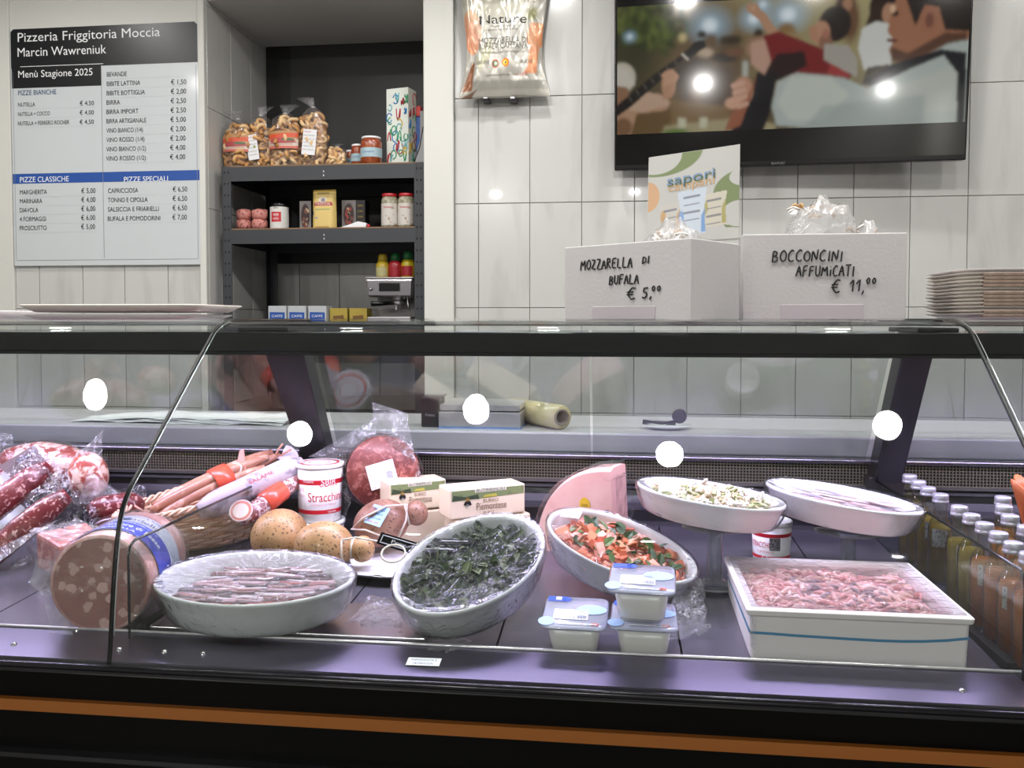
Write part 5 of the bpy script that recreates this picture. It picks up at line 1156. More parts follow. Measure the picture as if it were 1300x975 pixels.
tb.build('label_lettering', [mat('ink_navy', '24406e', .5), red_ink], t)
st = MB(); st.tube([(-.045, -.02, -.005), (-.02, -.04, .018), (.02, -.03, .038), (.05, .0, .035), (.052, -.02, .01), (.04, -.03, -.02)], .0018, 6); st.tube([(-.048, -.02, -.008), (-.015, -.045, -.002), (.02, -.05, -.012), (.055, -.04, -.022)], .0018, 6); st.build('net_string', string_m, t)
MB().tube([(.045, -.04, .022), (.0455, -.045, -.0), (.047, -.036, -.028), (.05, -.02, -.038)], .0016, 6).tube([(.045, -.04, .022), (.07, -.044, .028), (.11, -.03, .018), (.13, 0, .01)], .0014, 6).build('loop_string', string_m, p2)
# steel platter under the cheeses
pc = dk(470, 722); pl = thing('steel_platter', 'shallow oval steel platter with crumpled paper under the smoked cheeses', 'platter', (-.345, 1.44, dz(1.44)), (0, 0, radians(8)))
MB().lathe([(0, .002), (.8, .002), (.86, .004), (1, .012), (1.0, .0135), (.86, .0055), (.8, .0035), (0, .0035)], 56, 0, .155, .095).build('platter_body', steel, pl)
crumple([(-.10, -.07, .008), (.09, -.075, .007), (.12, .05, .01), (-.12, .05, .01)], 22, 14, .004, 5, 'platter_paper', pl, mat('wax_paper', 'd5d3da', .5), world=False, freq=30)

# ---- butter packs
butter = mat('butter_pack', 'f0dcc0', .42, coat=.3); but_g = mat('pack_green', '7d8a5c', .45, var=(30, '4f5c3c', .55, .7))
def butter_pack(label, fl_, w, h, d, rz, full=True, tilt=0):
    t = thing('butter_pack', label, 'butter pack', fl_, (0, radians(tilt), rz), 'cream and green butter packs')
    MB().bb(0, w, 0, d, 0, h).build('pack_body', butter, t, .003)
    if full:
        f_ = plane_fn((0, -.0006, 0), (1, 0, 0), (0, 0, 1)); mb = MB()
        mb.add([f_(.003, h * .60), f_(w - .003, h * .68), f_(w - .003, h - .003), f_(.003, h - .003)], [(0, 1, 2, 3)], 0)
        g1 = plane_fn((0, -.0011, 0), (1, 0, 0), (0, 0, 1))
        mb.add([g1(w * .42, h * .66), g1(w * .62, h * .66), g1(w * .6, h * .76), g1(w * .45, h * .74)], [(0, 1, 2, 3)], 1)
        mb.add([g1(.004, h * .62), g1(w * .2, h * .64), g1(w * .38, h * .62), g1(w * .36, h * .78), g1(w * .2, h * .72), g1(.006, h * .8)], [(0, 1, 2, 3, 4, 5)], 5)
        mb.add([g1(w * .32, h * .84), g1(w * .74, h * .84), g1(w * .74, h * .95), g1(w * .32, h * .95)], [(0, 1, 2, 3)], 2)
        # little figure
        mb.add([g1(w * .2, h * .7), g1(w * .25, h * .7), g1(w * .245, h * .56), g1(w * .205, h * .56)], [(0, 1, 2, 3)], 3); mb.disc(g1(w * .225, h * .5), .006, Matrix.Rotation(pi / 2, 3, 'X'), 12, 4, 1.1, 1); mb.disc(g1(w * .225, h * .42), .0035, Matrix.Rotation(pi / 2, 3, 'X'), 12, 2)
        mb.add([g1(w * .17, h * .46), g1(w * .28, h * .44), g1(w * .27, h * .5), g1(w * .18, h * .52)], [(0, 1, 2, 3)], 4)
        mb.build('pack_print', [but_g, mat('pack_lime', 'b9b04a', .45), mat('print_cream', 'e0dcc8', .5), mat('print_ochre', 'c79a4a', .5), ink, mat('print_pine', '38452f', .5)], t)
        g2 = plane_fn((0, -.0017, 0), (1, 0, 0), (0, 0, 1)); tb = MB()
        tb.text('BUTIRRIFICIO', .0085, g2, 0, 'c', w * .38, w * .53, h * .86).text('BURRO', .009, g2, 1, 'c', w * .2, w * .53, h * .49).text('Piemontese', .019, g2, 2, 'c', w * .40, w * .54, h * .25).text('PURO', .008, g2, 1, 'c', w * .14, w * .5, h * .09)
        tb.build('pack_lettering', [mat('ink_olive', '4a5238', .5), mat('ink_brown', '6d5338', .5), mat('ink_umber', '5b3c22', .5)], t)
    return t
Yb = 1.50; c = aty(577, 663, Yb); wB = 90 / ppm(Yb, c.x); zt_ = aty(577, 623, Yb).z; hB = .055; zlow = dz(Yb)
h_low = zt_ - hB - zlow
ang_b = radians(32)
butter_pack('cream and green butter pack on top at the right', (c.x - .008, Yb, zlow + h_low + .001), (wB + .01) * 1.1, hB, .06, ang_b)
butter_pack('plain cream butter pack underneath the right one', (c.x, Yb + .004, zlow), (wB + .012) * 1.1, h_low - .001, .055, ang_b, False)
c2_ = aty(490, 664, Yb + .035)
butter_pack('cream and green butter pack on top at the left, behind the smoked cheese', (c2_.x + .004, Yb + .045, zlow + h_low + .001), wB * .9, hB, .06, ang_b + radians(1)); butter_pack('plain cream butter pack underneath the left one', (c2_.x + .010, Yb + .049, zlow), wB * .88, h_low - .002, .055, ang_b + radians(1), False)

# ---- round vacuum-packed minced meat
Yr = 1.63; c = aty(487, 599, Yr); rr_ = 46 / ppm(Yr, c.x)
rm = thing('round_meat_pack', 'round red meat cake with white label in a clear bag with tall corners', 'meat pack', c, (radians(-8), radians(-6), radians(14)))
M9 = Matrix.Rotation(pi / 2, 3, 'X')
MB().lathe([(0, -.028), (rr_ * .94, -.028), (rr_, -.022), (rr_, .022), (rr_ * .95, .028), (0, .028)], 56, M_=M9).build('meat_cake', meatmat('minced_red', '7a3630', 'a4665e', 95, .5, .66, .45, third='652a26', coat=.1), rm)
f_ = plane_fn((-.002, -.0335, -.004), Vector((cos(.16), 0, sin(.16))), Vector((-sin(.16), 0, cos(.16)))); lw, lh = .054, .048
MB().prism([f_(-lw / 2, -lh / 2), f_(lw / 2, -lh / 2), f_(lw / 2, lh / 2), f_(-lw / 2, lh / 2)], (0, .0006, 0)).build('white_label', paper, rm)
g_ = lambda x, y: f_(x, y) + Vector((0, -.0006, 0)); tb = MB()
for k in range(7): tb.text(('SALUMIFICIO', 'Carne trita bovina', 'ingredienti: carne', 'sale, pepe', 'conservare +4', 'Lotto 21205', 'kg 1,250')[k], .0048, g_, 0, 'l', .026, -.024, .016 - k * .0062)
for k in range(8): tb.add([g_(.008 + k * .0016, -.012), g_(.0088 + k * .0016, -.012), g_(.0088 + k * .0016, .004), g_(.008 + k * .0016, .004)], [(0, 1, 2, 3)])
tb.build('label_lettering', mat('ink_lilac', '6e6f92', .5), rm)
def bagf(u, v):
    a = 2 * pi * u; k = v; r = rr_ * (1.03 + .10 * abs(noise.noise(Vector((a * 1.5, k * 3, 2))))); y = -.031 + .062 * k
    p = Vector((r * cos(a), y, r * sin(a))); return p * (1 + noise.noise(p * 70) * .05)
MB().grid(bagf, 60, 6, 0, True, False).build('bag_side', film_vac, rm)
o_ = parent_off(rm)
iR = rm.rotation_euler.to_matrix().inverted()
loc_ = lambda px, py, dy=0: iR @ (aty(px, py, Yr + dy) - o_)
for k, cs in enumerate(([(440, 585), (478, 556), (478, 530), (392, 580)], [(392, 580), (478, 530), (500, 520), (462, 500)][::1], [(478, 560), (528, 585), (517, 524), (474, 511)], [(528, 585), (536, 606), (534, 640), (522, 625)], [(441, 600), (446, 640), (434, 660), (432, 600)])):
    if k == 1: continue
    crumple([loc_(*p_, dy=-.012 if i < 2 else .0) for i, p_ in enumerate(cs)], 18, 18, .006, 20 + k, 'bag_corner', rm, film_bag, world=False, freq=28, bulge=(0, -.012, 0))

# ---- half mortadella, cut face to the customer
Rm, Lm = .0710, .17
fc = aty(127, 745, 1.125)
mo = thing('mortadella', 'large cut mortadella with blue and white label band, front left', 'mortadella', (fc.x, 1.125, .8505), (0, 0, radians(9)))
AX = Matrix.Rotation(-pi / 2, 3, 'X')      # local z -> +y
zc = Rm + .001
mb = MB(); mb.lathe([(0, 0), (Rm * .93, 0)], 48, 0, o=(0, 0, zc), M_=AX); mb.build('cut_face', meatmat('mortadella_face', 'a8706a', 'dcaea8', 48, .34, .22, .4, 'voronoi', third='9c625c', coat=.15), mo)
MB().lathe([(Rm * .93, 0), (Rm * .985, .0005), (Rm, .004), (Rm * 1.0, Lm * .85), (Rm * .93, Lm * .95), (Rm * .6, Lm), (0, Lm)], 56, 0, o=(0, 0, zc), M_=AX).build('rind', meatmat('mortadella_skin', 'd39a94', 'e9bfb8', 40, .5, .62, .35, coat=.5), mo)
def bandp(y0, y1, a0, a1, e=.0012, n=26): return lambda u, v: Vector(((Rm + e) * sin(a0 + (a1 - a0) * u), y0 + (y1 - y0) * v, zc + (Rm + e) * cos(a0 + (a1 - a0) * u)))
MB().grid(bandp(.045, .115, -1.0, 1.9), 30, 1).build('white_band', mat('label_pale', 'd8d6e4', .4), mo)
MB().grid(bandp(.030, .078, -1.1, 1.9, .0020), 30, 1).build('blue_band', mat('label_blue', '1c3cc4', .4, coat=.2), mo)
def curl(y0, a0, e=.0030): return lambda x, y: Vector(((Rm + e) * sin(a0 + x / Rm), y0 + y, zc + (Rm + e) * cos(a0 + x / Rm)))
tb = MB(); tb.text('Cuore di Paese', .016, curl(.050, 0), 1, 'l', .085, -.01).text('MORTADELLA', .008, curl(.036, 0), 1, 'l', .075, -.04).text('Mortadella', .016, curl(.083, 0), 0, 'l', .085, -.03, 0)
tb.text('BOLOGNA IGP', .009, curl(.101, 0), 0, 'l', .07, -.02).text('INGREDIENTI: CARNE DI SUINO, SALE', .005, curl(.110, 0), 0, 'l', .09, -.03).text('CONSERVARE A +4 C', .005, curl(.068, 0), 1, 'l', .06, .0)
tb.disc(Vector((0, 0, 0)), 0.0001); tb.build('band_lettering', [mat('ink_navy', '24406e', .5), paper], mo)
mb = MB(); mb.disc((0, .092, zc + Rm + .0022), .008, None, 16, 0, 1.2, .7); mb.build('band_badge', blue_ink, mo)
def mf_(u, v):
    r = Rm * (.05 + .99 * v); a = 2 * pi * u; p = Vector((r * cos(a), -.004, zc + r * sin(a))); nz = noise.noise(p * 40) * .004 + abs(noise.noise(p * 95)) * .003; return p + Vector((0, -nz - .001, 0)) * (1 if v < .95 else 2)
MB().grid(mf_, 60, 14, 0, True, False).build('face_film', filmmat('face_wrap', .012, .34, 26, rough=.1, strength=.5, gain=1.0), mo)
def ms_(u, v):
    a = 2 * pi * u; r = Rm * (1.03 + .05 * abs(noise.noise(Vector((cos(a) * 2, sin(a) * 2, v * 6))))); k = 1 if v < .92 else .8; zz = zc + r * sin(a) * k
    return Vector((r * cos(a) * k, -.005 + (Lm + .012) * v, max(zz, .0012)))
MB().grid(ms_, 60, 16, 0, True, False).build('body_film', filmmat('sheer_film', .004, .12, 30, strength=.5, gain=.7), mo)
crumple([(-.10, .0, .075), (-.07, -.004, .05), (-.064, .01, .10), (-.098, .02, .105)], 12, 12, .004, 3, 'film_tail', mo, film_bag, world=False, freq=50)
crumple([(-.068, -.005, .004), (-.03, -.014, .002), (-.045, -.004, .03), (-.078, .0, .05)], 12, 12, .003, 5, 'film_tail', mo, film_bag, world=False, freq=50)

# ---- vacuum packs of salami on the left
salm = meatmat('salami_red', '5c151b', 'c99a98', 120, .56, .64, .4, third='6e1d22', coat=.3)
film_sal = filmmat('salami_film', .015, .75, 42, rough=.1, strength=.9, gain=1.3)
coppa = meatmat('coppa_marbled', '8e3a38', 'e6c4b4', 48, .46, .56, .35, third='a8503f', coat=.5)
def salami(name, label, p0, p1, r, seed, group='long vacuum-packed salamis', pack=True, lab=True, cat='salami', m=None, packw=1.9):
    p0, p1 = Vector(p0), Vector(p1); t = thing(name, label, cat, p0, 0, group); d = p1 - p0; L_ = d.length; n = d.normalized(); N = 16
    side = n.cross(Vector((0, 0, 1))).normalized(); upn = side.cross(n)
    pts = [n * (L_ * i / N) + upn * (sin(pi * i / N) * .006) for i in range(N + 1)]; ra = [r * min(1, (.35 + 3.2 * min(i, N - i) / N) ** .5) * (1 + noise.noise(Vector((i * .5, seed, 0))) * .07) for i in range(N + 1)]
    mb = MB().tube(pts, r, 20, radii=ra, upv=upn); mb.build('salami_body', m or salm, t)
    if pack:
        view = (CAM - (p0 + p1) / 2).normalized(); w = n.cross(view).normalized()
        def f(u, v):
            x = (v * 1.16 - .08) * L_; q_ = (u - .5) * 2; c_ = n * x + w * (q_ * r * packw) + view * ((r * 1.05) * max(0, 1 - abs(q_) * 1.35) ** .55 * (1 if 0 < x < L_ else .1) - .004)
            nz = noise.noise(c_ * 38 + Vector((seed, 0, 0))) * .006 + abs(noise.noise(c_ * 90)) * .004; return c_ + view * nz + upn * nz * .5
        MB().grid(f, 26, 46, 0, False, False).build('vacuum_bag', film_sal, t)
        if lab:
            def g(u, v): q_ = u; return n * (L_ * (.10 + .6 * v)) + w * (r * (1.15 + .55 * q_)) * (-1 if lab == -1 else 1) + view * (.006 + .002 * sin(v * 20))
            MB().grid(g, 1, 14).build('paper_strip', mat('strip_lilac', 'cfcfe2', .5), t)
    return t
P3 = lambda px, py, Y: aty(px, py, Y)
salami('salami_pack', 'upper long red salami in clear vacuum pack with lilac label strip, far left', P3(-55, 690, 1.36), P3(62, 594, 1.50), .026, 2, lab=-1)
salami('salami_pack', 'lower long red salami in clear vacuum pack, leaning above the ham block', P3(-50, 742, 1.32), P3(86, 628, 1.44), .0235, 5, lab=-1)
salami('salami_pack', 'long red salami mostly hidden behind the two front ones', P3(-30, 640, 1.52), P3(50, 585, 1.60), .024, 7, lab=False)
salami('salami_piece', 'short dark red salami in clear film between vacuum packs and basket', P3(112, 653, 1.50), P3(182, 642, 1.56), .026, 9, group=None, lab=False, packw=1.5)
salami('salami_piece', 'very dark cured salami lying under the short red one', P3(120, 672, 1.47), P3(180, 662, 1.52), .016, 10, group=None, lab=False, m=mat('dark_salami', '3d1218', .3, coat=.6), packw=1.3)
# coppa: marbled lump in bag with tall corner
c = P3(62, 592, 1.62); co_ = thing('marbled_coppa', 'big marbled cured meat in a clear bag behind the long salamis', 'cured meat', c, (0, 0, radians(-12)))
def cf2(u, v):
    th = pi * v; ph = 2 * pi * u; p = Vector((.115 * sin(th) * cos(ph), .05 * sin(th) * sin(ph), -.050 * cos(th))); return p * (1 + noise.noise(p * 18) * .16)
MB().grid(cf2, 40, 22, 0, True).build('meat_body', coppa, co_)
c2b = P3(112, 605, 1.57) - c; MB().sphere(c2b, .045, 26, 0, (.9, .7, 1.1)).build('meat_end', coppa, co_)
MB().grid(lambda u, v: cf2(u, v) * 1.10 + Vector((0, 0, noise.noise(cf2(u, v) * 70) * .004)), 44, 24, 0, True, False).build('vacuum_bag', film_vac, co_)
def tri(name, pts, seed, par, Yp, amp=.006):
    return crumple([P3(x, y, Yp + dy) - parent_off(par) for x, y, dy in pts], 20, 20, amp, seed, name, par, film_bag, world=False, freq=30, bulge=(0, -.01, 0))
co_.rotation_euler = (0, 0, 0)
tri('bag_corner', [(92, 640, -.03), (124, 632, -.01), (134, 545, 0), (84, 588, -.02)], 3, co_, 1.58); tri('bag_corner', [(98, 640, -.06), (150, 640, -.04), (156, 628, -.02), (112, 596, -.03)], 5, co_, 1.56)
f_ = plane_fn(P3(30, 596, 1.545) - c, Vector((.85, .1, .45)).normalized(), Vector((-.35, -.45, .8)).normalized())
MB().add([f_(-.04, -.02), f_(.045, -.02), f_(.05, .035), (f_(-.03, .03))], [(0, 1, 2, 3)]).build('pale_label', mat('label_pink', 'dcc3cc', .5), co_)
g_ = lambda x, y: f_(x, y) + Vector((0, -.0015, .001)); mb = MB(); mb.text('Coppa', .014, g_, 0, 'l', .05, -.03, -.005).text('stagionata', .008, g_, 0, 'l', .04, -.028, -.015)
for k in range(4): mb.disc(g_(.008 + k * .011, .022), .0065, Matrix.Rotation(radians(60), 3, 'X'), 8, 1, 1, 1.1)
mb.build('label_print', [mat('ink_rose', 'a06a80', .5), mat('badge_slate', '5d5d68', .5)], co_)
# loose bag film at the top left
o = crumple([P3(-20, 600, 1.66), P3(22, 592, 1.66), P3(16, 552, 1.70), P3(-20, 545, 1.70)], 16, 14, .006, 14, 'film_scrap', None, film_bag, freq=30); tag(o, 'clear bag film rising at the far left behind the salamis', 'plastic film')
o = crumple([P3(-20, 728, 1.24), P3(60, 668, 1.36), P3(92, 652, 1.42), P3(-20, 705, 1.26)], 30, 10, .004, 15, 'film_scrap', None, film_bag, freq=30); tag(o, 'long clear film edge below the lower salami pack', 'plastic film')
# ham block
c = P3(86, 708, 1.34); hb_ = thing('ham_block', 'pink wrapped block of cured ham behind the mortadella', 'ham', (c.x, 1.34, P3(86, 722, 1.34).z), (0, 0, radians(-28)))
mb = MB(); mb.add([(-.045, -.03, 0), (.045, -.035, 0), (.05, .035, 0), (-.04, .04, 0), (-.048, -.03, .062), (.040, -.036, .052), (.052, .03, .060), (-.02, .045, .070)], [(3, 2, 1, 0), (4, 5, 6, 7), (0, 1, 5, 4), (1, 2, 6, 5), (2, 3, 7, 6), (3, 0, 4, 7)], 0, False)
mb.build('ham_body', meatmat('ham_pink', 'b5605c', 'dda09a', 55, .5, .62, .35, third='c67a74', coat=.5), hb_, .006)
MB().box((-.047, .004, .03), (.003, .05, .05)).build('ham_rind', mat('ham_rind', '8d6238', .5, var=(40, '5c3a22', .4, .6)), hb_)
def hbf(u, v): p = Vector((-.050 + .104 * u, -.040 + .086 * v, .066 - .008 * u)); return p + Vector((0, 0, noise.noise(p * 60) * .006 + .003))
MB().grid(hbf, 18, 14, sm=False).build('top_film', film_bag, hb_); MB().grid(lambda u, v: Vector((-.052 + .102 * u, -.0415 + noise.noise(Vector((u * 5, v * 5, 1))) * .003, .002 + .062 * v)), 18, 14, sm=False).build('front_film', film_vac, hb_)

# ---- wicker basket
bcx, bcy = -.800, 1.545
bk = thing('wicker_basket', 'oval woven wicker basket of salami and sausages', 'basket', (bcx, bcy, dz(bcy) + .002), (0, 0, radians(38)))
wk1, wk2 = mat('wicker_pale', 'e0bca4', .55, bump=(120, .2)), mat('wicker_tan', 'd0a68c', .55, bump=(120, .2)); NSt = 30
BA, BB, HB = .140, .095, .082
def bscale(z): return .80 + .20 * (z / HB) ** .8
def bz_(x): return 1 + .32 * (x / BA)            # right end stands higher
MB().lathe([(0, .001), (.80, .001), (.80, .005), (0, .005)], 40, 0, BA, BB).build('basket_base', wk2, bk)
for k in range(NSt):
    a = 2 * pi * k / NSt; pts = [(BA * bscale(z) * cos(a), BB * bscale(z) * sin(a), z * bz_(BA * cos(a)) + .003) for z in np.linspace(0, HB, 5)]
    MB().tube(pts, .0024, 5).build('stake', wk2, bk)
rows = 13
for j in range(rows):
    z = .004 + j * (HB - .012) / (rows - 1); N = NSt * 4; pts = []
    for i in range(N + 1):
        a = 2 * pi * i / N; off = cos(NSt * a / 2 + j * pi) * .0032; s_ = bscale(z); pts.append(((BA * s_ + off) * cos(a), (BB * s_ + off) * sin(a), (z + sin(i * .9 + j) * .0004) * bz_(BA * cos(a)) + .003))
    MB().tube(pts, .0032, 5, cap=False).build('weaver', wk1 if j % 3 else wk2, bk)
for ph in (0, pi / 2, pi):
    N = 160; pts = []
    for i in range(N + 1):
        a = 2 * pi * i / N; w = 18 * a + ph * 1.33; s_ = bscale(HB); pts.append(((BA * s_ + .005 * cos(w)) * cos(a), (BB * s_ + .005 * cos(w)) * sin(a), HB * bz_(BA * cos(a)) + .004 + .0045 * sin(w)))
    MB().tube(pts, .0030, 5, cap=False).build('rim_braid', wk1, bk)
# contents, placed above the basket floor in world space
saus = meatmat('sausage_tan', 'b9826c', 'd6a894', 40, .5, .62, .4, third='a86e58', coat=.2)
p0, p1 = P3(196, 655, 1.47), P3(362, 578, 1.66)
sb = thing('sausage_bundle', 'bundle of long tan sausages tied with orange band in the basket', 'sausages', p0, 0); d = p1 - p0; n = d.normalized(); sd = n.cross(Vector((0, 0, 1))).normalized(); un = sd.cross(n)
for k, (a, b, r, l0, l1) in enumerate(((-.016, .0, .010, 0, .74), (0, .004, .011, -.03, .96), (.016, 0, .010, .0, .8), (-.008, .016, .010, .02, .92), (.010, .015, .0095, -.02, .86))):
    N = 14; pts = [n * (d.length * (l0 + (l1 - l0) * i / N)) + sd * (a * (1 - .4 * sin(pi * i / N)) + sin(i * .8 + k) * .001) + un * (b + .007 * sin(pi * i / N)) for i in range(N + 1)]
    MB().tube(pts, r, 12, radii=[r * min(1, (.4 + 4 * min(i, N - i) / N) ** .5) for i in range(N + 1)]).build('sausage', saus, sb)
for k, (l0, dx, dzz) in enumerate(((-.03, -.03, .022), (.90, .02, .035), (.93, .03, .02))):
    q0 = n * (d.length * l0); MB().tube([q0, q0 + Vector((dx * .5, 0, dzz * .6)), q0 + Vector((dx, 0, dzz))], .0022, 6).build('casing_tail', mat('casing_tan', 'c9927c', .5), sb)
q_ = n.to_track_quat('Z', 'Y').to_matrix()
MB().lathe([(.027, -.018), (.031, -.016), (.032, 0), (.031, .016), (.027, .018)], 20, 0, 1, .8, o=n * (d.length * .50) + un * .012, M_=q_).build('orange_band', mat('band_orange', 'e0553c', .4, coat=.5), sb)
MB().prism([P3(299, 598, 1.58) - p0, P3(304, 572, 1.59) - p0, P3(309, 570, 1.59) - p0, P3(312, 595, 1.58) - p0, P3(306, 604, 1.58) - p0], (0, .003, 0)).build('pointed_tag', mat('tag_rose', 'd99a90', .4, coat=.4), sb)
hd_ = P3(301, 594, 1.575) - p0; mb = MB().disc(hd_, .0105, Matrix.Rotation(pi / 2, 3, 'X'), 18, 0)
for dx in (-.004, .004): mb.disc(hd_ + Vector((dx, -.0008, .001)), .0018, Matrix.Rotation(pi / 2, 3, 'X'), 8, 1)
mb.build('round_tag', [paper, ink], sb)
p0, p1 = P3(252, 650, 1.455), P3(384, 588, 1.60)
ws = thing('white_salami', 'thick white-cased salami with red and white labels in the basket', 'salami', p0, 0); d = p1 - p0; n = d.normalized(); sd = n.cross(Vector((0, 0, 1))).normalized(); un = sd.cross(n)
N = 16; MB().tube([n * (d.length * i / N) for i in range(N + 1)], .024, 22, radii=[.0245 * min(1, (.3 + 4.5 * min(i, N - i) / N) ** .5) for i in range(N + 1)]).build('salami_body', mat('white_casing', 'bdb0ba', .5, var=(45, '8f8490', .54, .64), bump=(120, .3)), ws)
q_ = n.to_track_quat('Z', 'Y').to_matrix()
view = (CAM - p0).normalized(); vv = (view - n * view.dot(n)).normalized(); ww = n.cross(vv)
def onsal(o, r=.0255): return lambda x, y: n * (d.length * o + x) + vv * (r * cos(y / r)) - ww * (r * sin(-y / r)) * -1
fs_ = onsal(.5)
tb = MB(); tb.text('SALAME', .010, lambda x, y: fs_(x, y), 0, 'l', .05, -.01, .006).text('dolce', .007, lambda x, y: fs_(x, y), 1, 'l', .02, -.03, -.008)
tb.build('casing_lettering', [mat('ink_scarlet', 'c0393f', .5), mat('ink_moss', '6f7f4a', .5)], ws)
rl = P3(306, 648, 1.44) - p0
for r_, m, e in ((.020, mat('seal_pale', 'ecd2cf', .45), 0), (.0175, mat('seal_rose', 'd98a7c', .45), .0006), (.0135, mat('seal_cream', 'f0d6cc', .45), .0012)): MB().disc(rl + Vector((0, -e, 0)), r_, Matrix.Rotation(radians(62), 3, 'X'), 26, 0, 1.1, 1).build('round_seal', m, ws)
p2_, p3_ = P3(306, 662, 1.46), P3(384, 602, 1.60)
rs = thing('red_salami', 'slim dark salami with wide orange-red band at the basket front', 'salami', p2_, 0); d2_ = p3_ - p2_; n2 = d2_.normalized(); N = 12
MB().tube([n2 * (d2_.length * i / N) for i in range(N + 1)], .018, 18, radii=[.018 * min(1, (.3 + 4.5 * min(i, N - i) / N) ** .5) for i in range(N + 1)]).build('salami_body', meatmat('net_salami', '8a4a48', 'd9c2c2', 130, .5, .56, .4), rs)
MB().lathe([(.0185, -.026), (.0205, -.024), (.0205, .024), (.0185, .026)], 20, 0, o=n2 * (d2_.length * .5), M_=n2.to_track_quat('Z', 'Y').to_matrix()).build('orange_band', MATS['band_orange'], rs)
o = crumple([P3(352, 585, 1.63), P3(385, 612, 1.60), P3(378, 575, 1.66), P3(362, 568, 1.68)], 12, 12, .005, 31, 'film_scrap', None, mat('net_paper', 'd5cbe0', .45, coat=.4), freq=40); tag(o, 'crumpled pale wrapper end at the raised right end of basket', 'wrapper')

# ---- black tongs / labels on the centre dish
c = P3(478, 690, 1.26); tg = thing('black_tag_card', 'long black price tag card with pale border lying across the platter', 'price tag', P3(512, 692, 1.30), (radians(50), radians(12), radians(-8)))
MB().box((0, 0, 0), (.085, .020, .001)).build('tag_card', black_gloss, tg); mb = MB(); f_ = plane_fn((0, 0, .0009), (1, 0, 0), (0, 1, 0))
for (x0, y0, x1, y1) in ((-.038, -.007, .038, -.0055), (-.038, .0055, .038, .007), (-.038, -.007, -.0365, .007)): mb.add([f_(x0, y0), f_(x1, y0), f_(x1, y1), f_(x0, y1)], [(0, 1, 2, 3)])
mb.text('Provola', .009, f_, 0, 'c', .04, 0, -.003).build('tag_lettering', mat('tag_grey', 'a9a7ae', .5), tg)
sl = P3(505, 725, 1.20); tn_ = thing('serving_tongs', 'black serving tongs with white cord loop resting on the centre dish', 'tongs', P3(560, 700, 1.255), (radians(30), 0, radians(3)))
MB().box((-.012, 0, .004), (.090, .013, .003)).box((.020, .012, .008), (.070, .012, .003)).tube([(-.055, 0, .004), (-.03, .004, .006), (.0, .010, .008)], .005, 8, flat=.4).build('tong_arms', black_gloss, tn_, .001)
MB().box((-.012, -.001, .0062), (.060, .0022, .0006)).box((.02, .012, .0102), (.04, .002, .0006)).build('arm_slots', mat('tag_grey', 'a9a7ae', .5), tn_)
MB().tube([Vector((-.055, 0, .004)) + Vector((-.016 + .018 * cos(a), -.010 + .016 * sin(a), .002 * sin(a))) for a in np.linspace(0, 2 * pi, 26)], .0016, 6, cap=False).build('cord_loop', string_m, tn_)

# ---- small infused-oil bottles
def bottle(label, x, y, col, col2, h=.150, rot=0, lab=True, group='white-capped small bottles at the right'):
    t = thing('oil_bottle', label, 'bottle', (x, y, dz(y)), rot, group); r = .0185; hn = h - .0145
    G = glassmat('bottle_glass', 'f2f6f0', 1.5, .03, 3.0)
    MB().lathe([(0, .001), (r * .9, 0), (r, .003), (r, h * .60), (r * .9, h * .67), (r * .6, h * .74), (r * .54, h * .79), (r * .54, hn + .004)], 22).build('bottle_glass', G, t)
    MB().lathe([(0, .004), (r * .9, .004), (r * .9, h * .59), (r * .8, h * .655), (0, h * .66)], 18).build('oil', glassmat('oil_' + col, col, 1.3, .1, .4, None, .5, col2), t)
    MB().lathe([(0, hn), (.0122, hn), (.0128, hn + .001), (.0128, hn + .004), (.0118, hn + .005), (.0122, hn + .006), (.0122, h - .002), (.0112, h), (0, h)], 22).build('cap', mat('cap_white', 'bcb9c4', .35, .5), t)
    rng = random.Random(int(x * 1000) + int(y * 777)); mb = MB()
    for k in range(5): a = rng.uniform(0, 6.28); mb.box((cos(a) * .008, sin(a) * .008, h * rng.uniform(.12, .5)), (.006, .006, h * .28), 0, Euler((rng.uniform(-.2, .2), rng.uniform(-.2, .2), a)).to_matrix())
    mb.build('herb_sticks', mat('sticks_' + col2, col2, .5, var=(50, col, .4, .7)), t)
    if lab:
        aw = 1.3 if abs(y - 1.465) < .001 else .35
        MB().grid(lambda u, v: Vector((cos(-pi / 2 - .35 + (u - .5) * aw) * (r + .0006), sin(-pi / 2 - .35 + (u - .5) * aw) * (r + .0006), h * (.42 + .20 * v))), 8, 1).build('bottle_label', mat('bottle_label', 'b9b3ae', .5, var=(300, '6d6a70', .55, .6)), t)
    return t
LO, LO2 = 'f0e2a4', 'c8a852'; OR, OR2 = 'f8cc98', 'dc8c4c'
for k, (y, lb) in enumerate(((1.60, 'olive-coloured bottle at the far end of the row beside the glass partition'), (1.555, 'olive-coloured bottle, second from the far end of the row'), (1.51, 'olive-coloured bottle, third from the far end of the row'), (1.465, 'olive bottle with white label in front of a gap in the row'))):
    bottle(lb, .532 + .004 * (k == 3), y, LO, LO2, .146)
for k, (y, lb) in enumerate(((1.375, 'golden bottle just after the gap in the row'), (1.33, 'golden bottle, second after the gap'), (1.285, 'amber bottle, third after the gap'), (1.24, 'amber bottle with orange pieces, fourth after the gap'), (1.196, 'orange bottle, fifth after the gap'), (1.152, 'orange bottle nearest the customer at the right edge'))):
    bottle(lb, .531, y, LO if k < 2 else OR, LO2 if k < 2 else OR2, .150, k * 3)
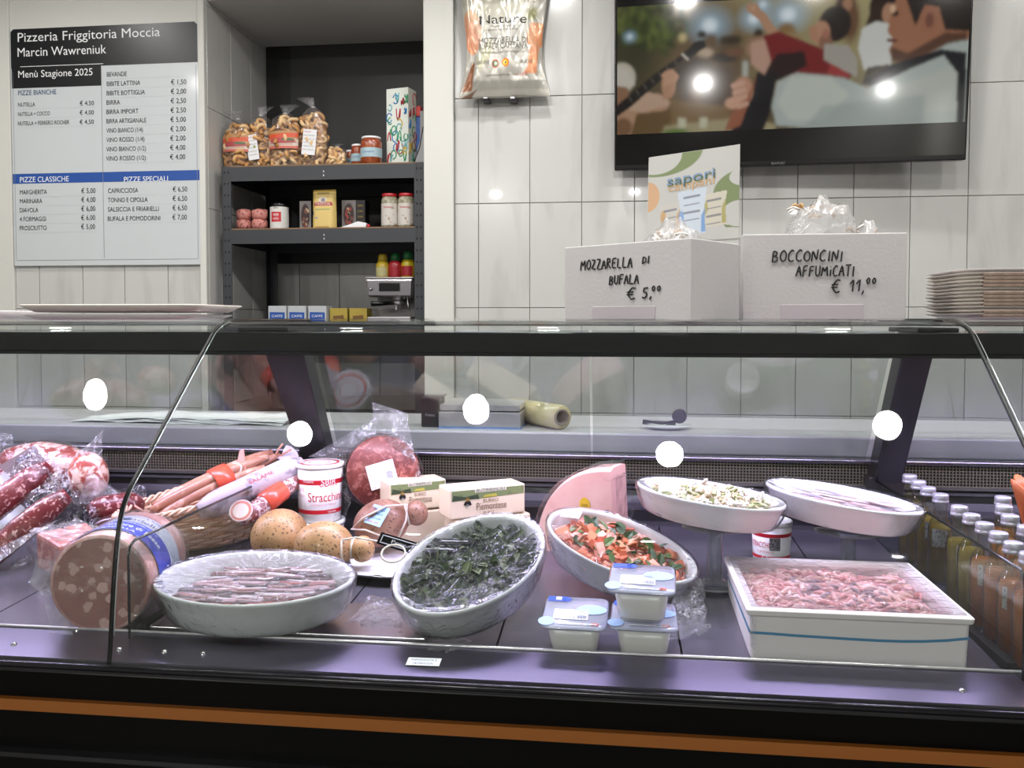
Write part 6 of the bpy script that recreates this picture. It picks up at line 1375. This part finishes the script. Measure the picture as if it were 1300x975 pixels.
for k, (x, y, lb) in enumerate(((.622, 1.44, 'orange bottle at the back of the second row by the terracotta pot'), (.600, 1.385, 'orange bottle, second in the right row'), (.655, 1.36, 'orange bottle furthest right at the picture edge'), (.585, 1.33, 'amber bottle tucked between the two rows'), (.583, 1.275, 'orange bottle, front of the second row'), (.580, 1.22, 'orange bottle behind the nearest one'))):
    bottle(lb, x, y, OR, OR2, .150, k * 7)
vp = thing('terracotta_pot', 'orange terracotta fluted pot at the right picture edge behind the bottles', 'pot', (.700, 1.46, dz(1.46)))
def vf(u, v): a = 2 * pi * u; r = (.022 + .030 * v ** 1.5) * (1 + .12 * v * cos(6 * a)); return Vector((r * cos(a), r * sin(a), .165 * v + .008 * cos(6 * a) * v ** 4))
MB().grid(vf, 48, 12, 0, True).build('pot_body', mat('terracotta', 'c2683c', .5, coat=.2), vp, solid=.003)

# ================================================================== ON THE REAR WORKTOP
WZ = 1.064
c = atz(248, 532, WZ); pp = thing('paper_sheets', 'pile of white wrapping paper sheets on the rear worktop at left', 'paper', (c.x, 1.90, WZ), radians(-2))
for k in range(4):
    w_, d_ = .52 - k * .04, .17 - k * .006; z0 = .001 + k * .0022
    MB().grid(lambda u, v: Vector((-w_ / 2 + w_ * u + .02 * k, -d_ / 2 + d_ * v + .004 * k, z0 + abs(noise.noise(Vector((u * 4 + k, v * 3, k)))) * .007)), 24, 8, sm=False).build('sheet', paper, pp)
c = atz(605, 547, WZ); sc_ = thing('kitchen_scale', 'low steel weighing scale with blue base edge on the rear worktop', 'scale', (c.x, 1.815, WZ), radians(-1)); ws_ = 106 / ppm(1.82, c.x)
MB().bb(-ws_ / 2, ws_ / 2, 0, .15, .002, .036).build('scale_body', steel if False else mat('scale_steel', 'bdbabc', .3, .5), sc_, .003); MB().bb(-ws_ / 2 + .002, ws_ / 2 - .002, .002, .15, .0385, .052).build('weighing_plate', MATS['scale_steel'], sc_, .002); MB().bb(-ws_ / 2 + .004, ws_ / 2 - .004, .006, .14, .036, .0388).build('plate_gap', black_matt, sc_)
MB().bb(-ws_ / 2, ws_ / 2, -.001, .15, 0, .003).build('blue_edge', mat('edge_blue', '6f93c8', .4), sc_)
c = atz(545, 543, WZ); bb_ = thing('black_device', 'small black upright box to the left of the steel scale', 'device', (c.x, 1.83, WZ)); w_ = 24 / ppm(1.83, c.x)
MB().bb(-w_ / 2, w_ / 2, 0, .06, 0, .066).build('device_body', mat('device_black', '1d1d1f', .4), bb_, .003); MB().bb(-w_ / 2 + .006, w_ / 2 + .006, .01, .05, .066, .070).build('device_top', mat('device_grey', '8b8a88', .4), bb_); MB().text('Fiera', .009, plane_fn((0, -.0008, 0), (1, 0, 0), (0, 0, 1)), 0, 'c', .02, 0, .024).build('device_lettering', mat('tag_grey', 'a9a7ae', .5), bb_)
a0, a1 = P3(662, 524, 1.95), P3(712, 535, 1.82); rf = thing('film_roll', 'roll of pale yellow cling film lying on the rear worktop', 'cling film roll', (a1.x, a1.y, WZ)); r = .0265; A1 = Vector((0, 0, r + .0005)); dr = Vector((a0.x - a1.x, a0.y - a1.y, 0)); 
q_ = dr.normalized().to_track_quat('Z', 'Y').to_matrix(); Lr = dr.length + .04
MB().lathe([(.016, -.002), (r, 0), (r, Lr), (.016, Lr)], 30, 0, o=A1, M_=q_).build('film_body', mat('film_yellow', 'cfc294', .3, coat=.6, sss=.1), rf); MB().lathe([(.0145, Lr + .004), (.0145, -.006), (.018, -.006), (.018, Lr + .004), (.0145, Lr + .004)], 24, 0, o=A1, M_=q_).build('cardboard_core', mat('core_card', '8f8577', .7), rf)
c = atz(844, 541, WZ); pl_ = thing('small_plate', 'small white plate with dark spoons on the rear worktop', 'plate', (c.x, 1.86, WZ)); ra_ = 32 / ppm(1.86, c.x)
MB().lathe([(0, .001), (.6, .001), (1, .008), (.98, .010), (.6, .004), (0, .004)], 30, 0, ra_, ra_ * .7).build('plate_body', ceramic, pl_)
sp_ = thing('dark_spoons', 'dark metal spoons and ladle lying on the small white plate', 'spoons', (c.x, 1.86, WZ + .006)); MB().sphere((.028, .0, .022), .016, 14, 0, (1, .4, 1)).tube([(.02, -.005, .012), (-.01, -.01, .007), (-.05, -.004, .012)], .003, 8).build('ladle', mat('spoon_dark', '2f2f33', .3, .6), sp_); MB().tube([(-.05, .01, .006), (-.02, .008, .008), (.01, .004, .007)], .006, 8, flat=.5).tube([(.0, .0, .006), (.02, -.004, .006)], .007, 8, flat=.5).build('spoon', MATS['spoon_dark'], sp_)

# ================================================================== ON THE GLASS TOP
GZ = 1.2976 + .0002
hand = {}
def S(ch, *st): hand[ch] = st
S('M', [(0, 0), (.08, .9), (.3, .35), (.52, .95), (.62, 0)]); S('O', [(.3, .9), (.06, .7), (.02, .3), (.25, 0), (.5, .2), (.52, .65), (.3, .9)]); S('Z', [(.02, .88), (.5, .9), (.05, .05), (.55, .03)]); S('A', [(0, 0), (.28, .92), (.52, 0)], [(.1, .35), (.45, .38)])
S('R', [(.05, 0), (.05, .9), (.35, .85), (.42, .62), (.08, .45), (.5, 0)]); S('E', [(.5, .88), (.05, .85), (.03, .03), (.5, .05)], [(.05, .46), (.4, .48)]); S('L', [(.08, .92), (.04, .03), (.48, .05)]); S('D', [(.05, 0), (.08, .9), (.45, .7), (.48, .25), (.05, 0)]); S('I', [(.15, .9), (.13, 0)])
S('B', [(.05, 0), (.06, .92), (.4, .8), (.36, .52), (.08, .48), (.46, .38), (.42, .06), (.05, 0)]); S('U', [(.04, .9), (.05, .2), (.25, .0), (.45, .2), (.46, .9)]); S('F', [(.05, 0), (.08, .9), (.5, .9)], [(.07, .5), (.4, .52)]); S('C', [(.5, .8), (.3, .92), (.05, .6), (.08, .15), (.3, 0), (.5, .12)]); S('N', [(.03, 0), (.06, .9), (.45, .05), (.5, .92)]); S('T', [(.0, .88), (.55, .9)], [(.28, .88), (.26, 0)])
S('€', [(.6, .9), (.35, .95), (.12, .6), (.12, .3), (.35, 0), (.6, .1)], [(0, .58), (.45, .6)], [(0, .38), (.42, .4)]); S('0', [(.25, .8), (.05, .5), (.2, .1), (.42, .3), (.4, .65), (.25, .8)]); S('1', [(.02, .55), (.25, .95), (.22, 0)]); S('5', [(.45, .9), (.12, .88), (.08, .52), (.35, .52), (.42, .2), (.2, 0), (.02, .08)]); S(',', [(.12, .08), (.03, -.18)]); S('i', [(.15, .6), (.13, 0)], [(.15, .82), (.16, .86)])
def handwrite(mb, txt, h, fn, x0, y0, wd, r, rng, sub=1.0):
    adv = {'M': .78, 'I': .36, 'i': .36, ' ': .5, ',': .26, '€': .95, '1': .42}
    tot = sum(adv.get(c_, .66) for c_ in txt); k = wd / tot; x = x0
    for c_ in txt:
        if c_ != ' ':
            jy = rng.uniform(-.04, .04) * h; sh = rng.uniform(.92, 1.05)
            for st in hand[c_]:
                P_ = [Vector((a, b)) for a, b in st]; sm_ = []
                for i in range(len(P_) - 1):
                    for j in range(4): sm_.append(P_[i].lerp(P_[i + 1], j / 4))
                sm_.append(P_[-1])
                for _ in range(1): sm_ = [sm_[0]] + [(sm_[i - 1] + sm_[i] * 2 + sm_[i + 1]) / 4 for i in range(1, len(sm_) - 1)] + [sm_[-1]]
                mb.tube([fn(x + (p.x + p.y * .08) * k, y0 + jy + p.y * h * sh) for p in sm_], r, 5)
        x += adv.get(c_, .66) * k
marker = mat('marker_black', '141414', .5)
def foam_carton(label, corner, rz, w, d, h, seed):
    t = thing('foam_carton', label, 'foam box', (corner[0], corner[1], GZ + .0006), rz, 'open white foam cartons on the counter'); th = .014; mb = MB()
    o_ = [(0, 0), (w, 0), (w, d), (0, d)]; i_ = [(th, th), (w - th, th), (w - th, d - th), (th, d - th)]; vs = [(x, y, 0) for x, y in o_] + [(x, y, h) for x, y in o_] + [(x, y, h) for x, y in i_] + [(x, y, th) for x, y in i_]
    fs = [(3, 2, 1, 0)] + [(k, (k + 1) % 4, (k + 1) % 4 + 4, k + 4) for k in range(4)] + [(k + 4, (k + 1) % 4 + 4, (k + 1) % 4 + 8, k + 8) for k in range(4)] + [(k + 8, (k + 1) % 4 + 8, (k + 1) % 4 + 12, k + 12) for k in range(4)] + [(12, 13, 14, 15)]
    mb.add(vs, fs); mb.build('carton_body', mat('carton_foam', 'c6c3c3', .65, bump=(160, .25, .0015)), t, .0015)
    mb = MB(); mb.bb(w * .24, w * .74, -.0009, .0004, .002, h * .185); mb.build('raised_panel', mat('panel_foam', 'bdb5ba', .6), t, .0005)
    return t
FL = Vector((aty(717, 410, 1.53).x, 1.53)); FC = Vector((aty(877.5, 410, 1.375).x, 1.375)); FR = Vector((aty(940, 410, 1.535).x, 1.535))
w1 = (FC - FL).length; d1_ = (FR - FC).length; rz1 = atan2(FC.y - FL.y, FC.x - FL.x); h1 = aty(877, 302.5, 1.375).z - GZ
fb1 = foam_carton('white foam carton reading Mozzarella di Bufala, turned to show its side', FL, rz1, w1, .155, h1, 1)
f1 = plane_fn((0, -.0010, 0), (1, 0, 0), (0, 0, 1)); rng = random.Random(3); mb = MB()
handwrite(mb, 'MOZZARELLA', .0195, f1, w1 * .14, h1 * .68, w1 * .43, .0012, rng); handwrite(mb, 'DI', .014, f1, w1 * .64, h1 * .72, w1 * .06, .0011, rng); handwrite(mb, 'BUFALA', .0175, f1, w1 * .38, h1 * .47, w1 * .24, .0012, rng); handwrite(mb, '€', .022, f1, w1 * .52, h1 * .27, w1 * .10, .0013, rng); handwrite(mb, '5,', .020, f1, w1 * .64, h1 * .29, w1 * .08, .0013, rng); handwrite(mb, '00', .013, f1, w1 * .71, h1 * .36, w1 * .08, .0011, rng)
mb.build('marker_writing', marker, fb1)
Y2 = 1.545; L2 = aty(942, 410, Y2); R2_ = aty(1150, 410, Y2); w2 = R2_.x - L2.x; h2 = aty(1040, 297, Y2).z - GZ
fb2 = foam_carton('white foam carton reading Bocconcini Affumicati, facing straight forward', (L2.x, Y2), 0, w2, .16, h2, 2); mb = MB()
handwrite(mb, 'BOCCONCINI', .0215, f1, w2 * .18, h2 * .68, w2 * .44, .0013, rng); handwrite(mb, 'AFFUMiCATI', .021, f1, w2 * .33, h2 * .51, w2 * .36, .0013, rng); handwrite(mb, '€', .026, f1, w2 * .545, h2 * .32, w2 * .08, .0014, rng); handwrite(mb, '11,', .024, f1, w2 * .655, h2 * .34, w2 * .10, .0013, rng); handwrite(mb, '00', .015, f1, w2 * .755, h2 * .41, w2 * .07, .0012, rng)
mb.build('marker_writing', marker, fb2)
# bagged breadsticks / knots in the cartons
def bagbits(label, corner_thing, w, d, h, cx, cy, rx, ry, rz_, seed, bits=14):
    t = thing('snack_sachet', label, 'snack bag', corner_thing.location + Matrix.Rotation(corner_thing.rotation_euler.z, 3, 'Z') @ Vector((cx, cy, .0145))); rng = random.Random(seed); t.rotation_euler = (0, 0, corner_thing.rotation_euler.z); H = h + rz_ - .0145
    mb = MB()
    for k in range(bits):
        p = Vector((rng.uniform(-rx, rx) * .5 - .01, rng.uniform(-ry, ry) * .5, H - rng.uniform(.022, .045))); an = rng.uniform(0, 3.1); mb.tube([p, p + Vector((cos(an) * .015, -.004, sin(an) * .010)), p + Vector((cos(an) * .024, 0, sin(an) * .008 - .004))], .0022, 6, rng.choice([0, 1]))
    mb.build('crisp_pieces', [mat('crisp_tan', 'c99a5c', .5), mat('crisp_white', 'e9e4dc', .5)], t)
    def f(u, v):
        a = 2 * pi * u; k = v; r = (1 if k < .6 else (1 - ((k - .6) / .4) ** 2.2 * .75)); p = Vector((rx * r * cos(a), ry * r * sin(a), H * k)); nz = abs(noise.noise(p * 26 + Vector((seed, 0, 0)))) * .030 + noise.noise(p * 70) * .008
        return Vector((p.x * (1 - nz * 5 * k), p.y * (1 - nz * 4), p.z - nz * (1 if k > .5 else 0)))
    MB().grid(f, 40, 26, 0, True, False).build('bag_film', filmmat('milky_bag', .34, .55, 45, tint='fdfcfb', gain=2.2), t); return t
bagbits('clear sachet of pale snacks rising above the left carton rim', fb1, w1, .155, h1, w1 * .68, .075, .058, .045, .045, 3)
bagbits('tall white film bag sticking out of the right carton', fb2, w2, .16, h2, w2 * .56, .08, .070, .045, .080, 5, 10); bagbits('low crumpled bag at the right end of the right carton', fb2, w2, .16, h2, w2 * .84, .08, .028, .045, .036, 8, 6)
# sign card standing in the left carton
Ys = 1.60; sl_, sr_ = aty(819, 300, Ys + .012), aty(938.5, 300, Ys - .022); wS = hypot(sr_.x - sl_.x, sr_.y - sl_.y); aS = atan2(sr_.y - sl_.y, sr_.x - sl_.x)
zb3 = GZ + .001; zl = aty(826, 200, Ys + .012).z - zb3; zr = aty(938, 183, Ys - .022).z - zb3; zf0 = aty(819, 300, Ys).z - zb3
sg = thing('sign_card', 'white advertising card with green blobs and three snack packs standing behind the left carton', 'sign', (sl_.x, sl_.y, zb3), aS)
MB().prism([(0, 0, 0), (wS, 0, 0), (wS, 0, zr), (.006, 0, zl)], (0, .0025, 0)).build('card_body', mat('card_white', 'c6c6c2', .5), sg)
cv = Canvas(150, 150, 'c4c4c0'); Gc, Oc = '7c8a5e', 'd0a882'
cv.ell(.14, 1.02, .46, .26, Gc, .02); cv.ell(.10, .98, .27, .19, 'c4c4c0', .02); cv.ell(.0, .54, .13, .17, Oc, .02)
cv.ell(1.05, .50, .33, .24, Gc, .02); cv.ell(1.06, .66, .17, .10, 'c4c4c0', .02); cv.poly([(.84, .16), (1, .14), (1, .12), (.86, .13), (.80, .2), (.79, .3)], Gc, 0); cv.ell(1.0, .27, .19, .14, 'c4c4c0', .02)
for x0, x1, y0, y1, c_, a_ in ((.14, .37, .08, .43, 'c9c6c0', 'c79a5a'), (.60, .86, .14, .50, 'cfcabb', 'a8a05a'), (.34, .64, .06, .56, 'ccd6e2', '6f9ad0')):
    xm = (x0 + x1) / 2; w_ = x1 - x0; cv.poly([(x0 - .01, y1), (x1 + .01, y1 + .03), (x1 - .02, (y0 + y1) / 2), (x1, y0 + .03), (x0, y0), (x0 + .03, (y0 + y1) / 2)], c_, 0)
    cv.poly([(x1 - .05, y0 + .04), (x1, y0 + .04), (x1 - .01, y0 + .3), (x1 - .045, y0 + .22)], a_, 1, .9); cv.ell(x0 + .035, y0 + .22, .03, .07, a_, .2, .8)
    for k in range(4): cv.line([(xm - w_ * .28, y1 - .07 - .085 * k), (xm + w_ * .26, y1 - .055 - .085 * k)], .012 if k in (0, 2) else .006, '6d6f7c', .8)
cv.line([(.1, .02), (.13, .16)], .01, '77777a')
fsg = lambda u, v: Vector((.0065 * v * (1 - u) + wS * u * 1.0 + (0), -.0008, v * (zl * (1 - u) + zr * u)))
lo = zf0 / ((zl + zr) / 2) * .93
painted('card_print', cv, lambda u, v: fsg(.004 + .992 * u, lo + (1 - lo) * (.002 + .994 * v)), mat('card_gloss', rough=.4, vcol=True), sg)
tb = MB(); tf = lambda x, y: fsg(x, y) + Vector((0, -.0008, 0)); V = lambda v: lo + (1 - lo) * v
tb.text('sapori', .10, lambda x, y: tf(x, V(.675) + y * .8 + (x - .5) * .04), 0, 'c', .52, .47, 0).text('sapori', .10, lambda x, y: tf(x, V(.655) + y * .8 + (x - .5) * .04), 1, 'c', .52, .48, 0).text('campani', .10, lambda x, y: tf(x, V(.60) + y * .7 + (x - .5) * .04), 2, 'c', .50, .48, 0)
tb.build('card_lettering', [mat('sky_ink', '7f9fc8', .5), mat('sage_ink', '5f7150', .5), mat('sand_ink', 'd3a878', .5)], sg)
# foam platters at the left
def flat_tray(label, cx_px, Y, w, d, z, m, group, rz=0, h=.014):
    X_ = aty(cx_px, 400, Y).x; t = thing('foam_platter', label, 'tray', (X_, Y, z), rz, group); mb = MB(); loft(mb, [rr3(w - .05, d - .05, .02, 0), rr3(w - .035, d - .035, .025, .003), rr3(w, d, .035, h), rr3(w - .006, d - .006, .033, h + .0015), rr3(w - .05, d - .05, .02, .005)], cap1=True); mb.build('tray_body', m, t); return t
trm = mat('tray_white', 'e4dfe0', .45, coat=.3)
flat_tray('lower white foam platter on the glass top at left', 168, 1.60, .345, .22, GZ + .001, trm, 'foam platters at left', h=.010)
flat_tray('upper white foam platter with its pointed rim over the seam, at left', 172, 1.585, .365, .23, GZ + .0165, mat('tray_cream', 'ded6cf', .45, coat=.3), 'foam platters at left', h=.013)
flat_tray('white foam platter cut off by the left picture edge', -60, 1.60, .32, .22, GZ + .001, trm, 'foam platters at left', h=.018)
# tall stack of paper trays at the right
kr = mat('tray_kraft', 'a58f80', .7, var=(60, '8f7868', .4, .65)); kw = mat('tray_paper', 'd6cfc8', .6)
for k in range(14):
    z = GZ + .001 + k * .0062; lb = 'pale paper tray, %s from the bottom of the tall stack at right' % ORD[k]
    w_, d_ = .30, .20; X0 = aty(1187 + (k == 0) * 16, 380, 1.55).x + .028 + ((k * 7) % 3) * .001; t = thing('paper_tray', lb, 'tray', (X0 + w_ / 2, 1.60, z), 0, 'stacked paper trays')
    mb = MB(); loft(mb, [rr3(w_ - .03, d_ - .03, .02, 0), rr3(w_ - .006, d_ - .006, .025, .0035), rr3(w_, d_, .028, .0048), rr3(w_, d_, .028, .0056), rr3(w_ - .03, d_ - .03, .02, .0052)]); mb.build('tray_body', trm if k in (0, 13) else kw, t)
    if 0 < k < 13 and k % 5 != 3: MB().bb(-w_ / 2 + .030, w_ / 2 - .03, -d_ / 2 - .0008, -d_ / 2 + .02, .0005, .0050).build('kraft_edge', kr, t)
